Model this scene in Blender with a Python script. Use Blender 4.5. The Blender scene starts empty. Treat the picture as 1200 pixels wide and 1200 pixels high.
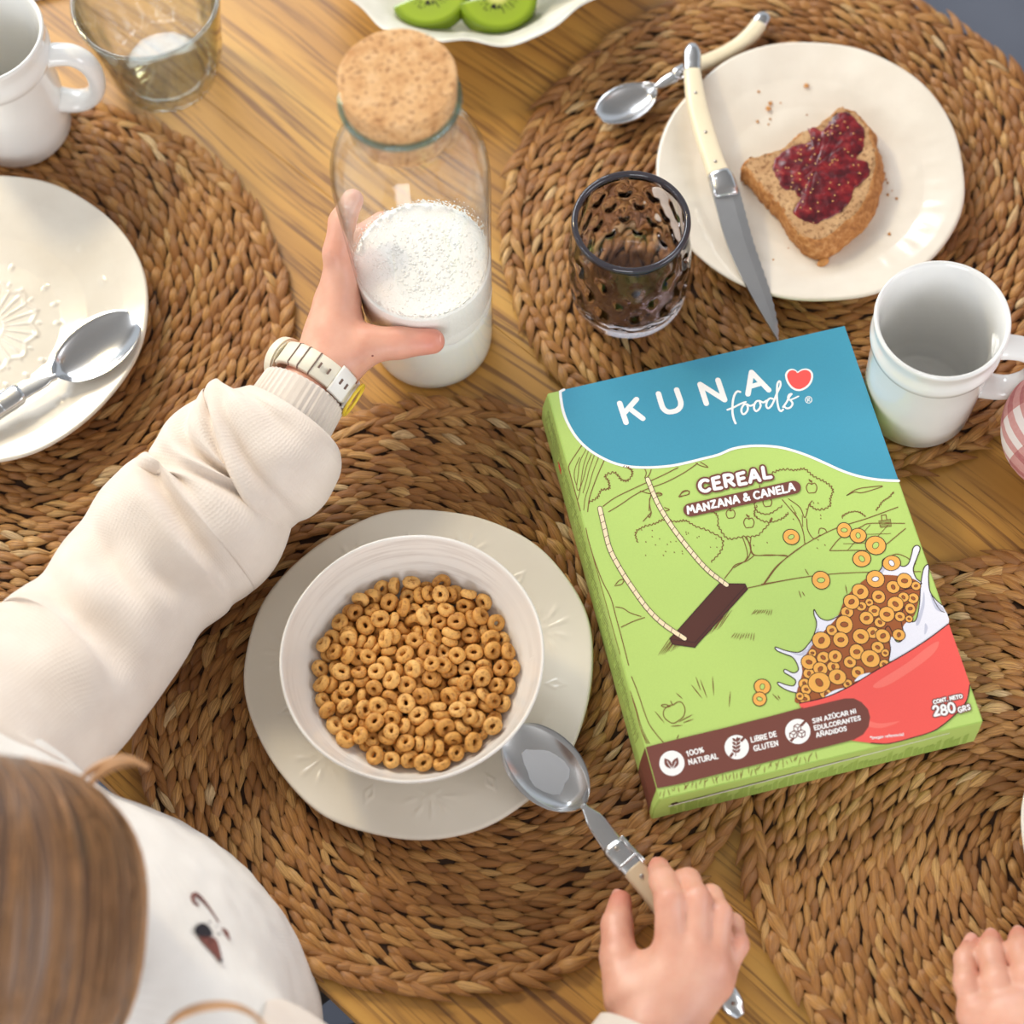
import bpy, bmesh, math, random
import numpy as np
from mathutils import Vector, Matrix, noise as mnoise

S = bpy.context.scene
COL = S.collection
PI = math.pi
rnd = random.Random(7)

# ------------------------------------------------------------------ camera
TILT, ROLL, CAMH, FPX = 0.41973, -0.077938, 1.17, 2400.0
_f = np.array([0, math.sin(TILT), -math.cos(TILT)])
_u0 = np.array([0, math.cos(TILT), math.sin(TILT)])
_r0 = np.array([1.0, 0, 0])
_r = math.cos(ROLL) * _r0 + math.sin(ROLL) * _u0
_u = -math.sin(ROLL) * _r0 + math.cos(ROLL) * _u0
_o = np.array([0, 0, CAMH])
cam_d = bpy.data.cameras.new('camera')
cam = bpy.data.objects.new('camera', cam_d)
COL.objects.link(cam)
cam.matrix_world = Matrix(((_r[0], _u[0], -_f[0], 0), (_r[1], _u[1], -_f[1], 0), (_r[2], _u[2], -_f[2], CAMH), (0, 0, 0, 1)))
cam_d.sensor_width = 36.0
cam_d.lens = 36.0 * FPX / 1200.0
cam_d.clip_start = 0.05
cam_d.dof.use_dof = True
cam_d.dof.focus_distance = 1.235
cam_d.dof.aperture_fstop = 4.1
S.camera = cam

# ------------------------------------------------------------------ world, lights, exposure
W = bpy.data.worlds.new('world')
S.world = W
W.use_nodes = True
bg = W.node_tree.nodes['Background']
bg.inputs[0].default_value = (0.86, 0.93, 1.0, 1)
bg.inputs[1].default_value = 0.80


def area_light(name, loc, target, sx, sy, power, color):
    l = bpy.data.lights.new(name, 'AREA')
    l.shape = 'RECTANGLE'
    l.size, l.size_y, l.energy, l.color = sx, sy, power, color
    o = bpy.data.objects.new(name, l)
    COL.objects.link(o)
    o.location = loc
    o.rotation_euler = (Vector(target) - Vector(loc)).to_track_quat('-Z', 'Y').to_euler()
    return o


area_light('window_daylight', (-0.9, 2.7, 1.60), (0, 0.5, 0), 1.9, 1.1, 74, (0.92, 0.96, 1.0))
area_light('side_window_daylight', (-2.5, 0.3, 1.30), (0, 0.5, 0), 1.2, 1.2, 14, (0.93, 0.97, 1.0))
area_light('right_fill_light', (2.3, -0.5, 1.5), (0.1, 0.45, 0), 1.6, 1.3, 34, (0.98, 0.98, 1.0))  # unseen soft fill, added to brighten the right and near side
area_light('rear_window_daylight', (-0.8, -2.2, 1.2), (-0.1, 0.5, 0.05), 1.6, 1.2, 42, (0.96, 0.98, 1.0))
area_light('pendant_lamp', (-0.80, 1.45, 1.00), (-0.2, 0.6, 0), 0.16, 0.16, 7.0, (1.0, 0.80, 0.42))
S.view_settings.view_transform = 'Standard'
S.view_settings.look = 'None'
S.view_settings.gamma = 1
S.view_settings.use_curve_mapping = False
S.view_settings.exposure = -0.01
S.cycles.use_denoising = True
S.cycles.max_bounces = 10
S.cycles.transparent_max_bounces = 24
S.cycles.sample_clamp_indirect = 6.0


# ------------------------------------------------------------------ helpers
def P(px, py, z=0.0):
    """the point at height z that the photograph shows at (px, py)"""
    d = _f + _r * (px - 600) / FPX - _u * (py - 600) / FPX
    p = _o + d * ((z - _o[2]) / d[2])
    return Vector(p)


def proj(p):
    d = np.asarray(p, float) - _o
    z = d @ _f
    return np.stack([600 + FPX * (d @ _r) / z, 600 - FPX * (d @ _u) / z], -1)


def lin(r, g, b):
    def c(v):
        v /= 255.0
        return v / 12.92 if v <= 0.04045 else ((v + 0.055) / 1.055) ** 2.4
    return (c(r), c(g), c(b), 1.0)


class NT:
    """tiny node builder"""
    def __init__(s, name):
        s.m = bpy.data.materials.new(name)
        s.m.use_nodes = True
        s.t = s.m.node_tree
        s.b = s.t.nodes['Principled BSDF']
        s.out = s.t.nodes['Material Output']

    def n(s, kind, **kw):
        nd = s.t.nodes.new(kind)
        for k, v in kw.items():
            if k == 'ins':
                for i, val in v.items():
                    if hasattr(val, 'bl_idname') or isinstance(val, bpy.types.NodeSocket):
                        s.t.links.new(val if isinstance(val, bpy.types.NodeSocket) else val.outputs[0], nd.inputs[i])
                    else:
                        nd.inputs[i].default_value = val
            else:
                setattr(nd, k, v)
        return nd

    def l(s, a, b):
        s.t.links.new(a, b)

    def noise(s, scale, detail=3, vec=None, rough=0.5):
        nd = s.n('ShaderNodeTexNoise')
        nd.inputs['Scale'].default_value = scale
        nd.inputs['Detail'].default_value = detail
        nd.inputs['Roughness'].default_value = rough
        if vec is not None:
            s.l(vec, nd.inputs['Vector'])
        return nd.outputs['Fac']

    def ramp(s, fac, stops, interp='LINEAR'):
        nd = s.n('ShaderNodeValToRGB')
        cr = nd.color_ramp
        cr.interpolation = interp
        while len(cr.elements) < len(stops):
            cr.elements.new(0.5)
        for e, (p, c) in zip(cr.elements, stops):
            e.position = p
            e.color = c
        s.l(fac, nd.inputs[0])
        return nd.outputs[0]

    def mix(s, fac, a, b, mode='MIX'):
        nd = s.n('ShaderNodeMix', data_type='RGBA', blend_type=mode)
        for sock, v in ((nd.inputs[0], fac), (nd.inputs[6], a), (nd.inputs[7], b)):
            if isinstance(v, bpy.types.NodeSocket):
                s.l(v, sock)
            else:
                sock.default_value = v
        return nd.outputs[2]

    def math(s, op, a, b=0.0):
        nd = s.n('ShaderNodeMath', operation=op)
        for sock, v in ((nd.inputs[0], a), (nd.inputs[1], b)):
            if isinstance(v, bpy.types.NodeSocket):
                s.l(v, sock)
            else:
                sock.default_value = v
        return nd.outputs[0]

    def coords(s, which='Object', scale=(1, 1, 1), rot=(0, 0, 0)):
        tc = s.n('ShaderNodeTexCoord')
        mp = s.n('ShaderNodeMapping')
        mp.inputs['Scale'].default_value = scale
        mp.inputs['Rotation'].default_value = rot
        s.l(tc.outputs[which], mp.inputs['Vector'])
        return mp.outputs[0]

    def bump(s, h, strength=0.3, dist=0.001):
        nd = s.n('ShaderNodeBump')
        nd.inputs['Strength'].default_value = strength
        nd.inputs['Distance'].default_value = dist
        s.l(h, nd.inputs['Height'])
        s.l(nd.outputs[0], s.b.inputs['Normal'])

    def set(s, **kw):
        for k, v in kw.items():
            k = k.replace('_', ' ')
            sock = s.b.inputs[k]
            if isinstance(v, bpy.types.NodeSocket):
                s.l(v, sock)
            else:
                sock.default_value = v
        return s


def simple(name, col, rough=0.5, metal=0.0, var=0.06, scale=30.0, **kw):
    t = NT(name)
    f = t.noise(scale, 3, t.coords())
    dark = tuple(c * (1 - var) for c in col[:3]) + (1,)
    lite = tuple(min(1, c * (1 + var)) for c in col[:3]) + (1,)
    t.set(Base_Color=t.ramp(f, [(0.3, dark), (0.7, lite)]), Roughness=rough, Metallic=metal, **kw)
    return t.m


def obj(name, me, mat=None, parent=None, loc=None, rot=None):
    o = bpy.data.objects.new(name, me)
    COL.objects.link(o)
    if mat is not None and not me.materials:
        for m in (mat if isinstance(mat, (list, tuple)) else [mat]):
            me.materials.append(m)
    if parent is not None:
        o.parent = parent
    if loc is not None:
        o.location = loc
    if rot is not None:
        o.rotation_euler = rot
    return o


def tag(o, label, cat, group=None, kind=None):
    if label:
        o['label'] = label
    if cat:
        o['category'] = cat
    if group:
        o['group'] = group
    if kind:
        o['kind'] = kind
    return o


def thing(name, label, cat, loc=(0, 0, 0), rz=0.0, group=None):
    o = bpy.data.objects.new(name, None)
    o.empty_display_size = 0.02
    COL.objects.link(o)
    o.location = loc
    o.rotation_euler = (0, 0, rz)
    return tag(o, label, cat, group)


def mesh(name, verts, faces, smooth=True, uv=None, attr=None):
    me = bpy.data.meshes.new(name)
    me.from_pydata([tuple(map(float, v)) for v in verts], [], [tuple(map(int, f)) for f in faces])
    if smooth:
        me.polygons.foreach_set('use_smooth', [True] * len(me.polygons))
    if uv is not None:
        lay = me.uv_layers.new(name='UVMap')
        idx = np.empty(len(me.loops), int)
        me.loops.foreach_get('vertex_index', idx)
        lay.data.foreach_set('uv', np.asarray(uv, float)[idx].ravel())
    if attr is not None:
        for k, vals in attr.items():
            a = me.attributes.new(k, 'FLOAT', 'POINT')
            a.data.foreach_set('value', np.asarray(vals, float))
    me.update()
    return me


def grid_faces(nu, nv, wrap_u=False):
    """faces of an (nu x nv) vertex grid, index i*nv+j"""
    f = []
    for i in range(nu if wrap_u else nu - 1):
        a, b = i * nv, ((i + 1) % nu) * nv
        for j in range(nv - 1):
            f.append((a + j, b + j, b + j + 1, a + j + 1))
    return f


def lathe(name, prof, n=96, wob=None, zwob=None, caps=True):
    """surface of revolution of (r, z) points; wob(theta, r, z) scales r"""
    verts, uv = [], []
    m = len(prof)
    ln = [0.0]
    for a, b in zip(prof, prof[1:]):
        ln.append(ln[-1] + math.hypot(b[0] - a[0], b[1] - a[1]))
    for i in range(n):
        th = 2 * PI * i / n
        c, s_ = math.cos(th), math.sin(th)
        for j, (r, z) in enumerate(prof):
            rr = r * (wob(th, r, z) if wob else 1.0)
            zz = z + (zwob(th, r, z) if zwob else 0.0)
            verts.append((rr * c, rr * s_, zz))
            uv.append((i / n, ln[j]))
    f = grid_faces(n, m, True)
    me = mesh(name, verts, f, True, uv)
    bm = bmesh.new()
    bm.from_mesh(me)
    bmesh.ops.remove_doubles(bm, verts=bm.verts, dist=1e-6)
    bmesh.ops.recalc_face_normals(bm, faces=bm.faces)
    bm.to_mesh(me)
    bm.free()
    return me


def smooth_pts(pts, n, closed=False):
    """Catmull-Rom resample of a polyline (any dimension) to n points"""
    p = np.asarray(pts, float)
    if closed:
        q = np.vstack([p[-1], p, p[0], p[1]])
        segs = len(p)
    else:
        q = np.vstack([2 * p[0] - p[1], p, 2 * p[-1] - p[-2]])
        segs = len(p) - 1
    t = np.linspace(0, segs, n, endpoint=not closed)
    k = np.minimum(t.astype(int), segs - 1)
    u = (t - k)[:, None]
    a, b, c, d = q[k], q[k + 1], q[k + 2], q[k + 3]
    return 0.5 * ((2 * b) + (-a + c) * u + (2 * a - 5 * b + 4 * c - d) * u ** 2 + (-a + 3 * b - 3 * c + d) * u ** 3)


def frames(c):
    c = np.asarray(c, float)
    t = np.gradient(c, axis=0)
    t /= np.linalg.norm(t, axis=1)[:, None]
    return t


def tube(name, pts, rad, seg=12, up=(0, 0, 1), flat=1.0, n=None, caps=True, disp=None, wide=None):
    """tube along pts (radius list); the section axis b is level (width), a is up (height*flat)"""
    c = np.asarray(pts, float)
    r = np.asarray(rad, float) if np.ndim(rad) else np.full(len(c), float(rad))
    if n:
        c, r = smooth_pts(c, n), smooth_pts(r[:, None], n)[:, 0]
    T = frames(c)
    upv = np.asarray(up, float)
    verts, uv = [], []
    ln = np.r_[0, np.cumsum(np.linalg.norm(np.diff(c, axis=0), axis=1))]
    for i in range(len(c)):
        b = np.cross(T[i], upv)
        b /= np.linalg.norm(b) + 1e-9
        a = np.cross(b, T[i])
        for j in range(seg + 1):
            ph = 2 * PI * j / seg
            rr = r[i]
            if disp is not None:
                rr = rr + disp(i / (len(c) - 1), ph, ln[i])
            verts.append(c[i] + b * math.cos(ph) * rr + a * math.sin(ph) * rr * flat)
            uv.append((j / seg, ln[i]))
    f = grid_faces(len(c), seg + 1)
    if caps:
        f.append(tuple(range(seg))[::-1])
        o = (len(c) - 1) * (seg + 1)
        f.append(tuple(range(o, o + seg)))
    me = mesh(name, verts, f, True, uv)
    bm = bmesh.new()
    bm.from_mesh(me)
    bmesh.ops.remove_doubles(bm, verts=bm.verts, dist=1e-7)
    bmesh.ops.recalc_face_normals(bm, faces=bm.faces)
    bm.to_mesh(me)
    bm.free()
    return me


def slab(name, outline, z0, z1, bevel=0.0, smooth=False):
    """closed outline (x, y) extruded from z0 to z1"""
    bm = bmesh.new()
    lo = [bm.verts.new((x, y, z0)) for x, y in outline]
    hi = [bm.verts.new((x, y, z1)) for x, y in outline]
    n = len(outline)
    bm.faces.new(lo[::-1])
    bm.faces.new(hi)
    for i in range(n):
        bm.faces.new((lo[i], lo[(i + 1) % n], hi[(i + 1) % n], hi[i]))
    bmesh.ops.recalc_face_normals(bm, faces=bm.faces)
    if bevel:
        ed = [e for e in bm.edges if len(e.link_faces) == 2 and e.calc_face_angle(0) > 0.6]
        bmesh.ops.bevel(bm, geom=ed, offset=bevel, segments=2, affect='EDGES', profile=0.6)
    me = bpy.data.meshes.new(name)
    bm.to_mesh(me)
    bm.free()
    if smooth:
        me.polygons.foreach_set('use_smooth', [True] * len(me.polygons))
    return me


def join_meshes(name, parts, smooth=True):
    """parts: list of (verts, faces) -> one mesh"""
    V, F, o = [], [], 0
    for v, f in parts:
        V.extend(v)
        F.extend([tuple(i + o for i in q) for q in f])
        o += len(v)
    return mesh(name, V, F, smooth)


def fbm(x, y, z=0.0, sc=1.0):
    return mnoise.noise(Vector((x * sc, y * sc, z * sc)))
# ------------------------------------------------------------------ table, floor
ED, EN = np.array([0.69, -0.724]) / math.hypot(.69, .724), np.array([0.724, 0.69]) / math.hypot(.69, .724)   # along / across the boards


def TB(t, n, z=0.0):
    return Vector((ED[0] * t + EN[0] * n, ED[1] * t + EN[1] * n, z))


t = NT('oak')
co = t.coords('Object', (1, 1, 1))
wob = t.n('ShaderNodeTexNoise', ins={'Scale': 3.0, 'Detail': 2.0})
t.l(co, wob.inputs['Vector'])
wv = t.n('ShaderNodeVectorMath', operation='MULTIPLY_ADD')
t.l(wob.outputs['Color'], wv.inputs[0])
wv.inputs[1].default_value = (0.0, 0.05, 0.0)
t.l(co, wv.inputs[2])
def _st(sc):
    mp = t.n('ShaderNodeMapping')
    mp.inputs['Scale'].default_value = sc
    t.l(wv.outputs[0], mp.inputs['Vector'])
    return mp.outputs[0]
broad = t.noise(1.0, 4, _st((1.6, 26, 1)), 0.6)
pores = t.noise(1.0, 3, _st((9, 330, 1)), 0.6)
rings = t.n('ShaderNodeTexWave', wave_type='BANDS', bands_direction='Y', wave_profile='SAW')
rings.inputs['Scale'].default_value = 15.0
rings.inputs['Distortion'].default_value = 5.0
rings.inputs['Detail'].default_value = 3.0
rings.inputs['Detail Scale'].default_value = 0.8
t.l(_st((0.22, 1.0, 1)), rings.inputs['Vector'])
c1 = t.ramp(broad, [(0.28, lin(170, 120, 56)), (0.52, lin(194, 143, 68)), (0.75, lin(212, 164, 82))])
c2 = t.mix(t.ramp(rings.outputs['Fac'], [(0.0, (0, 0, 0, 1)), (0.66, (0.05,) * 3 + (1,)), (0.93, (0.38,) * 3 + (1,)), (1.0, (0, 0, 0, 1))]), c1, lin(128, 86, 46))
pf = t.ramp(pores, [(0.52, (0, 0, 0, 1)), (0.63, (0.8, 0.8, 0.8, 1))])
c3 = t.mix(pf, c2, lin(112, 72, 40))
t.set(Base_Color=c3, Roughness=0.42)
t.bump(pores, 0.15, 0.0006)
M_OAK = t.m

t = NT('dark_floor')
f = t.noise(2.2, 4, t.coords())
t.set(Base_Color=t.ramp(f, [(0.3, lin(62, 66, 78)), (0.7, lin(92, 96, 108))]), Roughness=0.55)
M_FLOOR = t.m

fl = obj('floor', mesh('floor', [(-3, -3, 0), (3, -3, 0), (3, 4, 0), (-3, 4, 0)], [(0, 1, 2, 3)], False), M_FLOOR, loc=(0, 0, -0.74))
fl['kind'] = 'structure'

ce = obj('ceiling', mesh('ceiling', [(-3, -3, 0), (-3, 4, 0), (3, 4, 0), (3, -3, 0)], [(0, 1, 2, 3)], False), simple('ceiling_paint', lin(196, 190, 182), 0.9), loc=(0, 0, 1.92))
ce['kind'] = 'structure'

T0, T1, N0, N1 = -1.15, 0.25, 0.0695, 0.832
table = thing('dining_table', 'golden oak dining table with lengthwise grain under the breakfast setting', 'table', TB((T0 + T1) / 2, (N0 + N1) / 2, -0.74), math.atan2(ED[1], ED[0]))
LT, WT = T1 - T0, N1 - N0
NPL = 4
for k in range(NPL):
    y0, y1 = -WT / 2 + WT * k / NPL, -WT / 2 + WT * (k + 1) / NPL
    me = slab('board', [(-LT / 2, y0 + .0001), (LT / 2, y0 + .0001), (LT / 2, y1 - .0001), (-LT / 2, y1 - .0001)], 0.710, 0.740, 0.0004 if 0 < k < NPL - 1 else 0.0008)
    obj('board', me, M_OAK, table)
for sx in (-1, 1):
    for sy in (-1, 1):
        cx, cy = sx * (LT / 2 - .07), sy * (WT / 2 - .07)
        prof = [(.022, 0), (.026, .01), (.034, .5), (.036, .71), (0, .71)]
        obj('leg', lathe('leg', [(0, 0)] + prof, 20), M_OAK, table, (cx, cy, 0))
obj('apron', slab('apron', [(-LT / 2 + .08, -WT / 2 + .06), (LT / 2 - .08, -WT / 2 + .06), (LT / 2 - .08, WT / 2 - .06), (-LT / 2 + .08, WT / 2 - .06)], 0.65, 0.7099), M_OAK, table)

# ------------------------------------------------------------------ seagrass mats
t = NT('seagrass')
tn = t.n('ShaderNodeAttribute', attribute_name='tone')
uvn = t.n('ShaderNodeUVMap', uv_map='UVMap')
cmb = t.n('ShaderNodeCombineXYZ')
sep = t.n('ShaderNodeSeparateXYZ')
t.l(uvn.outputs[0], sep.inputs[0])
t.l(t.math('MULTIPLY', sep.outputs[0], 1.6), cmb.inputs[0])
t.l(t.math('MULTIPLY', sep.outputs[1], 14.0), cmb.inputs[1])
t.l(t.math('MULTIPLY', tn.outputs['Fac'], 91.0), cmb.inputs[2])
fib = t.noise(1.0, 3, cmb.outputs[0], 0.6)
base = t.ramp(tn.outputs['Fac'], [(0.0, lin(150, 98, 48)), (0.25, lin(178, 122, 64)), (0.6, lin(203, 150, 84)), (0.85, lin(222, 178, 112)), (1.0, lin(234, 204, 154))])
t.set(Base_Color=t.mix(t.ramp(fib, [(0.38, (0.8,) * 3 + (1,)), (0.60, (0, 0, 0, 1))]), base, lin(140, 92, 48)), Roughness=0.40)
t.bump(fib, 0.9, 0.0010)
M_GRASS = t.m
M_GAPSHADE = simple('gap_shade', lin(58, 35, 18), 0.9)  # dark disc colour standing for the shade in the gaps between strands

NL, NC = 7, 5


def strand_verts(L, Wd, H, bend, twist, rg):
    """a leaf-like bulge of one twisted ply, lying along x"""
    v, uv = [], []
    for i in range(NL):
        s_ = i / (NL - 1)
        x = (s_ - .5) * L
        w = Wd * .5 * max(0.07, math.sin(PI * s_ ** .92) ** 1.05)
        zc = H * (math.sin(PI * s_) ** .9) * .72 + .0012 * (s_ - .5)
        yc = bend * (math.sin(PI * s_) - .5) + twist * (s_ - .5) ** 3 * 8 * Wd * .25
        for j in range(NC):
            a = PI * j / (NC - 1)
            cr = 0.16 * w * rg[(j * 5 + i // 3) % len(rg)]
            v.append((x, yc + math.cos(a) * w, zc + (math.sin(a) ** 1.3 if 0 < math.sin(a) else 0) * w * .70 - .0012 + cr))
            uv.append((s_, j / (NC - 1)))
    return np.array(v), np.array(uv)


STF = [(i * NC + j, (i + 1) * NC + j, (i + 1) * NC + j + 1, i * NC + j + 1) for i in range(NL - 1) for j in range(NC - 1)]
_rg = random.Random(11)
VARIANTS = []
for k in range(14):
    g = [_rg.uniform(-1, 1) for _ in range(13)]
    VARIANTS.append(strand_verts(.0225 * _rg.uniform(.8, 1.25), .0062 * _rg.uniform(.72, 1.2), .0042 * _rg.uniform(.8, 1.2), _rg.uniform(-.0008, .0010), _rg.uniform(.3, 1.2), g))
TONES = [min(1, max(0, _rg.gauss(.5, .30))) for _ in range(14)]
VMESH = {}


def vmesh(k):
    if k not in VMESH:
        v, uv = VARIANTS[k]
        VMESH[k] = mesh('strand', v, STF, True, uv, {'tone': [TONES[k]] * len(v)})
        VMESH[k].materials.append(M_GRASS)
    return VMESH[k]


HIDE = [((-.0621, .4161), .100), ((.214, .7426), .098), ((-.3306, .6757), .103), ((.2578, .572), .036), ((.0866, .668), .034), ((-.0426, .649), .04)]


def covered(w):
    for (cx, cy), r in HIDE:
        if math.hypot(w[0] - cx, w[1] - cy) < r:
            return True
    q = proj(w)
    if not (2 < q[0] < 1198 and 2 < q[1] < 1198):
        return True
    x, y = q
    if 640 < x < 1155 and 380 < y < 960:
        u = (x - 641 - (y - 461) * .278)
        v = y - 461 + u * .232
        if -12 < u < 384 and -4 < v < 498:
            return True
    if x < 420 and y > 430 and y > 470 + (300 - x) * .62 - 30 and y < 470 + (420 - x) * 1.12 + 80 and x < 395:
        return True
    if 700 < x < 870 and 1010 < y:
        return True
    return x < 180 and y > 860


def woven_mat(center, R, label, seed, rings=29, fill=0.0):
    rg = random.Random(seed)
    root = thing('woven_placemat', label, 'placemat', (center[0], center[1], 0), 0, 'round seagrass placemats on the table')
    pitch = R / (rings + .3)
    obj('gap_shade_disc', lathe('gap_shade_disc', [(0, .0003), (R - .005, .0003), (R - .003, .0017), (R - .005, .0028), (0, .0028)], 80, lambda th, r, z: 1 + .01 * math.sin(3 * th + seed)), M_GAPSHADE, root)  # added dark disc, painted shade showing between the strands
    items = []
    for k in range(1, rings + 1):
        r = k * pitch - pitch * .15
        if r < fill:
            continue
        n = max(6, int(2 * PI * r / .0098))
        off = rg.random() * 6.28
        edge = k >= rings - 1
        for i in range(n):
            th = off + 2 * PI * (i + rg.uniform(-.18, .18)) / n
            rr = r * (1 + .010 * math.sin(3 * th + seed) * (k / rings)) + rg.gauss(0, .0005)
            lean = -math.radians(rg.gauss(22, 7)) * (1 if not edge else (1.1 if k == rings else -.6))
            sc = rg.uniform(.84, 1.22) * (1.12 if edge else 1)
            z = .0026 + rg.uniform(-.0004, .0007)
            items.append((rr * math.cos(th), rr * math.sin(th), z, th + PI / 2 + lean, sc, rg.randrange(14), rg.gauss(0, .2), rg.gauss(-.07, .06)))
    # the strands one can pick apart best are parts of their own, the rest one joined part
    vis = []
    for q, it in enumerate(items):
        w = (center[0] + it[0], center[1] + it[1], .006)
        if not covered(w):
            dpt = (np.asarray(w) - _o) @ _f
            vis.append((dpt - .0, q))
    vis.sort()
    single = set(q for _, q in vis[:300])
    V, U, A, F = [], [], [], []
    o = 0
    for q, (x, y, z, a, sc, k, dt, pit) in enumerate(items):
        if q in single:
            ob = bpy.data.objects.new('strand', vmesh(k))
            ob.parent = root
            ob.location = (x, y, z)
            ob.rotation_euler = (0, pit, a)
            ob.scale = (sc, sc, sc)
            COL.objects.link(ob)
            continue
        v, uv = VARIANTS[k]
        c, s_ = math.cos(a), math.sin(a)
        w = v * sc
        V.append(np.stack([x + w[:, 0] * c - w[:, 1] * s_, y + w[:, 0] * s_ + w[:, 1] * c, z + w[:, 2] - w[:, 0] * pit], 1))
        U.append(uv)
        A.append(np.full(len(v), min(1, max(0, TONES[k] + dt))))
        F.append(np.array(STF) + o)
        o += len(v)
    st = obj('woven_strands', mesh('woven_strands', np.vstack(V), np.vstack(F), True, np.vstack(U), {'tone': np.hstack(A)}), M_GRASS, root)
    st['kind'] = 'stuff'
    return root


woven_mat((-.0465, .4125), .1885, 'round seagrass placemat under the white bowl of cereal rings', 3)
woven_mat((.205, .715), .1965, 'round seagrass placemat under the plate of toast and the smoked glass', 4)
woven_mat((-.326, .668), .1930, 'round seagrass placemat under the embossed plate with a resting spoon', 5)
woven_mat((.2995, .2865), .1805, 'round seagrass placemat under the box corner and the resting child fingertips', 6)
# ------------------------------------------------------------------ glazes
def glaze(name, c0, c1, scale=14, rough=0.22, streak=0.0, speck=0.0):
    t = NT(name)
    f = t.noise(scale, 4, t.coords())
    col = t.ramp(f, [(0.3, c0), (0.7, c1)])
    if streak:
        uvn = t.n('ShaderNodeUVMap', uv_map='UVMap')
        mp = t.n('ShaderNodeMapping')
        mp.inputs['Scale'].default_value = (5, 190, 1)
        t.l(uvn.outputs[0], mp.inputs[0])
        s_ = t.noise(1.0, 4, mp.outputs[0], 0.65)
        big = t.noise(22, 2, t.coords())
        m = t.math('MULTIPLY', t.ramp(s_, [(0.46, (0, 0, 0, 1)), (0.75, (1, 1, 1, 1))]), t.ramp(big, [(0.4, (0.15,) * 3 + (1,)), (0.65, (1, 1, 1, 1))]))
        col = t.mix(t.math('MULTIPLY', m, streak), col, lin(158, 142, 130))
    if speck:
        sp = t.noise(900, 1, t.coords())
        col = t.mix(t.math('MULTIPLY', t.ramp(sp, [(0.70, (0, 0, 0, 1)), (0.76, (1, 1, 1, 1))]), speck), col, lin(176, 160, 140))
    t.set(Base_Color=col, Roughness=rough, Coat_Weight=0.25, Coat_Roughness=0.1)
    t.bump(t.noise(60, 2, t.coords()), 0.06, 0.002)
    return t.m


M_BOWL = glaze('white_bowl_glaze', lin(226, 220, 212), lin(236, 231, 225), 10, 0.25, streak=0.55)
M_PLATE = glaze('cream_stoneware', lin(222, 213, 198), lin(230, 222, 208), 9, 0.30)
M_PLATE2 = glaze('ivory_glaze', lin(226, 216, 201), lin(236, 228, 214), 30, 0.16, speck=0.12)
M_MUG = glaze('white_mug_glaze', lin(228, 227, 224), lin(238, 237, 234), 12, 0.12)


def plate_mesh(name, R, prof, seed, relief=None, nth=360, nr=70, wobble=.010, zw=.0012, thick=.0045):
    rg = random.Random(seed)
    ph = [rg.uniform(0, 6.28) for _ in range(6)]
    th = np.arange(nth) * 2 * PI / nth
    rim = 1 + wobble * (np.sin(3 * th + ph[0]) * .5 + np.sin(5 * th + ph[1]) * .35 + np.sin(8 * th + ph[2]) * .3 + np.sin(13 * th + ph[5]) * .12)
    zrim = zw * (np.sin(2 * th + ph[3]) + .7 * np.sin(5 * th + ph[4]))
    pr = np.asarray(prof, float)
    s_ = np.linspace(0.0, 1.0, nr) ** .85
    V = []
    for sgn in (1, -1):
        ss = s_ if sgn > 0 else s_[::-4]
        for q in ss:
            r = q * R * (1 + (rim - 1) * q ** 3)
            z = np.interp(q, pr[:, 0], pr[:, 1]) + zrim * q ** 3
            x, y = r * np.cos(th), r * np.sin(th)
            if sgn > 0:
                if relief is not None:
                    z = z + relief(r, th)
                if q == 1.0:
                    z = z - .0006
            else:
                foot = .0 if q > .62 or q < .5 else -.0
                z = np.maximum(z - thick * (1 - .35 * q ** 8), 0.0) + foot
                if q == 1.0:
                    x, y = x * 1.0, y * 1.0
            V.append(np.stack([x, y, np.broadcast_to(z, x.shape)], 1))
        if sgn > 0:       # rounded lip
            r = R * rim * 1.006
            z = np.interp(1, pr[:, 0], pr[:, 1]) + zrim - .0019
            V.append(np.stack([r * np.cos(th), r * np.sin(th), z], 1))
    m = len(V)
    verts = np.stack(V, 1).reshape(-1, 3)
    me = mesh(name, verts, grid_faces(nth, m, True), True)
    bm = bmesh.new()
    bm.from_mesh(me)
    bmesh.ops.remove_doubles(bm, verts=bm.verts, dist=2e-6)
    bmesh.ops.recalc_face_normals(bm, faces=bm.faces)
    bm.to_mesh(me)
    bm.free()
    return me


def bead(d2, s):
    return np.exp(-d2 / (2 * s * s))


def flower_relief(r, th, nf=7, rc=.0835, amp=.0006):
    """pressed flower heads round the rim, a small leaf between each pair"""
    x, y = r * np.cos(th), r * np.sin(th)
    h = np.zeros_like(th)
    if np.max(r) < .060:
        return h
    for k in range(nf):
        a = 2 * PI * (k + .28) / nf
        ex, ey = math.cos(a), math.sin(a)
        u = x * ex + y * ey - (rc - .006)
        v = -x * ey + y * ex
        d, an = np.hypot(u, v), np.arctan2(v, u)
        pet = np.maximum(0, np.cos(an * 9.0)) ** 1.5 * np.exp(-((d - .0115) / .0042) ** 2) * (np.abs(an) < 1.85)
        pet2 = np.maximum(0, np.cos(an * 6.0)) ** 3 * np.exp(-((d - .0055) / .0018) ** 2) * (np.abs(an) < 2.2)
        h += amp * pet + amp * .8 * pet2 + amp * 1.0 * bead(d * d, .0018)
        a += PI / nf
        ex, ey = math.cos(a), math.sin(a)
        u = x * ex + y * ey - rc + .002
        v = -x * ey + y * ex
        lf = (np.abs(v) / .0032 + np.abs(u) / .0062)
        h += amp * np.exp(-((lf - .8) / .30) ** 2) * (lf < 1.6)
    return h


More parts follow.
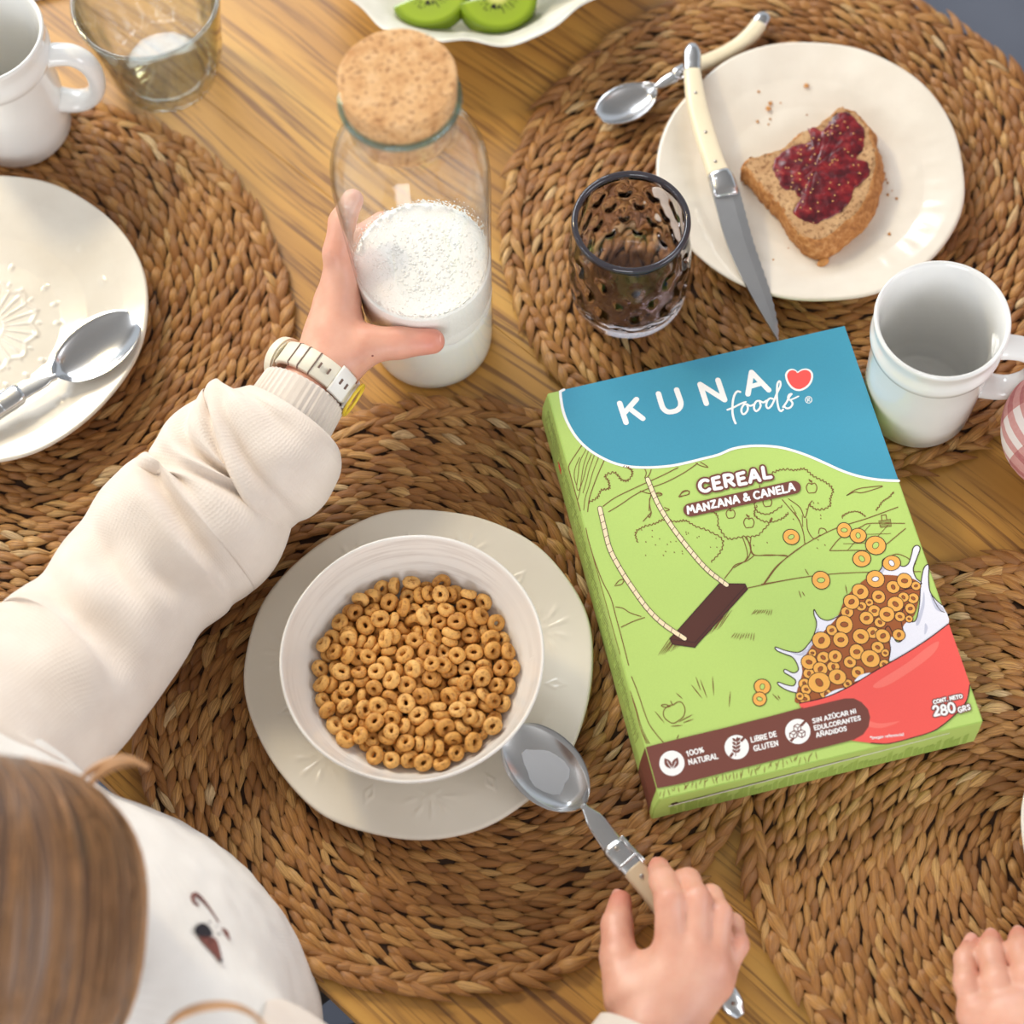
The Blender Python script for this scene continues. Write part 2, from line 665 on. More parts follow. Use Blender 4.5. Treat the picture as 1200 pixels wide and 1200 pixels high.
def lace_relief(r, th):
    h = np.zeros_like(th)
    rm = float(np.mean(r))
    if rm > .05:
        h += .00022 * np.maximum(0, np.cos(th * 30)) * np.exp(-((rm - .083) / .006) ** 2)
        h += .00025 * np.maximum(0, np.cos(th * 15 + 1)) ** 2 * np.exp(-((rm - .070) / .004) ** 2)
    return h


def medallion_relief(r, th):
    rm = float(np.mean(r))
    h = np.zeros_like(th)
    if rm < .055:
        h += .0009 * np.maximum(0, np.cos(th * 24)) ** 2 * np.exp(-((rm - .021) / .0085) ** 4)
        h += .0007 * np.exp(-((rm - .0105) / .0014) ** 2)
        h += .0008 * np.maximum(0, np.cos(th * 22)) ** 4 * np.exp(-((rm - .0335) / .0014) ** 2)
        h += .0008 * np.exp(-((rm - .0310 - .002 * np.cos(th * 12)) / .0012) ** 2)
    h += .0012 * np.maximum(0, np.cos(th * 20)) ** 6 * np.exp(-((rm - .046) / .0016) ** 2) * (np.cos(th * 5) > -.2)
    h += .0008 * np.maximum(0, np.cos(th * 16)) ** 4 * np.exp(-((rm - .080) / .0025) ** 2) * (np.cos(th * 4) > 0)
    return h


pl = tag(obj('saucer_plate', plate_mesh('saucer_plate', .1035, [(0, .004), (.5, .0045), (.62, .006), (.8, .0105), (1, .0135)], 2, flower_relief, 720, 84, .015), M_PLATE, loc=(-.0621, .4161, .0088)),
         'cream plate with pressed flowers round its rim, under the cereal bowl', 'plate', 'stoneware plates')
pl2 = tag(obj('dinner_plate', plate_mesh('dinner_plate', .1008, [(0, .004), (.55, .0045), (.75, .008), (.92, .013), (1, .0150)], 5, lace_relief, 360, 70, .012), M_PLATE2, loc=(.2140, .7426, .0088)),
          'ivory plate holding the slice of toast with red jam', 'plate', 'stoneware plates')
pl3 = tag(obj('deep_plate', plate_mesh('deep_plate', .1062, [(0, .0045), (.45, .005), (.62, .008), (.85, .0165), (1, .0205)], 9, medallion_relief, 480, 110, .010), M_PLATE2, loc=(-.3306, .6757, .0088), rot=(0, 0, .3)),
          'ivory plate embossed with a rayed medallion, a bare spoon lying in it', 'plate', 'stoneware plates')
tag(obj('side_plate', plate_mesh('side_plate', .075, [(0, .004), (.55, .0045), (.75, .008), (1, .0140)], 12, None, 160, 40, .010), M_PLATE2, loc=(.3500, .2830, .0088)),
    'ivory plate just showing its edge beside the child hand on the mat', 'plate', 'stoneware plates')

# ------------------------------------------------------------------ cereal bowl
BC = (-.0636, .406)
BZ = .0134


def bowl_wob(th, r, z):
    return 1 + .006 * (math.sin(2 * th + 1) + .6 * math.sin(3 * th + 2.2) + .3 * math.sin(7 * th)) * (z / .06)


prof = [(0, .0), (.030, .0), (.033, .0015), (.035, .004), (.046, .010), (.058, .020), (.067, .033), (.0725, .046), (.0748, .054), (.0755, .0568), (.0748, .0580), (.0738, .0574),
        (.0727, .054), (.0704, .046), (.0652, .034), (.0590, .0265), (.0480, .0208), (.030, .0184), (.012, .0180), (0, .0180)]
bp = smooth_pts(prof, 70)
bp[0, 0] = bp[-1, 0] = 0
bowl = obj('cereal_bowl', lathe('cereal_bowl', [tuple(q) for q in bp], 144, bowl_wob, lambda th, r, z: .0012 * math.sin(2 * th + .4) * (z / .057)), M_BOWL, loc=(BC[0], BC[1], BZ))
tag(bowl, 'white glazed bowl full of cereal rings on the cream plate', 'bowl')

# ------------------------------------------------------------------ cereal rings (settled positions)
t = NT('cereal')
f = t.noise(420, 4, t.coords(), 0.6)
oi = t.n('ShaderNodeObjectInfo')
base = t.ramp(oi.outputs['Random'], [(0.0, lin(198, 138, 64)), (0.5, lin(218, 160, 80)), (1.0, lin(230, 178, 102))])
t.set(Base_Color=t.mix(t.ramp(f, [(0.50, (0, 0, 0, 1)), (0.68, (0.75,) * 3 + (1,))]), base, lin(146, 84, 34)), Roughness=0.62)
t.bump(f, 0.6, 0.0006)
M_CEREAL = t.m


def cereal_mesh(seed):
    rg = random.Random(seed)
    nu, nv = 16, 8
    p = [rg.uniform(0, 6.28) for _ in range(4)]
    R0, mr = .00330, .00212
    V = []
    for i in range(nu):
        a = 2 * PI * i / nu
        rr = 1 + .07 * math.sin(2 * a + p[0]) + .02 * math.sin(3 * a + p[1])
        for j in range(nv):
            b = 2 * PI * j / nv
            w = mr * (1 + .06 * math.sin(2 * a + p[2] + b) + .05 * rg.uniform(-1, 1))
            V.append(((R0 * rr + w * math.cos(b)) * math.cos(a), (R0 * rr + w * math.cos(b)) * math.sin(a), w * math.sin(b) * 1.22))
    F = [(i * nv + j, ((i + 1) % nu) * nv + j, ((i + 1) % nu) * nv + (j + 1) % nv, i * nv + (j + 1) % nv) for i in range(nu) for j in range(nv)]
    me = mesh('cereal_ring', V, F, True)
    me.materials.append(M_CEREAL)
    return me


RINGS = [(-33.8,-20.7,24.7,-0.53,0.96,-2.3,1.05),
(-12.4,-38.9,22.3,3.09,0.12,0.89,0.95),
(-21.7,-33.2,22.2,0.13,-0.03,2.81,1.07),
(-13.6,-25.4,21.0,0.01,-0.06,-2.07,0.91),
(1.5,-32.8,21.3,0.11,0.06,2.69,0.96),
(12.5,-31.3,21.4,0.04,0.12,2.27,1.04),
(16.2,-47.9,25.0,0.42,-2.87,0.86,1.06),
(26.5,-44.6,25.7,0.29,0.37,2.8,1.09),
(-45.8,-8.6,23.7,-3.0,0.25,0.79,1.01),
(-28.1,-5.8,23.5,-0.35,-2.01,-1.28,1.05),
(-24.1,-22.6,21.3,-0.12,0.02,-0.61,1.09),
(-10.5,-15.1,20.6,-0.02,-0.01,-1.17,1.09),
(-2.0,-22.1,20.7,0.02,0.0,2.95,0.97),
(8.9,-21.2,20.7,0.02,-3.14,0.43,0.99),
(15.7,-21.9,23.3,-0.37,1.03,-0.63,1.05),
(43.2,-14.3,23.4,3.07,-0.23,-0.06,1.0),
(-37.4,-2.2,21.9,-0.01,0.13,-0.02,0.92),
(-26.9,1.0,20.9,-0.04,0.0,-1.54,1.08),
(-17.1,-3.6,20.6,0.02,0.02,1.02,0.98),
(-6.3,-4.8,20.4,0.0,-0.0,2.73,0.93),
(2.6,-12.2,20.5,-0.01,0.01,0.88,0.97),
(13.4,-11.3,20.6,0.02,0.01,-2.86,0.91),
(25.0,-23.8,21.5,-0.05,-0.12,-0.36,1.08),
(32.6,-16.2,21.8,-0.1,0.09,1.88,0.93),
(-40.6,13.9,22.6,-0.12,-0.04,-2.2,0.9),
(-29.6,11.5,21.2,0.07,-0.08,2.05,1.09),
(-11.8,6.1,20.5,-0.01,0.0,-1.76,0.96),
(-1.1,4.7,20.4,0.0,0.0,-0.02,1.02),
(7.0,-2.4,20.5,0.01,-0.01,-2.26,0.97),
(17.7,-0.7,20.6,-0.02,0.01,2.21,0.97),
(25.9,-7.6,20.9,-0.04,0.0,1.31,1.08),
(36.4,-6.0,21.8,-0.02,-0.13,-0.05,1.05),
(-33.1,21.8,22.2,0.12,0.06,0.55,0.97),
(-22.5,19.7,21.1,-0.06,0.06,-1.29,1.07),
(-12.0,17.0,20.6,-0.02,-0.02,2.99,1.05),
(-1.1,15.5,20.5,-0.02,-0.0,3.12,1.07),
(9.3,13.0,20.5,-0.01,-0.02,1.33,0.98),
(19.7,10.0,20.7,-0.02,-0.01,1.76,0.99),
(27.9,3.1,20.9,0.05,-0.03,-0.93,1.08),
(36.2,9.9,21.9,0.13,-0.05,-0.94,0.99),
(-41.9,27.0,24.7,-0.44,-3.14,0.99,0.97),
(-11.9,24.6,25.6,-0.06,0.02,-2.35,1.02),
(-15.5,28.1,21.3,-0.08,3.06,1.32,1.04),
(6.7,23.8,20.7,0.01,0.02,-1.41,1.0),
(17.0,20.6,20.8,0.03,-0.02,0.0,0.92),
(29.8,27.9,22.3,0.01,-0.13,0.68,1.1),
(28.0,16.8,21.4,-0.1,0.09,2.66,0.94),
(38.1,20.7,22.7,-0.13,0.04,2.35,1.02),
(-26.2,30.2,22.2,-3.02,-0.05,1.09,0.97),
(-1.6,51.3,25.4,-0.4,0.25,-2.59,0.91),
(-5.1,41.7,22.5,0.03,-0.13,1.49,0.95),
(2.1,33.7,21.4,-0.1,0.08,-2.52,0.98),
(12.9,33.6,21.7,0.09,0.1,-1.17,0.91),
(23.3,36.6,22.7,-0.0,-0.13,1.07,0.92),
(33.0,39.6,25.5,-0.31,-0.37,1.61,1.0),
(39.6,31.1,24.9,-0.2,-0.42,1.12,0.98),
(-44.1,-19.5,24.2,0.04,0.36,0.6,0.91),
(-9.5,-44.6,28.5,-0.04,-0.32,-1.81,0.96),
(-26.8,-38.5,28.6,-0.37,-0.25,-1.15,0.95),
(-7.8,-29.7,23.5,-0.98,-0.48,-2.79,1.07),
(2.6,-35.4,26.4,-0.11,-0.06,-0.43,1.09),
(12.3,-39.5,27.2,0.17,0.15,1.68,1.08),
(8.4,-41.3,22.5,0.13,3.11,-0.03,1.08),
(35.4,-38.4,25.9,-0.22,0.43,1.83,1.0),
(-50.4,15.7,26.2,0.17,-2.69,-0.67,0.94),
(-31.2,-14.4,21.5,0.12,3.1,-1.49,1.03),
(-23.2,-28.1,26.5,-0.1,-0.08,-1.36,0.94),
(-13.6,-20.1,25.5,0.0,0.04,1.15,1.08),
(-2.9,-18.8,25.3,-0.0,-0.02,-1.6,0.94),
(19.6,-37.5,25.1,-0.7,-1.03,0.97,1.02),
(21.6,-26.9,27.0,0.04,2.35,0.57,1.02),
(34.8,-28.1,23.1,-0.17,0.1,1.44,0.92),
(-39.6,-2.5,27.0,-0.12,-3.06,1.07,1.05),
(-37.2,-12.1,24.8,2.13,0.34,1.35,1.0),
(-19.3,-11.3,23.2,0.96,0.01,-0.79,1.04),
(-9.4,-9.9,25.2,-0.0,0.02,1.23,1.01),
(1.3,-9.0,25.3,-0.1,-0.13,-0.5,1.06),
(13.2,-8.3,25.5,0.11,0.16,2.55,0.92),
(23.0,-14.2,23.4,0.91,0.18,-0.66,0.94),
(32.5,-11.4,26.2,-0.05,0.12,2.4,1.04),
(-40.7,16.8,27.5,0.12,0.01,1.48,0.92),
(-36.0,5.2,24.5,1.84,0.12,-0.51,0.98),
(-17.8,-1.4,25.3,0.02,-0.0,1.95,1.04),
(-0.9,1.5,25.1,0.0,0.0,1.21,0.93),
(9.4,3.4,24.3,0.09,0.49,1.3,0.98),
(19.6,0.4,25.3,0.01,-0.02,-0.67,1.04),
(30.3,-0.8,25.8,0.05,0.07,-2.56,0.94),
(46.9,-4.4,24.0,-0.0,0.34,2.72,0.96),
(-35.4,30.9,25.9,2.01,0.46,-1.02,1.0),
(-21.3,7.9,23.1,-2.25,-0.01,1.82,1.07),
(-15.2,14.2,25.3,-0.02,0.03,-2.38,1.0),
(-4.7,16.6,25.3,-0.02,-0.01,3.01,1.07),
(5.7,13.5,25.2,0.02,0.01,-1.0,1.0),
(16.3,10.7,25.3,-0.02,-0.0,2.0,0.92),
(32.7,9.9,26.3,0.14,-0.05,-0.76,1.08),
(40.2,2.8,24.8,-0.69,-0.59,2.52,0.99),
(-27.7,31.1,27.2,-0.06,-0.11,2.79,0.93),
(-19.3,25.5,28.0,-2.27,-0.42,-1.08,1.01),
(-7.5,34.7,24.1,-2.38,0.8,-0.97,0.99),
(-5.1,25.5,20.8,-0.03,0.0,-2.72,0.9),
(13.8,21.3,25.5,-0.03,0.02,-2.99,0.96),
(28.4,28.3,27.0,0.01,-0.13,0.66,0.93),
(25.0,17.7,25.8,-0.11,-0.07,1.38,0.98),
(50.2,5.8,25.0,-0.03,2.67,0.04,0.96),
(-22.6,49.0,29.6,-1.3,-0.03,2.43,1.09),
(-15.4,44.8,24.0,-0.33,-0.01,-2.91,0.91),
(-17.6,35.0,24.5,0.43,-0.54,-1.85,0.96),
(-1.7,47.4,29.0,0.06,0.4,-1.43,0.91),
(10.7,33.1,26.3,0.08,0.11,-1.31,0.98),
(20.9,36.3,27.2,0.11,-0.08,0.06,0.97),
(5.3,43.5,23.3,3.14,0.02,-0.59,0.96),
(35.5,20.1,27.0,3.07,-0.12,1.04,0.94),
(-37.9,-29.2,24.1,0.09,0.34,0.94,0.96),
(-20.7,-45.0,24.6,2.85,0.32,0.35,1.07),
(-30.6,-29.5,25.1,-2.8,1.2,0.37,1.08),
(-4.9,-35.1,27.5,1.16,-0.22,-1.7,1.01),
(2.1,-55.8,31.0,0.37,0.14,-0.39,1.02),
(19.8,-43.3,31.9,-1.03,-2.3,-0.23,0.95),
(-2.3,-42.9,22.6,3.01,0.01,-0.01,1.09),
(26.0,-34.4,22.6,3.02,0.04,0.97,0.9),
(-44.5,-12.1,28.5,0.06,0.28,0.48,1.0),
(-23.6,-18.2,28.2,0.91,0.37,-1.05,1.01),
(-25.1,-30.5,31.6,-0.11,0.06,-0.18,1.0),
(-14.1,-25.3,30.1,-0.36,-0.38,2.19,1.09),
(-5.5,-19.4,30.0,-0.03,0.0,-0.42,1.02),
(6.1,-25.1,25.4,3.06,-0.27,0.86,0.92),
(9.5,-15.4,27.6,2.31,-0.51,1.88,0.92),
(39.5,-23.1,25.6,0.45,-1.05,-2.78,1.02),
(-39.9,-8.1,32.1,-0.07,0.2,-0.16,0.9),
(-30.7,-3.4,31.4,-0.62,0.48,0.69,0.98),
(-22.3,-13.9,25.7,-0.5,-0.86,1.41,1.06),
(-11.2,-10.2,29.9,0.0,-0.02,-1.77,0.99),
(-0.8,-7.6,29.7,0.11,0.12,2.78,1.1),
(10.2,-5.7,29.6,-0.19,0.06,0.64,0.99),
(29.3,-21.8,26.5,-0.03,-0.13,-0.45,0.97),
(39.2,-17.7,30.2,1.0,-0.2,2.33,0.92),
(-46.4,15.3,32.3,0.13,0.65,-3.11,0.99),
(-31.6,11.4,26.1,3.06,0.07,-1.23,0.98),
(-20.7,-5.1,30.1,0.02,3.13,-1.26,1.04),
(-8.0,0.2,27.5,0.82,-0.53,-1.05,1.02),
(-3.1,8.5,27.9,1.06,-1.27,-2.33,1.07),
(19.5,-0.6,30.0,0.01,0.02,-2.89,1.0),
(30.4,-1.2,30.5,-0.03,0.08,2.8,0.98),
(40.2,0.1,28.7,0.79,-0.43,0.37,0.92),
(-37.7,25.6,30.7,0.1,0.92,-2.09,1.05),
(-31.4,21.1,29.4,-2.29,-0.75,-1.59,0.96),
(-13.2,7.4,27.8,1.11,0.42,0.16,0.99),
(-5.1,17.6,30.0,-0.0,0.02,-1.4,1.03),
(5.3,14.1,29.9,-0.0,0.02,-2.18,1.01),
(17.4,10.1,30.0,3.14,-0.02,0.88,0.94),
(46.0,8.9,31.1,-2.5,0.63,-0.08,1.03),
(50.0,-2.2,30.5,-0.3,-0.43,0.43,0.93),
(-42.7,34.2,29.9,2.96,-0.63,-0.38,1.08),
(-26.3,19.9,28.7,0.29,-1.05,-0.9,1.1),
(1.1,31.9,28.7,-1.37,2.75,-0.02,1.1),
(7.1,24.0,28.0,-0.93,-0.81,1.01,1.0),
(20.1,27.2,24.3,-0.56,1.08,0.06,0.97),
(27.0,28.7,31.6,0.06,0.12,-1.89,1.01),
(45.4,16.3,31.9,-0.45,-0.93,2.56,1.05),
(42.6,12.2,25.3,0.74,-0.26,2.14,0.94),
(-35.9,41.0,27.2,-0.35,-2.75,-0.09,1.03),
(-9.6,54.4,30.3,-2.06,0.88,0.96,0.97),
(-12.0,44.1,28.4,0.28,0.17,-0.27,0.98),
(1.4,38.3,29.1,-0.99,-0.28,2.62,0.91),
(11.7,39.8,29.6,-0.85,0.2,0.15,1.04),
(31.3,38.2,29.6,-2.69,-0.19,-0.32,0.97),
(15.9,44.1,23.9,-0.22,2.92,0.2,1.01),
(35.5,29.2,31.3,-0.05,-1.03,-3.0,1.01),
(-42.4,-37.6,29.0,-2.9,0.64,0.97,1.07),
(-10.7,-49.1,24.9,-0.37,0.28,0.41,1.05),
(-33.4,-37.0,31.6,0.88,-0.34,-1.61,1.05),
(-15.7,-35.8,26.9,0.11,-0.04,3.13,1.09),
(5.2,-44.8,30.3,-1.16,0.08,1.53,1.07),
(21.0,-51.4,30.4,0.28,-0.32,2.23,0.93),
(4.4,-50.9,25.3,-0.14,-0.47,-1.18,1.07),
(15.7,-36.8,33.6,-2.66,-0.75,1.24,1.08),
(-45.7,4.5,23.5,2.95,0.16,-0.91,0.94),
(-39.2,-27.1,29.2,0.13,0.36,0.96,0.96),
(-30.2,-21.4,31.0,0.36,-0.34,1.72,1.05),
(-5.9,-20.6,34.7,0.03,-0.01,3.01,1.08),
(2.8,-25.7,29.4,0.18,-0.22,-0.12,0.91),
(12.1,-32.3,28.8,-0.42,-1.22,-1.32,1.05),
(33.8,-31.3,28.6,2.94,-0.26,0.01,1.07),
(53.2,-12.4,27.3,2.62,0.07,1.44,0.99),
(-45.7,6.2,28.3,-2.89,0.01,1.5,0.95),
(-32.3,1.2,33.3,-0.76,-0.04,0.08,0.95),
(-23.8,-9.9,34.6,-0.42,0.78,-2.5,0.95),
(-4.9,-9.7,34.7,-0.04,0.04,1.34,1.07),
(5.4,-16.2,30.6,-0.09,-0.94,0.84,1.05),
(8.7,-6.5,34.4,0.05,0.19,2.19,0.95),
(29.9,-20.3,31.2,-0.03,-0.13,-0.4,1.05),
(31.3,-46.0,31.0,-0.1,0.61,-0.58,1.06),
(-52.7,20.6,32.2,2.68,-0.72,-0.01,0.95),
(-32.2,10.9,30.9,0.01,-3.04,-0.46,1.08),
(-26.6,2.8,27.9,0.17,0.73,-2.16,1.02),
(-10.7,0.6,31.9,0.37,0.89,-2.59,0.91),
(9.0,4.4,29.3,0.08,0.49,1.28,0.98),
(23.4,-7.9,28.3,1.83,-0.04,0.05,0.97),
(28.6,-10.6,33.0,0.82,0.68,0.28,0.94),
(40.2,-5.3,29.6,-0.54,0.73,-2.32,1.03),
(-37.7,21.8,34.4,-0.22,-2.24,-1.92,0.99),
(-27.6,30.4,31.8,-0.03,0.13,-1.07,1.09),
(-22.8,15.9,28.3,-0.34,2.1,-0.95,0.99),
(-11.5,21.5,32.7,-0.82,-0.47,1.0,1.01),
(12.5,19.1,32.5,0.21,-0.84,2.82,1.08),
(21.3,15.8,32.6,-1.05,-0.48,-0.72,0.9),
(33.0,19.1,31.4,0.13,0.03,-1.33,0.96),
(40.4,30.1,33.2,0.02,-2.24,0.1,1.08),
(-47.3,24.9,29.3,-2.35,-0.33,-0.67,1.03),
(-15.8,19.6,35.5,-2.69,-0.83,-0.66,1.07),
(-19.2,36.5,29.0,0.02,-0.68,-1.16,0.91),
(1.9,23.8,27.9,1.12,-0.34,-1.47,1.06),
(16.2,28.9,31.5,0.11,0.04,2.64,0.95),
(26.0,26.7,36.0,0.09,-0.09,-0.03,0.96),
(25.6,7.9,28.0,0.92,0.59,-1.68,0.97),
(43.5,22.1,27.5,-0.98,-0.42,-1.52,1.01),
(-25.5,40.8,24.3,0.02,-2.77,-0.9,1.07),
(0.8,55.6,31.0,0.75,-0.2,2.94,1.03),
(-4.7,39.5,32.9,-0.28,-0.95,0.17,1.04),
(5.4,46.8,31.3,1.04,-0.08,1.51,0.95),
(18.5,54.2,30.2,0.73,-0.44,0.51,1.04),
(34.2,45.2,31.8,1.14,-0.12,2.89,0.98),
(25.7,47.4,26.7,-2.68,-0.12,-0.25,1.07),
(49.2,26.0,30.3,-2.7,-0.18,1.27,1.02),
(-54.5,-12.9,28.4,0.31,-2.6,-0.32,0.93),
(-16.2,-52.4,29.7,-0.23,2.76,-0.4,0.98),
(-24.3,-30.7,36.3,-0.01,-0.12,-2.18,1.03),
(-17.4,-38.8,32.0,0.01,-0.12,-2.06,1.03),
(-0.4,-44.1,30.1,-1.12,0.13,1.67,0.94),
(11.0,-48.2,32.0,-1.16,-0.11,1.5,0.94),
(-5.7,-52.7,29.3,-0.37,-0.83,2.77,1.05),
(44.2,-22.6,33.1,-0.41,-2.27,-0.11,0.92),
(-55.5,6.8,28.5,0.33,-0.53,2.24,1.0),
(-17.8,4.4,32.7,-2.34,-0.14,-0.96,1.06),
(-14.8,-29.0,33.3,0.19,-0.49,1.01,0.94),
(-7.8,-33.5,32.4,-1.0,-0.34,1.11,0.9),
(0.6,-28.3,33.3,-0.27,0.08,2.42,1.09),
(14.3,-28.3,30.8,-1.06,0.87,0.22,1.06),
(21.2,-15.5,28.4,-0.54,0.79,-2.79,1.04),
(49.3,-22.6,26.9,0.18,0.47,3.09,1.05),
(-50.1,-3.5,27.7,0.73,2.97,0.79,1.06),
(-30.5,-11.8,28.6,-1.92,-0.34,1.47,1.0),
(-13.6,-6.4,36.3,0.6,2.85,1.14,1.08),
(-0.9,-0.2,35.4,-2.62,-0.79,-0.33,1.09),
(2.8,-17.2,35.0,0.52,-0.82,0.06,1.04),
(19.0,-17.9,32.0,-0.9,0.21,2.79,1.05),
(30.4,-30.9,32.6,-0.29,-0.15,0.46,0.91),
(46.9,-12.6,29.7,0.39,-0.17,-1.52,0.94),
(-54.8,-3.1,30.3,2.46,0.33,1.36,1.01),
(-42.6,2.5,32.4,-0.08,0.22,-0.32,1.06),
(-26.6,9.6,34.8,-0.07,0.3,-0.48,0.91),
(-5.4,9.1,34.9,-0.52,0.17,1.57,1.08),
(2.1,1.7,32.3,-0.28,-0.88,0.71,1.08),
(10.3,1.0,38.5,0.1,0.17,-3.07,0.91),
(43.0,-37.5,32.1,0.53,-0.02,-0.37,1.04),
(38.7,-8.5,33.1,0.33,-0.83,1.11,1.04),
(-33.3,39.2,30.8,-0.5,0.14,-2.17,0.96),
(-18.4,32.5,35.1,0.12,-0.46,1.41,1.01),
(-14.3,13.0,32.6,1.09,0.41,3.09,0.94),
(0.9,17.5,34.6,0.01,0.02,-1.13,0.99),
(8.0,9.7,34.5,0.15,0.09,0.27,1.08),
(16.4,1.0,34.8,0.04,-0.2,-0.59,0.98),
(35.2,8.5,31.3,-3.03,-0.1,-0.34,1.0),
(55.1,7.7,30.9,0.71,-0.65,2.38,0.97),
(-29.8,47.3,30.6,-1.74,0.37,-0.44,1.04),
(-22.1,-0.3,35.8,0.16,2.83,0.52,1.0),
(-11.2,32.0,31.9,-1.98,0.07,-1.9,0.98),
(-5.7,27.6,28.2,0.81,-2.24,-0.37,1.01),
(7.0,32.1,33.8,2.21,0.35,-1.15,1.02),
(22.6,20.8,33.0,2.03,-0.13,-0.52,1.09),
(25.2,6.2,34.8,2.98,-0.37,1.14,0.96),
(51.7,16.4,26.9,-0.02,0.49,-2.89,0.94),
(-23.1,40.1,31.2,0.77,-0.07,-2.59,0.95),
(-17.1,54.0,28.9,-0.5,2.67,1.0,0.95),
(-12.9,43.1,33.1,-0.19,0.27,-1.93,1.01),
(10.4,47.5,32.2,0.99,-0.37,1.7,0.92),
(22.7,46.2,30.7,0.02,0.48,-2.02,0.94),
(17.7,45.3,34.3,0.06,-0.48,0.94,0.99),
(9.2,52.6,26.5,0.38,0.31,-0.82,0.9),
(42.7,39.8,30.3,-0.74,-2.85,-1.11,0.98),
(-47.9,-28.7,28.3,2.54,-0.11,-1.28,1.08),
(-30.2,-39.8,24.8,0.45,0.03,2.41,0.96),
(-22.0,-21.0,34.5,-2.85,-0.29,0.83,1.02),
(-25.6,-48.9,29.9,-0.1,-0.35,0.56,1.04),
(-7.5,-43.7,32.9,0.27,-0.18,-2.93,1.04),
(4.0,-35.9,33.7,1.92,-0.35,0.51,1.09),
(12.4,-56.6,29.9,-0.58,0.52,0.83,1.0),
(44.0,-31.9,27.1,2.72,-0.29,0.41,0.94),
(-51.8,-19.8,30.6,1.32,0.35,0.59,1.05),
(20.1,35.5,34.1,0.56,-2.95,-0.26,0.93),
(-14.9,-16.0,32.6,-0.42,-1.03,1.66,0.99),
(-15.0,-37.3,36.4,0.05,0.11,1.58,0.91),
(12.2,-23.5,33.0,1.11,2.6,-0.36,0.94),
(23.5,-26.9,34.9,0.32,-0.07,-2.01,0.96),
(25.5,-36.1,30.1,0.68,0.83,1.5,1.02),
(56.3,-2.3,28.7,0.63,-0.16,-1.49,1.08),
(-41.6,-18.3,31.1,2.06,-2.4,0.24,0.91),
(-38.5,11.9,34.5,0.28,0.97,-3.03,1.09)]
_cm = [cereal_mesh(s_) for s_ in range(6)]
for k, (x, y, z, a, b, c, sc) in enumerate(RINGS):
    o = bpy.data.objects.new('cereal_ring', _cm[k % 6])
    COL.objects.link(o)
    o.location = (BC[0] + x * .001, BC[1] + y * .001, BZ + z * .001)
    o.rotation_euler = (a, b, c)
    o.scale = (sc, sc, sc)
    tag(o, 'golden brown cereal ring in the heap inside the white bowl', 'cereal', 'cereal rings heaped in the bowl')


# ------------------------------------------------------------------ mugs
def mug(loc, rz, label):
    root = thing('mug', label, 'mug', loc, rz, 'white mugs')
    pr = [(0, .002), (.026, .002), (.028, 0), (.0325, 0), (.0345, .003), (.0352, .02), (.0362, .055), (.0368, .074), (.0372, .0765), (.0392, .079), (.0398, .084), (.0392, .0885), (.0384, .091), (.0388, .096), (.0396, .1010), (.0400, .1035), (.0394, .1052), (.0380, .1050),
          (.0368, .102), (.0355, .095), (.0345, .085), (.0335, .06), (.0322, .02), (.030, .008), (.024, .0055), (0, .0055)]
    wobm = lambda th, r, z: 1 + .004 * math.sin(3 * th + rz) + .003 * math.sin(2 * th)
    obj('cup', lathe('cup', pr, 96, wobm), M_MUG, root)
    hp = [(.0335, 0, .078), (.043, 0, .080), (.053, 0, .0785), (.0605, 0, .070), (.0630, 0, .056), (.0605, 0, .041), (.053, 0, .0315), (.044, 0, .029), (.0335, 0, .031)]
    me = tube('handle', hp, [.0062, .0058, .0056, .0056, .0056, .0056, .0057, .006, .0066], 18, (0, 1, 0), 1.45, 60)
    obj('handle', me, M_MUG, root)
    return root


mug((.2602, .5735, .0085), math.radians(-12), 'white ribbed-collar mug beside the cereal box corner')
pm = P(-23, 37, .1137)
mug((pm.x, pm.y, .0085), math.radians(-4), 'white mug standing behind the embossed plate, next to the clear tumbler')

# ------------------------------------------------------------------ glass
def thin_glass(name, tint, edge, refl=1.0, rough=0.02, k0=0.62):
    """clear thin walled glass: straight-through transmission, fresnel reflection"""
    t = NT(name)
    tr = t.n('ShaderNodeBsdfTransparent')
    lw = t.n('ShaderNodeLayerWeight')
    lw.inputs['Blend'].default_value = 0.35
    t.l(t.ramp(lw.outputs['Facing'], [(0.0, tint), (k0, tint), (1.0, edge)]), tr.inputs[0])
    gl = t.n('ShaderNodeBsdfGlossy')
    gl.inputs['Roughness'].default_value = rough
    lf = t.n('ShaderNodeLayerWeight')
    lf.inputs['Blend'].default_value = 0.5
    sch = t.math('ADD', t.math('MULTIPLY', t.math('POWER', lf.outputs['Facing'], 5.0), 0.8), 0.035)
    mx = t.n('ShaderNodeMixShader')
    t.l(t.math('MULTIPLY', sch, refl), mx.inputs[0])
    t.l(tr.outputs[0], mx.inputs[1])
    t.l(gl.outputs[0], mx.inputs[2])
    t.l(mx.outputs[0], t.out.inputs['Surface'])
    return t.m


M_CLEAR = thin_glass('clear_glass', (0.995, 0.995, 0.995, 1), (0.76, 0.82, 0.85, 1), 1.0)
M_TUMBLER = thin_glass('tumbler_glass', (0.95, 0.97, 0.965, 1), (0.20, 0.32, 0.30, 1), 2.6, 0.03, 0.30)
M_RIMGLASS = thin_glass('blue_rim_glass', (0.60, 0.80, 0.90, 1), (0.30, 0.55, 0.70, 1), 2.0)

# clear tumbler with facets near its foot
def facet(th, r, z):
    k = max(0.0, 1 - abs(z - .022) / .030)
    return 1 + .045 * k * (abs(math.cos(th * 7)) - .6)


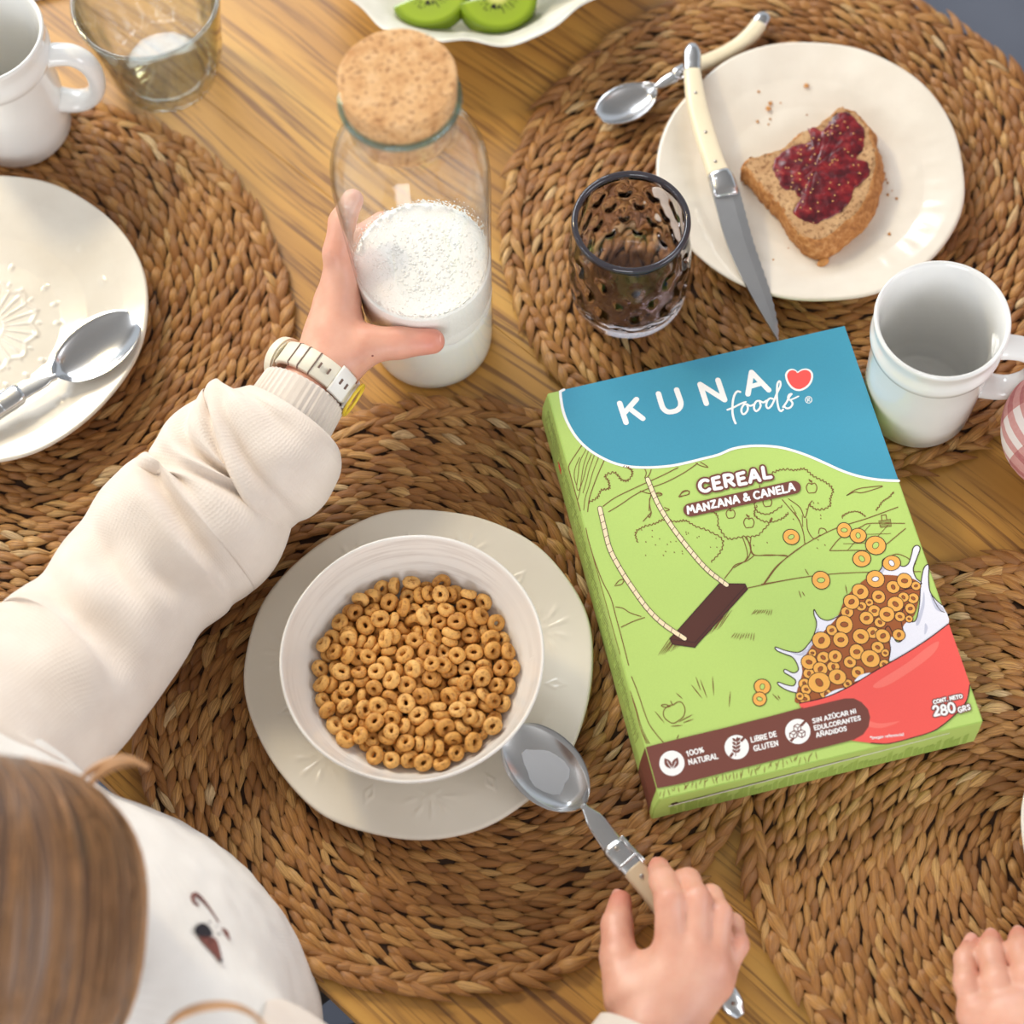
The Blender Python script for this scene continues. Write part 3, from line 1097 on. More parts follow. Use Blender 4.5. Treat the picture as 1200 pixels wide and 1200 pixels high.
tum = thing('tumbler', 'clear empty tumbler on the bare wood behind the left mug', 'glass', (-.2150, .8762, .0003))
pr = [(0, .0), (.030, 0), (.0342, .0012), (.0352, .005), (.0380, .012), (.0412, .024), (.0440, .042), (.0470, .062), (.0490, .080), (.0484, .0812), (.0474, .080),
      (.0452, .062), (.0422, .042), (.0392, .025), (.0355, .0135), (.029, .0095), (.012, .0120), (0, .0128)]
pp = smooth_pts(pr, 60)
pp[0, 0] = pp[-1, 0] = 0
obj('glass_body', lathe('glass_body', [tuple(q) for q in pp], 112, facet), M_TUMBLER, tum)
rp = [(.0482 + .0018 * math.cos(a), .0805 + .0016 * math.sin(a)) for a in np.linspace(0, 2 * PI, 9)]
obj('rim', lathe('rim', rp, 96), M_TUMBLER, tum)

# smoked glass with rows of thumb-print dimples
t = NT('smoked_glass')
t.set(Base_Color=(0.74, 0.68, 0.69, 1), Roughness=0.02, IOR=1.42, Transmission_Weight=1.0)
M_SMOKE = t.m
t = NT('smoked_rim')
t.set(Base_Color=(0.09, 0.08, 0.10, 1), Roughness=0.04, IOR=1.5, Transmission_Weight=0.6)
M_SMOKERIM = t.m


def smoked():
    root = thing('dimpled_glass', 'smoked grey glass with rows of pressed dimples on the mat', 'glass', (.0866, .6684, .0085))
    n, m = 150, 74
    outer = smooth_pts([(.0335, .0), (.0362, .003), (.0380, .012), (.0390, .03), (.0388, .05), (.0376, .066), (.0364, .077), (.0356, .084)], m)
    V = []
    for i in range(n):
        th = 2 * PI * i / n
        for j in range(m):
            r, z = outer[j]
            d = 0.0
            for row, zc in enumerate((.019, .034, .049, .064)):
                a = ((th * 12 / (2 * PI) + .5 * (row % 2)) % 1.0 - .5) * 2 * PI / 12 * r
                e = (a / .0052) ** 2 + ((z - zc - .25 * abs(a)) / .0082) ** 2
                d += .0024 * math.exp(-e * 1.7)
            V.append(((r - d) * math.cos(th), (r - d) * math.sin(th), z))
    F = grid_faces(n, m, True)
    inner = smooth_pts([(.0336, .084), (.0346, .066), (.0354, .045), (.0348, .025), (.0330, .012), (.026, .0075), (.012, .0065), (0.0001, .0064)], 26)
    o = len(V)
    V += [(r * math.cos(2 * PI * i / n), r * math.sin(2 * PI * i / n), z) for i in range(n) for r, z in inner]
    F += [tuple(q + o for q in f) for f in grid_faces(n, 26, True)]
    for i in range(n):
        j = (i + 1) % n
        F.append((i * m + m - 1, j * m + m - 1, o + j * 26, o + i * 26))
    o2 = len(V)
    V.append((0, 0, .001))
    for i in range(n):
        F.append((o2, ((i + 1) % n) * m, i * m))
    me = mesh('glass_body', V, F, True)
    bm = bmesh.new()
    bm.from_mesh(me)
    bmesh.ops.remove_doubles(bm, verts=bm.verts, dist=2e-5)
    bmesh.ops.recalc_face_normals(bm, faces=bm.faces)
    bm.to_mesh(me)
    bm.free()
    obj('glass_body', me, M_SMOKE, root)
    rp = [(.0347 + .0021 * math.cos(a), .0846 + .0026 * math.sin(a)) for a in np.linspace(0, 2 * PI, 13)]
    obj('rim', lathe('rim', rp, 96), M_SMOKERIM, root)


smoked()

# ------------------------------------------------------------------ carafe of milk
CX, CY = -.0424, .6490
car = thing('milk_carafe', 'clear glass carafe of milk with a fat cork stopper, held by a child', 'carafe', (CX, CY, .0003))
op = smooth_pts([(.0, .0), (.031, 0), (.0372, .0010), (.0388, .004), (.0394, .012), (.0404, .05), (.0421, .10), (.0440, .150), (.0452, .180), (.0452, .194), (.0440, .206), (.0405, .2175), (.0352, .2260), (.0308, .2325), (.0288, .238), (.0287, .244), (.0300, .253), (.0318, .262), (.0323, .265)], 110)
ip = smooth_pts([(.0311, .265), (.0303, .262), (.0287, .253), (.0274, .244), (.0275, .238), (.0295, .2315), (.0340, .2245), (.0392, .2160), (.0426, .2050), (.0438, .194), (.0438, .18), (.0426, .15), (.0407, .10), (.0390, .05), (.0380, .014), (.0368, .008), (.032, .0055), (.015, .005), (0, .005)], 90)
op[0, 0] = ip[-1, 0] = 0
obj('glass_body', lathe('glass_body', [tuple(q) for q in op] + [tuple(q) for q in ip], 112), M_CLEAR, car)
rp = [(.0320 + .0016 * math.cos(a), .2653 + .0020 * math.sin(a)) for a in np.linspace(0, 2 * PI, 11)]
obj('rim', lathe('rim', rp, 96), M_RIMGLASS, car)
t = NT('cork')
f1 = t.noise(90, 4, t.coords(), 0.7)
f2 = t.noise(330, 3, t.coords(), 0.6)
f3 = t.noise(160, 2, t.coords(), 0.5)
c = t.ramp(f1, [(0.3, lin(190, 136, 84)), (0.5, lin(212, 164, 112)), (0.7, lin(226, 184, 136))])
c = t.mix(t.ramp(f2, [(0.54, (0, 0, 0, 1)), (0.66, (0.85,) * 3 + (1,))]), c, lin(142, 92, 52))
c = t.mix(t.ramp(f3, [(0.70, (0, 0, 0, 1)), (0.76, (0.7,) * 3 + (1,))]), c, lin(112, 70, 42))
t.set(Base_Color=c, Roughness=0.8)
t.bump(f2, 0.4, 0.0008)
M_CORK = t.m
kp = smooth_pts([(0, .240), (.0250, .240), (.0266, .2415), (.0280, .252), (.0300, .264), (.0312, .270), (.0320, .279), (.0317, .2825), (.0304, .2842), (.015, .2846), (0, .2846)], 70)
kp[0, 0] = kp[-1, 0] = 0
kp[:, 0] *= .985
obj('cork_stopper', lathe('cork_stopper', [tuple(q) for q in kp], 80, lambda th, r, z: 1 + .003 * math.sin(5 * th) + .002 * math.sin(11 * th)), M_CORK, car)
t = NT('milk')
t.set(Base_Color=lin(250, 249, 236), Roughness=0.28, Subsurface_Weight=0.6, Subsurface_Radius=(0.020, 0.018, 0.014), Subsurface_Scale=1.0)
M_MILK = t.m
MILKZ = .0990
FOAMZ = .0660
mp_ = [(0, .0012), (.030, .0012), (.0362, .0020), (.0380, .0046), (.0388, .0122), (.0398, .05), (.0408, FOAMZ), (.02, FOAMZ + .0004), (0, FOAMZ + .0004)]
milk = obj('milk', lathe('milk', mp_, 80), M_MILK, loc=(CX, CY, .0003))
tag(milk, 'white milk filling the lower third of the corked carafe', 'milk')
t = NT('milk_foam')
vr = t.n('ShaderNodeTexVoronoi', feature='DISTANCE_TO_EDGE')
vr.inputs['Scale'].default_value = 620
t.l(t.coords(), vr.inputs['Vector'])
t.set(Base_Color=t.ramp(vr.outputs['Distance'], [(0.0, lin(246, 245, 238)), (0.25, lin(254, 253, 248))]), Roughness=0.3)
M_FOAM = t.m
foam_prof = [(.0404, FOAMZ - .004), (.0409, FOAMZ - .002), (.0414, .086), (.04165, MILKZ - .0012), (.0414, MILKZ - .0002), (.038, MILKZ - .0006), (.02, MILKZ - .0010), (0, MILKZ - .0010)]
foam = obj('foam_head', lathe('foam_head', foam_prof, 120, None, lambda th, r, z: (.0016 * math.sin(3 * th + 1) + .0010 * math.sin(7 * th) + .0006 * math.sin(17 * th)) * (1 if z < FOAMZ else 0)), M_FOAM, milk)
rg = random.Random(5)
fp = []
for k in range(900):
    a, r = rg.uniform(0, 2 * PI), .0395 * math.sqrt(rg.random())
    b = rg.choice((.0005, .0006, .0008, .0011)) * rg.uniform(.8, 1.2)
    z0 = MILKZ - .0009
    V, F = [], []
    for i in range(6):
        th = 2 * PI * i / 6
        for q in (1.0, .62):
            V.append((r * math.cos(a) + b * q * math.cos(th), r * math.sin(a) + b * q * math.sin(th), z0 + b * (.1 if q == 1 else .42)))
    V.append((r * math.cos(a), r * math.sin(a), z0 + b * .55))
    for i in range(6):
        j = (i + 1) % 6
        F += [(2 * i, 2 * j, 2 * j + 1, 2 * i + 1), (2 * i + 1, 2 * j + 1, 12)]
    fp.append((V, F))
# froth clinging to the inside of the wall above the milk
for k in range(900):
    a = rg.uniform(0, 2 * PI)
    z = MILKZ + abs(rg.gauss(0, .0045)) * (1.0 + .6 * math.sin(a * 2 + 1))
    b = rg.choice((.0004, .0005, .0008)) * rg.uniform(.8, 1.2)
    ra = .0403 + (z - .1) * .04
    ux, uy = -math.sin(a), math.cos(a)
    V = [(ra * math.cos(a) + ux * b * math.cos(2 * PI * i / 6), ra * math.sin(a) + uy * b * math.cos(2 * PI * i / 6), z + b * math.sin(2 * PI * i / 6)) for i in range(6)]
    V.append(((ra - b * .8) * math.cos(a), (ra - b * .8) * math.sin(a), z))
    fp.append((V, [(i, (i + 1) % 6, 6) for i in range(6)]))
bub = obj('bubbles', join_meshes('bubbles', fp), M_FOAM, milk)
bub['kind'] = 'stuff'

# ------------------------------------------------------------------ cutlery
t = NT('steel')
f = t.noise(9, 3, t.coords())
t.set(Base_Color=(0.62, 0.62, 0.63, 1), Metallic=1.0, Roughness=t.ramp(f, [(0.3, (0.16,) * 3 + (1,)), (0.7, (0.27,) * 3 + (1,))]))
M_STEEL = t.m
M_BLADE = simple('blade_steel', (0.50, 0.50, 0.51, 1), 0.36, 1.0, .05)
M_IVORY = simple('ivory_handle', lin(238, 224, 192), 0.32, 0, .05, 40)
M_BEIGE = simple('beige_handle', lin(206, 184, 152), 0.36, 0, .06, 60)
M_PIN = simple('pin_metal', (0.45, 0.40, 0.36, 1), 0.35, 1.0)


def dish(name, L, Wd, depth, thick=.0011, n=36, m=13):
    """spoon bowl along +x, from the neck at x=0 to the tip at x=L, rim at z=0"""
    def hw(s_):
        return Wd * .5 * (max(0, 1 - (2 * s_ - 1.04) ** 2 / 1.09) ** .5 if s_ > .5 else max(0, 1 - (2 * s_ - 1.04) ** 2 / 1.09) ** .62)
    V = []
    for lay in (0, 1):
        for i in range(n):
            s_ = i / (n - 1)
            s2 = .5 - .5 * math.cos(PI * s_)
            w = max(.0018 if s_ < .5 else .0004, hw(s2))
            for j in range(m):
                q = -1 + 2 * j / (m - 1)
                edge = abs(q)
                lon = max(0, 1 - ((s2 - .46) / .56) ** 2)
                z = -depth * (1 - edge ** 2.2) * lon ** .8
                z += .0035 * max(0, .12 - s2) / .12
                V.append((s2 * L, q * w, z - lay * thick * (1 if edge < .999 else .6)))
    F = grid_faces(n, m)
    o = n * m
    F += [tuple(q + o for q in f[::-1]) for f in grid_faces(n, m)]
    bd = [i * m for i in range(n)] + [(n - 1) * m + j for j in range(1, m)] + [i * m + m - 1 for i in range(n - 2, -1, -1)] + [j for j in range(m - 2, 0, -1)]
    for a, b in zip(bd, bd[1:] + bd[:1]):
        F.append((a, b, b + o, a + o))
    me = mesh(name, V, F, True)
    bm = bmesh.new()
    bm.from_mesh(me)
    bmesh.ops.recalc_face_normals(bm, faces=bm.faces)
    bm.to_mesh(me)
    bm.free()
    return me


def strip(name, cen, half_w, half_t, n=40, seg=14):
    """flattened bar along world points with varying half width and half thickness"""
    c = smooth_pts(cen, n)
    w = smooth_pts(np.array(half_w)[:, None], n)[:, 0]
    h = smooth_pts(np.array(half_t)[:, None], n)[:, 0]
    T = frames(c)
    V = []
    for i in range(n):
        b = np.cross(T[i], (0, 0, 1))
        b /= np.linalg.norm(b)
        a = np.cross(b, T[i])
        for j in range(seg):
            ph = 2 * PI * j / seg
            cx, sx = math.cos(ph), math.sin(ph)
            V.append(c[i] + b * w[i] * math.copysign(abs(cx) ** .7, cx) + a * h[i] * math.copysign(abs(sx) ** .7, sx))
    F = []
    for i in range(n - 1):
        for j in range(seg):
            k = (j + 1) % seg
            F.append((i * seg + j, (i + 1) * seg + j, (i + 1) * seg + k, i * seg + k))
    F += [tuple(range(seg))[::-1], tuple(range((n - 1) * seg, n * seg))]
    me = mesh(name, V, F, True)
    bm = bmesh.new()
    bm.from_mesh(me)
    bmesh.ops.recalc_face_normals(bm, faces=bm.faces)
    bm.to_mesh(me)
    bm.free()
    return me


def disc_pin(name, c, r, h=.0006):
    me = lathe(name, [(0, 0), (r, 0), (r, h * .7), (r * .8, h), (0, h)], 16)
    return me


def local(root, pts):
    """world points into the thing's own space (things are placed without scale)"""
    M = root.matrix_basis.inverted()
    return [M @ Vector(p) for p in pts]


def spoon(name, label, neck, tip, Wd, depth, path, mat_h, group='spoons', bolster=True, roll=0.0):
    """neck, tip: ends of the spoon bowl; path: world points from the neck to the handle end (bar, bolster, handle, cap)"""
    neck, tip = Vector(neck), Vector(tip)
    root = thing(name, label, 'spoon', neck, 0, group)
    d = tip - neck
    L = d.length
    X = d.normalized()
    Y = Vector((0, 0, 1)).cross(X).normalized()
    Z = X.cross(Y)
    Mx = Matrix((X, Y, Z)).transposed().to_4x4() @ Matrix.Rotation(roll, 4, 'X')
    me = dish('spoon_bowl', L, Wd, depth)
    me.transform(Mx)
    obj('spoon_bowl', me, M_STEEL, root)
    lp = [np.array(q) for q in local(root, path)]
    c = smooth_pts(lp, 101)
    def seg(a, b, k=9):
        return c[np.linspace(a, b, k).astype(int)]
    return root, c, seg


# the child's spoon, its bowl on the rim of the cream plate
pth = [P(683, 944, .0310), P(700, 965, .0320), P(722, 996, .0300), P(746, 1022, .0275), P(772, 1058, .0250), P(800, 1100, .0225), P(836, 1146, .0190), P(868, 1191, .0145)]
r1, c1_, sg = spoon('table_spoon', 'steel spoon with beige handle resting on the cream plate rim, held in a hand', P(684, 946, .0310), P(600, 858, .0325), .041, .0076, pth, M_BEIGE)
obj('neck', strip('neck', sg(0, 27), [.0022, .0024, .0034, .0048, .0054, .0058, .0060, .0062, .0064][:9], [.0017, .0017, .0015, .0013, .0012, .0013, .0014, .0016, .002]), M_STEEL, r1)
bo = obj('bolster', strip('bolster', sg(25, 41, 7), [.0052, .0070, .0072, .0071, .0071, .0071, .0070], [.0028, .0042, .0046, .0046, .0046, .0046, .0044]), M_STEEL, r1)
obj('spring', strip('spring', [q + np.array((.0052, .004, .0026)) for q in sg(26, 42, 7)], [.0015] * 7, [.0016, .0022, .0016, .0018, .0022, .0024, .0014]), M_STEEL, r1)
obj('ridge', strip('ridge', [c1_[37] + np.array((.0058, .0045, .0047)), c1_[37] + np.array((0, 0, .0049)), c1_[37] + np.array((-.0058, -.0045, .0047))], [.0007] * 3, [.0006] * 3, 8), M_STEEL, bo)
obj('rivet', disc_pin('rivet', None, .0016), M_PIN, bo, tuple(c1_[29] + np.array((0, 0, .0043))))
obj('handle', strip('handle', sg(40, 87), [.0070, .0068, .0064, .0060, .0058, .0060, .0064, .0068, .0070], [.0045, .0046, .0046, .0045, .0044, .0044, .0045, .0046, .0046]), M_BEIGE, r1)
obj('end_cap', strip('end_cap', sg(86, 100, 7), [.0070, .0073, .0075, .0075, .0072, .0062, .0030], [.0046, .0048, .0048, .0047, .0044, .0038, .002]), M_STEEL, r1)
obj('rivet', disc_pin('rivet', None, .0013), M_PIN, r1, tuple(c1_[46] + np.array((0, 0, .0046))))
obj('rivet', disc_pin('rivet', None, .0013), M_PIN, r1, tuple(c1_[96] + np.array((0, 0, .0047))))
# pale film in the spoon bowl: wet milk plus a painted cloudy reflection
t = NT('milk_reflection_film')
t.set(Base_Color=lin(226, 228, 232), Roughness=0.15, Alpha=0.55)
M_FILM = t.m
dv = Vector(P(600, 858, .0325)) - Vector(P(684, 946, .0310))
fx = dv.normalized()
fy = Vector((0, 0, 1)).cross(fx).normalized()
fz = fx.cross(fy)
V = []
for i in range(19):
    a = 2 * PI * i / 18
    for j in range(7):
        q = j / 6 * (1 + .10 * math.sin(3 * a + 1) + .06 * math.sin(5 * a))
        s2, w = .52 + .26 * q * math.cos(a), .55 * q * math.sin(a)
        lon = max(0, 1 - ((s2 - .46) / .56) ** 2)
        z = -.0076 * (1 - abs(w) ** 2.2) * lon ** .8 + .00025
        hw_s = .0205 * max(0, 1 - (2 * s2 - 1.04) ** 2 / 1.09) ** .55
        V.append(tuple(fx * (s2 * dv.length) + fy * (w * hw_s) + fz * z))
obj('milk_and_reflection', mesh('milk_and_reflection', V, grid_faces(19, 7), True), M_FILM, r1)

# spoon lying in the embossed plate
pth = [P(66, 441, .0315), P(50, 447, .0325), P(28, 458, .0330), P(8, 471, .0330), P(-20, 491, .0330), P(-60, 519, .0335), P(-100, 546, .0345)]
r2, c2_, sg = spoon('table_spoon', 'plain steel spoon lying across the embossed ivory plate', P(64, 441, .0315), P(157, 374, .0345), .0400, .0078, pth, M_STEEL, roll=.04)
obj('neck', strip('neck', sg(0, 36), [.0024, .0024, .0030, .0042, .0050, .0054, .0056, .0058, .0058], [.0018, .0018, .0017, .0016, .0016, .0017, .0018, .0020, .0022]), M_STEEL, r2)
obj('bolster', strip('bolster', sg(35, 55, 7), [.0056, .0070, .0074, .0074, .0074, .0072, .0070], [.0030, .0042, .0046, .0046, .0046, .0046, .0044]), M_STEEL, r2)
obj('handle', strip('handle', sg(54, 100), [.0070, .0068, .0066, .0064, .0062, .0064, .0066, .0066, .0050], [.0044] * 9), M_STEEL, r2)

# teaspoon lying on the far mat
pth = [P(766, 104, .0150), P(778, 97, .0158), P(792, 89, .0160), P(812, 79, .0150), P(840, 68, .0142), P(866, 53, .0140), P(884, 36, .0140), P(898, 16, .0140)]
r3, c3_, sg = spoon('teaspoon', 'small steel teaspoon with an ivory handle lying under the knife', P(768, 103, .0153), P(703, 136, .0170), .0290, .0060, pth, M_IVORY)
obj('neck', strip('neck', sg(0, 28), [.0018, .0019, .0024, .0032, .0038, .0041, .0042, .0043, .0044], [.0016] * 9), M_STEEL, r3)
obj('bolster', strip('bolster', sg(27, 42, 7), [.0044, .0055, .0057, .0057, .0057, .0056, .0055], [.003, .0038, .004, .004, .004, .004, .0038]), M_STEEL, r3)
obj('handle', strip('handle', sg(41, 92), [.0055, .0056, .0056, .0055, .0054, .0054, .0056, .0057, .0055], [.004] * 9), M_IVORY, r3)
obj('end_cap', strip('end_cap', sg(91, 100, 6), [.0055, .0058, .0058, .0054, .0044, .0022], [.004, .0042, .0042, .004, .0034, .002]), M_STEEL, r3)

# knife across the toast plate
kpts = [P(811, 53, .0305), P(811, 84, .0305), P(816, 120, .0305), P(826, 158, .0302), P(838, 194, .0300), P(846, 212, .0298), P(853, 236, .0292), P(868, 290, .0278), P(889, 345, .0262), P(912, 399, .0250)]
kr = thing('table_knife', 'ivory handled knife with a serrated steel blade lying across the toast plate', 'knife', kpts[5])
lk = [np.array(q) for q in local(kr, kpts)]
obj('end_cap', strip('end_cap', smooth_pts(lk[0:2], 8)[:8], [.0028, .0048, .0060, .0062, .0062, .0060, .0060, .0058], [.003, .0040, .0044, .0046, .0046, .0045, .0045, .0044]), M_STEEL, kr)
hc = smooth_pts(lk[1:6], 60)
obj('handle', strip('handle', hc[0:52:3], [.0058, .0060, .0062, .0064, .0066, .0068, .0070, .0070, .0070, .0070, .0070, .0070, .0070, .0070, .0070, .0072, .0074, .0076], [.0045] * 18), M_IVORY, kr)
obj('bolster', strip('bolster', np.vstack([hc[51:60:2], smooth_pts(lk[5:7], 5)[1:4]]), [.0076, .0080, .0082, .0084, .0086, .0088, .0088, .0080], [.0046, .005, .005, .005, .005, .005, .0046, .003]), M_STEEL, kr)
for q in (12, 30, 44):
    obj('rivet', disc_pin('rivet', None, .0011), M_PIN, kr, tuple(hc[q] + np.array((0, 0, .0044))))
bc = smooth_pts(lk[5:10], 46)
Tn = frames(bc)
V, F = [], []
for i in range(46):
    s_ = i / 45
    b = np.cross(Tn[i], (0, 0, 1))
    b /= np.linalg.norm(b)
    wl = .0088 * (1 - s_ ** 6) + .0002
    wr = .0085 * (1 - .96 * max(0, (s_ - .35) / .65) ** 1.6)
    if i % 2 and s_ > .12:
        wl += .0006
    # the serrated edge faces the toast, the back is straight
    V += [bc[i] - b * wl + np.array((0, 0, 0)), bc[i] - b * wl * .4 + np.array((0, 0, .0007)), bc[i] + b * wr + np.array((0, 0, .0011)), bc[i] + b * wr - np.array((0, 0, .0011)), bc[i] - b * wl * .4 - np.array((0, 0, .0007))]
for i in range(45):
    for j in range(5):
        k = (j + 1) % 5
        F.append((i * 5 + j, (i + 1) * 5 + j, (i + 1) * 5 + k, i * 5 + k))
F += [(4, 3, 2, 1, 0), tuple(45 * 5 + j for j in range(5))]
me = mesh('blade', V, F, False)
bm = bmesh.new()
bm.from_mesh(me)
bmesh.ops.recalc_face_normals(bm, faces=bm.faces)
bm.to_mesh(me)
bm.free()
obj('blade', me, M_BLADE, kr)
# ------------------------------------------------------------------ toast
def crop_px(pts, ox, oy, s_):
    return [(ox + x / s_, oy + y / s_) for x, y in pts]


TZ = .0088 + .0047
TTOP = TZ + .0150
top_out = crop_px([(165, 510), (188, 480), (215, 455), (240, 462), (300, 440), (400, 415), (460, 370), (500, 330), (560, 290), (640, 262), (680, 225), (740, 175), (800, 135), (830, 150), (880, 165), (930, 215), (980, 270), (990, 330), (1010, 390), (1030, 450), (1028, 520), (1010, 590), (985, 680), (955, 750), (920, 805), (880, 850), (830, 885), (740, 965), (650, 1005), (560, 975), (500, 925), (455, 870), (425, 800), (380, 752), (330, 700), (280, 645), (225, 580), (185, 535)], 840, 100, 5.4545)
tw = [P(x, y, TTOP) for x, y in top_out]
cxm = sum(p.x for p in tw) / len(tw)
cym = sum(p.y for p in tw) / len(tw)
tl = smooth_pts([(p.x - cxm, p.y - cym) for p in tw], 150, True)
rg = random.Random(2)
tl += np.array([[rg.uniform(-.0004, .0004), rg.uniform(-.0004, .0004)] for _ in tl])
toast = thing('toast', 'half slice of seeded brown toast spread with red jam on the ivory plate', 'toast', (cxm, cym, TZ))
HT = TTOP - TZ

t = NT('bread_crumb')
f1 = t.noise(330, 4, t.coords(), 0.65)
f2 = t.noise(620, 2, t.coords(), 0.5)
f0 = t.noise(60, 3, t.coords())
c = t.ramp(f0, [(0.3, lin(176, 132, 88)), (0.7, lin(204, 164, 118))])
c = t.mix(t.ramp(f1, [(0.50, (0, 0, 0, 1)), (0.66, (0.9,) * 3 + (1,))]), c, lin(120, 76, 42))
c = t.mix(t.ramp(f2, [(0.70, (0, 0, 0, 1)), (0.75, (0.9,) * 3 + (1,))]), c, lin(70, 46, 30))
t.set(Base_Color=c, Roughness=0.85)
t.bump(f1, 0.8, 0.0016)
M_CRUMB = t.m
t = NT('bread_crust')
f1 = t.noise(240, 4, t.coords(), 0.65)
c = t.ramp(f1, [(0.30, lin(140, 84, 38)), (0.5, lin(176, 116, 58)), (0.72, lin(206, 154, 98))])
t.set(Base_Color=c, Roughness=0.7)
t.bump(f1, 0.7, 0.0012)
M_CRUST = t.m


def radial(outl, rings, zf):
    """disc mesh from an outline: rings of scaled copies plus the centre"""
    V, F = [], []
    n = len(outl)
    o_ = np.asarray(outl)
    sm_ = sum(np.roll(o_, d, 0) for d in range(-5, 6)) / 11
    for k, q in enumerate(rings):
        for i, (x, y) in enumerate(o_ * q ** 6 + sm_ * (1 - q ** 6)):
            V.append((x * q, y * q, zf(x * q, y * q, q)))
    for k in range(len(rings) - 1):
        for i in range(n):
            j = (i + 1) % n
            F.append((k * n + i, k * n + j, (k + 1) * n + j, (k + 1) * n + i))
    o = len(V)
    V.append((0, 0, zf(0, 0, 0)))
    k = len(rings) - 1
    F += [(k * n + i, k * n + (i + 1) % n, o) for i in range(n)]
    return V, F


def crumbz(x, y, q):
    return HT + .0010 * fbm(x, y, 3, 160) + .0007 * fbm(x, y, 7, 420) - (.0016 if q > .985 else 0)


V, F = radial(tl, [1.0, .985, .96, .92, .87, .81, .74, .66, .57, .47, .36, .25, .13], crumbz)
obj('crumb_face', mesh('crumb_face', V, F), M_CRUMB, toast)
n = len(tl)
V = []
nl = np.roll(tl, -1, 0) - np.roll(tl, 1, 0)
nl = np.stack([nl[:, 1], -nl[:, 0]], 1)
nl /= np.linalg.norm(nl, axis=1)[:, None]
if (nl * tl).sum() < 0:
    nl = -nl
lowr = np.clip((nl[:, 0] * .6 - nl[:, 1] * .9), 0, 1)           # the domed side of the loaf
NLV = 9
for k in range(NLV):
    q = k / (NLV - 1)
    bul = (.0008 + .0042 * lowr) * math.sin(PI * min(1, q * .9 + .1)) + .0035 * lowr * (1 - q)
    for i in range(n):
        d = bul[i] + .0007 * fbm(tl[i, 0], tl[i, 1], q * .02, 260)
        V.append((tl[i, 0] + nl[i, 0] * d, tl[i, 1] + nl[i, 1] * d, HT * q - .0002 + (.0010 * lowr[i] if k == NLV - 1 else 0)))
for i in range(n):       # the crust turns in over the crumb and leaves a crack
    V.append((tl[i, 0] - nl[i, 0] * .0016, tl[i, 1] - nl[i, 1] * .0016, HT + .0002 + .0006 * lowr[i] * (1 + fbm(tl[i, 0], tl[i, 1], 1, 200))))
F = [(k * n + i, k * n + (i + 1) % n, (k + 1) * n + (i + 1) % n, (k + 1) * n + i) for k in range(NLV) for i in range(n)]
F.append(tuple(range(n))[::-1])
obj('crust', mesh('crust', V, F), M_CRUST, toast)

t = NT('jam')
f1 = t.noise(150, 4, t.coords(), 0.6)
f2 = t.noise(700, 1, t.coords())
c = t.ramp(f1, [(0.30, lin(52, 4, 14)), (0.46, lin(92, 10, 22)), (0.60, lin(128, 20, 28)), (0.74, lin(168, 70, 60))])
t.set(Base_Color=c, Roughness=0.30, Coat_Weight=0.25, Coat_Roughness=0.2)
t.bump(f1, 0.5, 0.002)
M_JAM = t.m
jam_out = crop_px([(365, 470), (410, 435), (480, 395), (560, 375), (620, 340), (580, 285), (620, 270), (690, 290), (720, 225), (790, 170), (850, 175), (890, 220), (940, 270), (950, 350), (935, 420), (890, 470), (960, 490), (980, 545), (960, 600), (900, 640), (870, 700), (840, 760), (790, 810), (720, 850), (620, 890), (540, 865), (485, 820), (510, 770), (560, 740), (500, 690), (420, 660), (385, 600), (360, 530)], 840, 100, 5.4545)
jl = smooth_pts([(p.x - cxm, p.y - cym) for p in (P(x, y, TTOP) for x, y in jam_out)], 130, True)
jl += np.array([[rg.uniform(-.0009, .0009), rg.uniform(-.0009, .0009)] for _ in jl])


def jamz(x, y, q):
    return HT + .0004 + .0011 * (1 - q ** 6) + .0008 * fbm(x, y, 1, 190) + .0005 * fbm(x, y, 5, 480) - (.0016 if q > .99 else 0)


V, F = radial(jl, [1.0, .985, .96, .92, .87, .81, .74, .66, .57, .47, .36, .25, .13], jamz)
jam = obj('jam', mesh('jam', V, F), M_JAM, toast)
M_SEED = simple('jam_seed', lin(226, 176, 104), 0.3)
sd = []
for k in range(70):
    i = rg.randrange(len(jl))
    q = math.sqrt(rg.random()) * .9
    x, y = jl[i] * q
    z = jamz(x, y, q) + .0002
    a = rg.uniform(0, PI)
    e = [(.0008, 0, 0), (0, .0005, 0), (-.0008, 0, 0), (0, -.0005, 0), (0, 0, .0006)]
    ca, sa = math.cos(a), math.sin(a)
    sd.append(([(x + ca * p - sa * q_, y + sa * p + ca * q_, z + w) for p, q_, w in e], [(0, 1, 4), (1, 2, 4), (2, 3, 4), (3, 0, 4)]))
sdo = obj('jam_seeds', join_meshes('jam_seeds', sd), M_SEED, jam)
sdo['kind'] = 'stuff'

# crumbs scattered on the plate, each its own small lump
CR = [(945, 101, 1.5, 'bread crumb lying above the toast, alone near the plate top'), (903, 120, 1.2, 'crumb, upper of two close together left of the toast'), (901, 126, 1.6, 'crumb, lower and larger of two close together left of the toast'),
      (889, 108, .8, None), (888, 140, .9, None), (903, 137, .7, None), (915, 119, .5, None), (901, 143, .6, None), (964, 308, 2.6, 'largest crumb, a curved flake of crust below the toast'), (1042, 274, .9, 'crumb below right of the toast near the shadow edge'),
      (1037, 201, .8, None), (1039, 208, .6, None), (1041, 212, .6, None), (1041, 226, .8, None), (1051, 231, .8, None), (1046, 221, .4, None), (906, 305, .7, None), (924, 289, .5, None), (999, 276, .5, None), (946, 132, .5, None), (866, 302, .4, None), (878, 330, .5, None)]
M_BITS = simple('crumb_bits', lin(196, 138, 78), 0.8, 0, .2, 300)
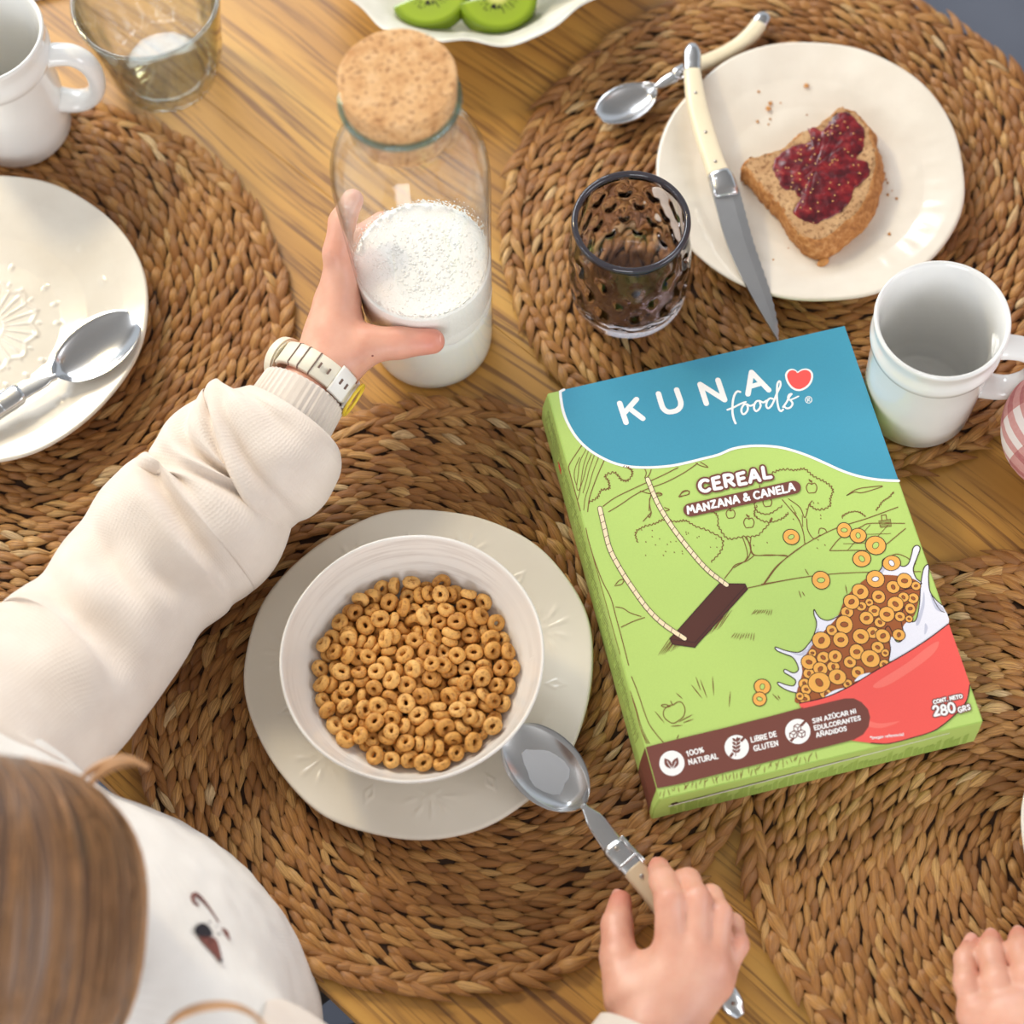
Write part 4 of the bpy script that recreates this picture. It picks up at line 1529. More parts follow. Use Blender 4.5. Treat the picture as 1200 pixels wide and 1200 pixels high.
for k, (x, y, s_, lab) in enumerate(CR):
    rgk = random.Random(k)
    bm = bmesh.new()
    bmesh.ops.create_icosphere(bm, subdivisions=2, radius=.00115 * s_)
    for v in bm.verts:
        v.co *= 1 + .35 * mnoise.noise(v.co * 900 / s_ + Vector((k, 0, 0)))
        v.co.z *= .7
        v.co.x *= 1.35 if s_ > 2 else 1.05
    me = bpy.data.meshes.new('crumb')
    bm.to_mesh(me)
    bm.free()
    p = P(x, y, .016)
    q = math.hypot(p.x - .214, p.y - .7426) / .1008
    zz = .0088 + float(np.interp(q, [0, .55, .75, .92, 1], [.004, .0045, .008, .013, .015])) + .0006 * s_
    o = obj('toast_crumb', me, M_BITS, loc=(p.x, p.y, zz), rot=(0, 0, rgk.uniform(0, 3)))
    if lab:
        tag(o, lab, 'crumb', 'crumbs on the toast plate')
    else:
        tag(o, 'tiny speck of a bread crumb scattered on the toast plate', 'crumb', 'crumbs on the toast plate')

# ------------------------------------------------------------------ bowl of kiwi
KC = P(556, -95, .046)
t = NT('kiwi_bowl_glaze')
f = t.noise(40, 4, t.coords())
t.set(Base_Color=t.ramp(f, [(0.3, lin(214, 210, 196)), (0.7, lin(232, 228, 218))]), Roughness=0.25)
t.bump(f, 0.2, 0.003)
M_KB = t.m


def kwob(th, r, z):
    return 1 + (.020 * math.sin(9 * th + 1) + .012 * math.sin(5 * th + .3) + .01 * math.sin(16 * th)) * (z / .046) ** 2


kp = smooth_pts([(0, 0), (.045, 0), (.050, .002), (.070, .014), (.090, .030), (.106, .0445), (.1075, .0462), (.1055, .0466), (.098, .041), (.085, .030), (.066, .017), (.045, .0070), (0, .0058)], 52)
kp[0, 0] = kp[-1, 0] = 0
kb = obj('fruit_bowl', lathe('fruit_bowl', [tuple(q) for q in kp], 180, kwob, lambda th, r, z: .0022 * math.sin(7 * th + 2) * (z / .046) ** 2), M_KB, loc=(KC.x, KC.y, .0003))
tag(kb, 'white scalloped bowl of cut kiwi behind the corked carafe', 'bowl')
t = NT('kiwi_flesh')
co = t.coords()
sep = t.n('ShaderNodeSeparateXYZ')
t.l(co, sep.inputs[0])
rr = t.n('ShaderNodeVectorMath', operation='LENGTH')
mpv = t.n('ShaderNodeMapping')
mpv.inputs['Scale'].default_value = (1, 1, 0)
t.l(co, mpv.inputs[0])
t.l(mpv.outputs[0], rr.inputs[0])
rad_ = t.math('MULTIPLY', rr.outputs['Value'], 1 / .026)
ang = t.math('ARCTAN2', sep.outputs[1], sep.outputs[0])
sp = t.n('ShaderNodeCombineXYZ')
t.l(t.math('MULTIPLY', ang, 5.5), sp.inputs[0])
t.l(t.math('MULTIPLY', rad_, 2.6), sp.inputs[1])
sn = t.noise(1.6, 1, sp.outputs[0])
ringm = t.ramp(rad_, [(0.24, (0, 0, 0, 1)), (0.32, (1, 1, 1, 1)), (0.52, (1, 1, 1, 1)), (0.60, (0, 0, 0, 1))])
cc = t.ramp(rad_, [(0.0, lin(214, 216, 150)), (0.24, lin(196, 196, 104)), (0.36, lin(140, 160, 46)), (0.85, lin(150, 172, 44)), (1.0, lin(120, 144, 26))])
cc = t.mix(t.math('MULTIPLY', ringm, t.ramp(sn, [(0.56, (0, 0, 0, 1)), (0.60, (1, 1, 1, 1))])), cc, lin(34, 28, 18))
t.set(Base_Color=cc, Roughness=0.25, Subsurface_Weight=0.2, Subsurface_Radius=(.004, .006, .002))
M_KIWI = t.m


def kiwi(px, py, z, rx, ry, rz, label, half=True):
    R = .026
    pts = [(R * math.cos(a) * 1.06, R * math.sin(a)) for a in np.linspace(0, PI if half else 2 * PI, 26 if half else 40)]
    if not half:
        pts = pts[:-1]
    me = slab('kiwi_piece', pts, 0, .0140, .0022)
    p = P(px, py, z)
    o = obj('kiwi_piece', me, M_KIWI, loc=p, rot=(rx, ry, rz))
    return tag(o, label, 'fruit', 'kiwi pieces in the scalloped bowl')


kiwi(506, 1, .028, -.10, .10, math.radians(198), 'peeled kiwi half slice at the left of the scalloped bowl, nearest the carafe cork')
kiwi(582, 6, .027, -.14, -.04, math.radians(190), 'peeled kiwi half slice at the front of the scalloped bowl')
kiwi(642, -42, .034, .1, .1, math.radians(150), 'peeled kiwi half slice at the right side of the scalloped bowl')
kiwi(540, -82, .040, .25, .1, math.radians(170), 'peeled kiwi half slice farthest back in the scalloped bowl')

# ------------------------------------------------------------------ folded napkin beyond the tumbler
M_NAP = simple('white_linen', lin(228, 220, 218), 0.85, 0, .05, 80)
pc = P(28, -44, 0.0)
pts = []
nk = thing('napkin', 'folded white napkin behind the left mug, barely in view', 'napkin', (pc.x, pc.y, .0004), math.radians(12))
for k in range(3):
    bm = bmesh.new()
    bmesh.ops.create_grid(bm, x_segments=14, y_segments=10, size=1)
    for v in bm.verts:
        x, y = v.co.x * (.075 - .002 * k), v.co.y * (.036 - .001 * k)
        v.co = Vector((x, y, .0016 + .0026 * k + .0008 * fbm(x, y, k, 40)))
    me = bpy.data.meshes.new('fold')
    bm.to_mesh(me)
    bm.free()
    me.polygons.foreach_set('use_smooth', [True] * len(me.polygons))
    o = obj('fold', me, M_NAP, nk)
    so = o.modifiers.new('thick', 'SOLIDIFY')
    so.thickness = .0016
# ------------------------------------------------------------------ cereal box
BXC, BYAW, BW, BH, BZ0, BZT = (.14343, .46524), .162746, .19117, .26654, .0086, .0430
_cb, _sb = math.cos(BYAW), math.sin(BYAW)


def BX(px, py):
    """photograph pixel on the printed face -> the box's own millimetre frame"""
    p = P(px, py, BZT)
    dx, dy = p.x - BXC[0], p.y - BXC[1]
    return (dx * _cb + dy * _sb, -dx * _sb + dy * _cb)


CROPS = {'A': (640, 380, 2.0692), '1': (640, 380, 5.4545), '2': (840, 380, 5.4545), '3': (680, 560, 4.6154), '4': (860, 560, 3.75), '5': (740, 780, 5.4545), '6': (940, 760, 5.4545)}


def C(crop, pts):
    ox, oy, s_ = CROPS[crop]
    hw, hh = BW / 2 - .0002, BH / 2 - .0002
    out = []
    for x, y in pts:
        a, b = BX(ox + x / s_, oy + y / s_)
        out.append((max(-hw, min(hw, a)), max(-hh, min(hh, b))))
    return out


class Ink:
    """flat print gathered into one mesh; strokes step up by microns so that none lies in another's plane"""
    def __init__(s):
        s.V, s.F, s.c = [], [], 0

    def lev(s):
        s.c += 1
        return (s.c % 5) * 3.5e-6

    def poly(s, pts, z=None):
        z = s.lev() if z is None else z
        o = len(s.V)
        s.V += [(q[0], q[1], z) for q in pts]
        s.F.append(tuple(range(o, o + len(pts))))

    def dot(s, c, r, n=10, ry=None, rot=0.0):
        ry = r if ry is None else ry
        s.poly([(c[0] + r * math.cos(a) * math.cos(rot) - ry * math.sin(a) * math.sin(rot), c[1] + r * math.cos(a) * math.sin(rot) + ry * math.sin(a) * math.cos(rot)) for a in np.linspace(0, 2 * PI, n, endpoint=False)])

    def line(s, pts, w, smooth=0, closed=False, caps=8, taper=False):
        p = np.asarray(pts, float)
        if smooth:
            p = smooth_pts(p, smooth, closed)
        keep = [0]
        for i in range(1, len(p)):
            if np.hypot(*(p[i] - p[keep[-1]])) > 2e-6:
                keep.append(i)
        p = p[keep]
        if len(p) < 2:
            return
        if not closed and len(p) > 4 and np.hypot(*(p[0] - p[-1])) < 1e-5:
            closed = True
            p = p[:-1]
        if closed:
            s.ribbon(p, w, True, 0, False)
            return
        d = np.diff(p, axis=0)
        an = np.arctan2(d[:, 1], d[:, 0])
        st = 0
        for i in range(1, len(p) - 1):
            t = abs((an[i] - an[i - 1] + PI) % (2 * PI) - PI)
            if t > .75:
                s.ribbon(p[st:i + 1], w, False, max(caps, 6), taper)
                st = i
        s.ribbon(p[st:], w, False, caps, taper)

    def ribbon(s, p, w, closed, caps, taper):
        n = len(p)
        z0 = s.lev()
        if closed:
            T = np.roll(p, -1, 0) - np.roll(p, 1, 0)
        else:
            T = np.gradient(p, axis=0)
        T /= np.linalg.norm(T, axis=1)[:, None] + 1e-12
        N = np.stack([-T[:, 1], T[:, 0]], 1)
        o = len(s.V)
        for i in range(n):
            h = w / 2 * (.25 + .75 * math.sin(PI * i / (n - 1)) if taper else 1)
            z = z0 + (0 if closed else 1.0e-5 * i / n)
            a, b = p[i] + N[i] * h, p[i] - N[i] * h
            s.V += [(a[0], a[1], z), (b[0], b[1], z)]
        for i in range(n if closed else n - 1):
            j = (i + 1) % n
            s.F.append((o + 2 * i, o + 2 * i + 1, o + 2 * j + 1, o + 2 * j))
        if caps and not closed:
            for e, sg in ((0, -1), (n - 1, 1)):
                a0 = math.atan2(N[e][1], N[e][0])
                z = s.V[o + 2 * e][2]
                q = len(s.V)
                m = max(3, caps // 2)
                s.V += [(p[e][0] + w / 2 * math.cos(a0 - sg * PI * i / m), p[e][1] + w / 2 * math.sin(a0 - sg * PI * i / m), z) for i in range(m + 1)]
                s.F.append(tuple(range(q, q + m + 1)))

    def build(s, name, mat, parent, z):
        me = bpy.data.meshes.new(name)
        me.from_pydata([(x, y, z + q) for x, y, q in s.V], [], s.F)
        bm = bmesh.new()
        bm.from_mesh(me)
        bmesh.ops.triangulate(bm, faces=[f for f in bm.faces if len(f.verts) > 4])
        bm.normal_update()
        for f in bm.faces:
            if f.normal.z < 0:
                f.normal_flip()
        bm.to_mesh(me)
        bm.free()
        me.update()
        return obj(name, me, mat, parent)


def print_mat(name, c, rough=0.42):
    t = NT(name)
    f = t.noise(1500, 2, t.coords())
    d = tuple(x * .96 for x in c[:3]) + (1,)
    t.set(Base_Color=t.ramp(f, [(0.35, d), (0.65, c)]), Roughness=rough)
    return t.m


I_GREEN = print_mat('print_green', lin(182, 209, 112))
I_BLUE = print_mat('print_blue', lin(66, 150, 178), 0.36)
I_WHITE = print_mat('print_white', lin(244, 242, 240))
I_BROWN = print_mat('print_brown', lin(116, 66, 56))
I_LINE = print_mat('print_linework', lin(124, 82, 48))
I_RED = print_mat('print_red', lin(238, 92, 84))
I_REDHI = print_mat('print_red_light', lin(242, 116, 104))
I_HEART = print_mat('print_heart', lin(246, 86, 82))
I_DARK = print_mat('print_dark', lin(52, 32, 34))
I_ORANGE = print_mat('print_orange', lin(236, 172, 84))
I_RUST = print_mat('print_rust', lin(158, 88, 46))
I_MILK = print_mat('print_milk', lin(232, 230, 238))
I_GREY = print_mat('print_milk_shade', lin(196, 196, 212))
I_CREAM = print_mat('print_cream', lin(244, 220, 182))
I_PLANK = print_mat('print_plank', lin(84, 46, 38))
I_HATCH = print_mat('print_hatch', lin(128, 132, 74))

box = thing('cereal_box', 'green and blue cereal box lying flat with a printed bowl and swing', 'box', (BXC[0], BXC[1], 0), BYAW)
hw, hh = BW / 2, BH / 2
# carton: the printed face, sides that splay a little towards the table
bm = bmesh.new()
fl_, fr_, fb_, ft_ = .0042, .0006, .0012, .0004
top = [bm.verts.new((x, y, BZT - .00012)) for x, y in ((-hw, -hh), (hw, -hh), (hw, hh), (-hw, hh))]
mid = [bm.verts.new((x, y, (BZ0 + BZT) / 2)) for x, y in ((-hw - fl_ * .8, -hh - fb_ * .6), (hw + fr_, -hh - fb_ * .6), (hw + fr_, hh + ft_), (-hw - fl_ * .8, hh + ft_))]
low = [bm.verts.new((x, y, BZ0)) for x, y in ((-hw - fl_, -hh - fb_), (hw + fr_, -hh - fb_), (hw + fr_, hh + ft_), (-hw - fl_, hh + ft_))]
bm.faces.new(top)
bm.faces.new(low[::-1])
for a, b in ((top, mid), (mid, low)):
    for i in range(4):
        j = (i + 1) % 4
        bm.faces.new((b[i], b[j], a[j], a[i]))
bmesh.ops.recalc_face_normals(bm, faces=bm.faces)
bmesh.ops.bevel(bm, geom=[e for e in bm.edges if e.calc_face_angle(0) > .5], offset=.0006, segments=2, affect='EDGES')
me = bpy.data.meshes.new('carton')
bm.to_mesh(me)
bm.free()
obj('carton', me, I_GREEN, box)
Z = BZT
E5 = .00003

# --- blue header with its white wave
wave = C('1', [(86, 400), (90, 430), (95, 480), (110, 560), (142, 640), (195, 725), (265, 795), (350, 850), (450, 893), (560, 913), (680, 915), (800, 905), (900, 885), (1000, 860), (1100, 835)]) + \
    C('2', [(100, 797), (200, 780), (300, 778), (400, 787), (500, 812), (600, 848), (700, 892), (800, 937), (900, 970), (1000, 990), (1080, 998), (1175, 998)])
wave = [(-hw + .0105, hh - .0002)] + [tuple(q) for q in smooth_pts(wave[1:], 90)]
k = Ink()
k.poly(wave + [(hw - .0002, hh - .0002)])
k.build('blue_header', I_BLUE, box, Z + E5)
k = Ink()
k.line(wave, .0017)
k.build('white_wave', I_WHITE, box, Z + 2 * E5)

# --- brand lettering
k = Ink()
LW = .0034
for st in ([(470, 505), (511, 628)], [(577, 480), (505, 562)], [(535, 540), (618, 603)],):
    k.line(C('1', st), LW, caps=14)
k.line(C('1', [(718, 444), (737, 510), (750, 540), (775, 559), (802, 560), (835, 551), (856, 530), (861, 500), (850, 465), (834, 419)]), LW, 24, caps=14)
k.line(C('1', [(1024, 507), (984, 384), (1141, 484), (1098, 357)]), LW, caps=14)
k.line(C('2', [(199, 447), (222, 307), (332, 421)]), LW, caps=14)
k.line(C('2', [(212, 400), (285, 378)]), LW * .9, caps=14)
k.build('brand_letters', I_WHITE, box, Z + 3 * E5)
k = Ink()
fw = .00125
k.line(C('2', [(150, 433), (130, 430), (112, 455), (102, 500), (100, 560), (108, 605), (120, 634)]), fw * 1.1, 26)
k.line(C('2', [(68, 547), (105, 533), (150, 510), (185, 497)]), fw, 14)
k.line(C('2', [(196, 513), (176, 513), (160, 535), (158, 560), (170, 576), (188, 564), (199, 540), (195, 515), (215, 522), (238, 512)]), fw, 40)
k.line(C('2', [(276, 490), (255, 492), (241, 512), (238, 538), (250, 556), (268, 545), (280, 522), (276, 494), (298, 500), (318, 488)]), fw, 40)
k.line(C('2', [(360, 478), (340, 474), (322, 492), (316, 520), (326, 538), (345, 526), (362, 496), (385, 440), (407, 392), (402, 364), (388, 380), (384, 430), (386, 490), (396, 540), (410, 556), (424, 545)]), fw, 60)
k.line(C('2', [(424, 530), (445, 500), (465, 462), (478, 446), (462, 452), (456, 474), (476, 492), (484, 510), (470, 532), (448, 538), (432, 528)]), fw, 44)
k.line(C('2', [(470, 484), (495, 474), (522, 461)]), fw * .8, 10)
k.build('script_letters', I_WHITE, box, Z + 4 * E5)
k = Ink()
ring = [(587 + 21 * math.cos(a), 483 + 21 * math.sin(a)) for a in np.linspace(0, 2 * PI, 22, endpoint=False)]
k.line(C('2', ring), .00045, 0, True)
k.line(C('2', [(581, 495), (578, 473), (591, 471), (594, 480), (580, 484), (597, 493)]), .00045)
k.build('registered_mark', I_WHITE, box, Z + 3 * E5)
heart = [(515, 310), (500, 296), (478, 290), (456, 300), (443, 322), (447, 352), (462, 384), (490, 412), (525, 422), (560, 411), (590, 386), (607, 352), (609, 320), (596, 298), (573, 289), (548, 292), (528, 302)]
hc_ = smooth_pts(C('2', heart), 60, True)
k = Ink()
k.poly([tuple(q) for q in hc_])
k.line(hc_, .0012, 0, True)
k.build('heart_border', I_WHITE, box, Z + 3 * E5)
cm = hc_.mean(0)
k = Ink()
k.poly([tuple(cm + (q - cm) * .92) for q in hc_])
k.build('red_heart', I_HEART, box, Z + 4 * E5)

# --- hand-drawn capitals as strokes in a 0..1 box (x, y up)
def arc(cx, cy, rx, ry, a0, a1, n=9):
    return [(cx + rx * math.cos(math.radians(a)), cy + ry * math.sin(math.radians(a))) for a in np.linspace(a0, a1, n)]


GL = {
    'A': (.74, [[(0, 0), (.34, 1), (.42, 1), (.72, 0)], [(.16, .34), (.60, .36)]]),
    'B': (.64, [[(.04, 0), (.04, 1)], [(.04, 1)] + arc(.3, .77, .28, .23, 90, -90) + [(.04, .53)], [(.04, .53)] + arc(.32, .27, .32, .27, 90, -90) + [(.04, 0)]]),
    'C': (.68, [arc(.40, .5, .40, .5, 50, 310, 15)]),
    'D': (.70, [[(.04, 0), (.04, 1)], [(.04, 1)] + arc(.18, .5, .48, .5, 90, -90, 11) + [(.04, 0)]]),
    'E': (.56, [[(.52, 1), (.05, .97), (.05, .02), (.55, 0)], [(.05, .5), (.46, .52)]]),
    'G': (.74, [arc(.40, .5, .40, .5, 55, 320, 15) + [(.72, .42), (.46, .42)]]),
    'I': (.16, [[(.06, 0), (.08, 1)]]),
    'i': (.20, [[(.08, 0), (.10, .68)], [(.10, .94), (.11, .96)]]),
    'L': (.54, [[(.06, 1), (.04, .02), (.52, 0)]]),
    'M': (.88, [[(.02, 0), (.14, 1), (.44, .36), (.72, 1), (.86, 0)]]),
    'N': (.74, [[(.04, 0), (.08, .97), (.64, .06), (.68, 1)]]),
    'n': (.64, [[(.04, 0), (.06, .74), (.54, .10), (.58, .78)]]),
    'O': (.78, [arc(.38, .5, .38, .5, 90, 450, 18)]),
    'R': (.68, [[(.05, 0), (.05, 1)], [(.05, 1)] + arc(.32, .74, .30, .26, 90, -90) + [(.05, .48)], [(.30, .48), (.64, 0)]]),
    'S': (.62, [[(.56, .86), (.40, .99), (.18, .96), (.06, .78), (.16, .60), (.44, .46), (.56, .28), (.46, .06), (.22, 0), (.03, .13)]]),
    'T': (.64, [[(0, .98), (.64, 1)], [(.32, .99), (.30, 0)]]),
    'U': (.70, [[(.04, 1), (.05, .4)] + arc(.35, .32, .30, .32, 190, 350, 9) + [(.66, .4), (.66, 1)]]),
    'Z': (.64, [[(.05, .97), (.58, 1), (.04, .02), (.62, .03)]]),
    'F': (.54, [[(.5, 1), (.05, .98), (.05, 0)], [(.05, .52), (.44, .54)]]),
    '0': (.70, [arc(.34, .5, .34, .5, 90, 450, 18)]),
    '1': (.36, [[(.04, .78), (.22, 1), (.22, 0)]]),
    '2': (.66, [arc(.32, .70, .28, .30, 165, -30, 9) + [(.04, .02), (.62, .03)]]),
    '8': (.66, [arc(.32, .75, .24, .25, 90, 450, 14), arc(.32, .26, .31, .26, 90, 450, 14)]),
    '%': (.84, [arc(.16, .76, .14, .2, 0, 360, 10), arc(.64, .24, .14, .2, 0, 360, 10), [(.14, 0), (.66, 1)]]),
    '&': (.78, [[(.74, .02), (.20, .74), (.22, .94), (.40, .98), (.48, .82), (.10, .38), (.06, .16), (.22, 0), (.48, .06), (.70, .42)]]),
    '.': (.20, [[(.08, .02), (.09, .03)]]),
    '*': (.36, [[(.16, .6), (.16, 1)], [(.02, .7), (.30, .92)], [(.02, .92), (.30, .7)]]),
    'a': (.52, [arc(.22, .3, .21, .3, 60, 300, 12), [(.44, .62), (.44, 0)]]),
    'e': (.50, [[(.04, .32), (.44, .34)] + arc(.23, .31, .22, .31, 10, 310, 13)]),
    'm': (.78, [[(.04, 0), (.04, .6)], [(.04, .45), (.18, .62), (.36, .5), (.36, 0)], [(.36, .45), (.5, .62), (.68, .5), (.68, 0)]]),
    'g': (.52, [arc(.22, .3, .21, .3, 60, 300, 12), [(.44, .6), (.44, -.18), (.28, -.3), (.06, -.22)]]),
    'l': (.16, [[(.06, 0), (.06, 1)]]),
    'r': (.34, [[(.04, 0), (.04, .6)], [(.04, .4), (.16, .58), (.32, .58)]]),
    'f': (.36, [[(.32, .98), (.18, .98), (.14, .8), (.14, 0)], [(0, .6), (.3, .6)]]),
    'c': (.46, [arc(.24, .3, .22, .3, 50, 310, 11)]),
    'w': (.5, [[(.02, 0), (.04, .6)], [(.04, .42), (.2, .62), (.4, .48), (.4, 0)]]),
}
ACC = {'\u00da': ('U', [(.30, 1.16), (.44, 1.30)]), '\u00d1': ('N', [(.12, 1.16), (.28, 1.24), (.44, 1.16), (.60, 1.24)])}


def text(ink, s, crop, p0, p1, cap, w, track=.20, jitter=0.0, seed=1, adv=None):
    """s set between baseline points p0 and p1 of a crop; cap height and stroke width in crop units"""
    rg = random.Random(seed)
    W_ = 0.0
    for ch in s:
        base = ACC.get(ch, (ch,))[0]
        W_ += (.36 if ch == ' ' else GL[base][0] + track)
    dx, dy = p1[0] - p0[0], p1[1] - p0[1]
    L = math.hypot(dx, dy)
    ux, uy = dx / L, dy / L
    vx, vy = uy, -ux                      # cap direction, up on the page
    kx = L / (W_ - track)
    x = 0.0
    sc = CROPS[crop][2]
    for ch in s:
        if ch == ' ':
            x += .36
            continue
        base, acc = ACC.get(ch, (ch, None))
        wid, strokes = GL[base]
        jy, jr = rg.uniform(-1, 1) * jitter, rg.uniform(-1, 1) * jitter * .6
        strokes = list(strokes) + ([acc] if acc else [])
        for st in strokes:
            q = []
            for a, b in st:
                b2 = b + jy + (a - wid / 2) * jr
                a2 = x + a + (b - .5) * -jr * .6
                q.append((p0[0] + ux * a2 * kx + vx * b2 * cap, p0[1] + uy * a2 * kx + vy * b2 * cap))
            ink.line(C(crop, q), w / sc * .000487, caps=8)
        x += wid + track


# --- linework of the orchard scene (thin brown strokes)
k = Ink()
tw_ = .00050


def L3(pts, n=0, crop='3', w=tw_, closed=False):
    k.line(C(crop, pts), w, n, closed, caps=0)


rg = random.Random(3)


def leafy(pts, crop, n=0, amp=7, closed=False):
    """a wobbling foliage outline through pts"""
    p = smooth_pts(pts, max(12, len(pts) * 6), closed)
    out = []
    for i, q in enumerate(p):
        a = amp if i % 2 else -amp * .4
        d = p[min(i + 1, len(p) - 1)] - p[max(i - 1, 0)]
        d = d / (np.hypot(*d) + 1e-6)
        out.append((q[0] + d[1] * a + rg.uniform(-2, 2), q[1] - d[0] * a + rg.uniform(-2, 2)))
    k.line(C(crop, out), tw_, len(out) * 3, caps=0)


# the big trunk and its branch at upper left
L3([(235, 765), (190, 830), (145, 905), (138, 950), (160, 1010), (185, 1100), (200, 1200)], 30, '1')
L3([(372, 868), (335, 950), (300, 1040), (275, 1120), (265, 1200)], 24, '1')
for q in ([(255, 800), (215, 880), (205, 960), (195, 1040), (210, 1060), (240, 980), (260, 900), (290, 830)], [(270, 810), (240, 900), (225, 990), (215, 1070), (200, 1130), (215, 1180)], [(310, 830), (275, 930), (255, 1010), (235, 1080)], [(335, 850), (300, 940), (275, 1030), (250, 1110), (240, 1190)], [(215, 850), (185, 920), (180, 980), (195, 1030)]):
    L3(q, 20, '1', tw_ * .7)
L3([(362, 1165), (430, 1115), (500, 1078), (620, 1022), (740, 968), (845, 915)], 30, '1')
L3([(398, 1200), (480, 1150), (560, 1095), (640, 1055), (760, 1012), (880, 950), (970, 888)], 30, '1')
L3([(630, 985), (640, 950), (630, 925)], 8, '1')
L3([(640, 985), (660, 960), (672, 928)], 8, '1')
leafy([(275, 1142), (330, 1108), (355, 1060), (405, 1052), (400, 1000), (378, 968), (440, 952), (475, 992), (520, 1002), (555, 955), (535, 918), (495, 905)], '1', amp=9)
L3([(600, 1065), (660, 1082), (740, 1085)], 10, '1')
L3([(670, 1090), (660, 1140), (668, 1185), (672, 1200)], 10, '1')
L3([(690, 1088), (720, 1075), (742, 1088), (715, 1098), (690, 1088)], 14, '1')
L3([(850, 1108), (870, 1070), (905, 1062), (915, 1085), (880, 1095), (850, 1108)], 14, '1')
L3([(958, 888), (990, 905), (1035, 915), (1010, 895), (985, 882)], 14, '1')
L3([(340, 235), (372, 200), (385, 185), (375, 215), (365, 200)], 10)
L3([(375, 110), (372, 180)], 6)
L3([(455, 160), (482, 172), (460, 180)], 8)
L3([(185, 585), (210, 555), (235, 550), (225, 575), (185, 585)], 12)
L3([(530, 100), (560, 75), (590, 72), (580, 92), (530, 100)], 12)
# long trunk edge down the left side of the face
L3([(30, 270), (45, 340), (75, 440), (120, 560), (165, 650), (195, 760), (225, 870), (262, 1015)], 40)
L3([(0, 70), (40, 170), (80, 290), (112, 372), (160, 440), (205, 492)], 24, '5')
for d, n0 in ((14, 0), (24, 1), (34, 2)):
    L3([(0 + n0 * 4 - 10, 120 + d * 3), (30, 260 + d), (80 - d, 400), (130 - d, 500)], 20, '5', tw_ * .7)
    L3([(20, 330 + 40 * n0), (60 - n0 * 6, 500), (130 - n0 * 8, 720), (200 - n0 * 9, 960)], 20, '3', tw_ * .7)
# bushes and trees
leafy([(312, 350), (300, 300), (335, 270), (400, 250), (450, 228), (520, 238), (570, 232), (620, 262), (700, 292), (768, 335), (755, 400), (705, 455)], '3', amp=6)
leafy([(700, 175), (740, 205), (748, 270), (800, 330), (880, 320), (960, 312), (1020, 250), (1040, 215)], '3', amp=6)
L3([(878, 322), (895, 370), (905, 420), (890, 452)], 14)
L3([(900, 320), (918, 370), (940, 415), (1010, 420), (1100, 418), (1125, 425)], 20)
L3([(780, 545), (815, 500), (840, 470), (900, 450), (940, 420)], 20)
L3([(990, 575), (1055, 485), (1130, 422), (1200, 370)], 20)
L3([(900, 597), (1000, 576), (1100, 556), (1200, 538)], 10)
L3([(190, 698), (230, 705), (270, 730), (330, 750)], 14)
L3([(220, 808), (290, 775), (350, 755)], 8)
leafy([(275, 1030), (245, 1120), (250, 1190), (330, 1215), (420, 1160)], '2', amp=5)
leafy([(352, 952), (420, 930), (500, 935), (560, 928), (620, 975), (690, 1010), (738, 1055), (725, 1110), (715, 1165), (640, 1182), (590, 1150)], '2', amp=8)
leafy([(100, 120), (90, 165), (140, 195), (205, 185), (240, 155)], '4', amp=4)
L3([(212, 95), (250, 140), (285, 185), (305, 240), (312, 292)], 20, '4')
L3([(240, 92), (290, 130), (312, 175), (330, 120), (345, 100)], 20, '4')
L3([(320, 180), (325, 230), (352, 268), (380, 250)], 14, '4')
for q in ([(265, 150), (290, 190)], [(300, 165), (303, 215)], [(250, 120), (275, 158)]):
    L3(q, 0, '4', tw_ * .7)
L3([(0, 395), (60, 355), (75, 300), (50, 262)], 14, '4')
L3([(75, 262), (72, 310), (90, 340), (160, 338), (240, 345)], 14, '4')
L3([(135, 465), (200, 380), (300, 300), (440, 225), (580, 180), (722, 128)], 30, '4')
L3([(120, 468), (340, 432), (540, 416), (822, 412)], 10, '4')
L3([(420, 320), (470, 262), (560, 215), (600, 200), (752, 200)], 14, '4')
L3([(420, 320), (540, 318), (640, 310), (755, 222)], 10, '4')
for q in ([(480, 290), (640, 285)], [(520, 250), (690, 245)], [(500, 318), (600, 205)], [(580, 314), (680, 205)]):
    L3(q, 0, '4', tw_ * .6)
L3([(636, 190), (688, 182), (692, 212), (645, 218), (636, 190)], 0, '4')
L3([(650, 188), (648, 165), (668, 162), (672, 184)], 0, '4')
for q in range(4):
    L3([(640, 195 + q * 6), (690, 188 + q * 6)], 0, '4', tw_ * .6)
leafy([(475, 175), (500, 155), (545, 150), (578, 172)], '4', amp=4)
leafy([(625, 145), (650, 110), (680, 88), (705, 62)], '4', amp=4)
L3([(372, 245), (378, 222), (400, 225), (408, 238)], 8, '4')
L3([(690, 342), (720, 335), (760, 350), (800, 380)], 12, '4')
L3([(495, 78), (540, 50), (600, 40), (655, 36), (612, 52), (560, 66), (530, 62), (495, 78)], 26, '4')
# apples
def apple(cx, cy, r, crop):
    L3([(cx, cy - r * .8), (cx - r * .6, cy - r), (cx - r, cy - r * .2), (cx - r * .6, cy + r * .8), (cx, cy + r * .8), (cx + r * .7, cy + r * .7), (cx + r, cy - r * .2), (cx + r * .6, cy - r), (cx, cy - r * .8)], 36, crop)
    L3([(cx, cy - r * .7), (cx + r * .05, cy - r * 1.5)], 0, crop)
    L3([(cx, cy - r * 1.3), (cx - r * .5, cy - r * 1.7), (cx - r * .2, cy - r * 1.2)], 8, crop)


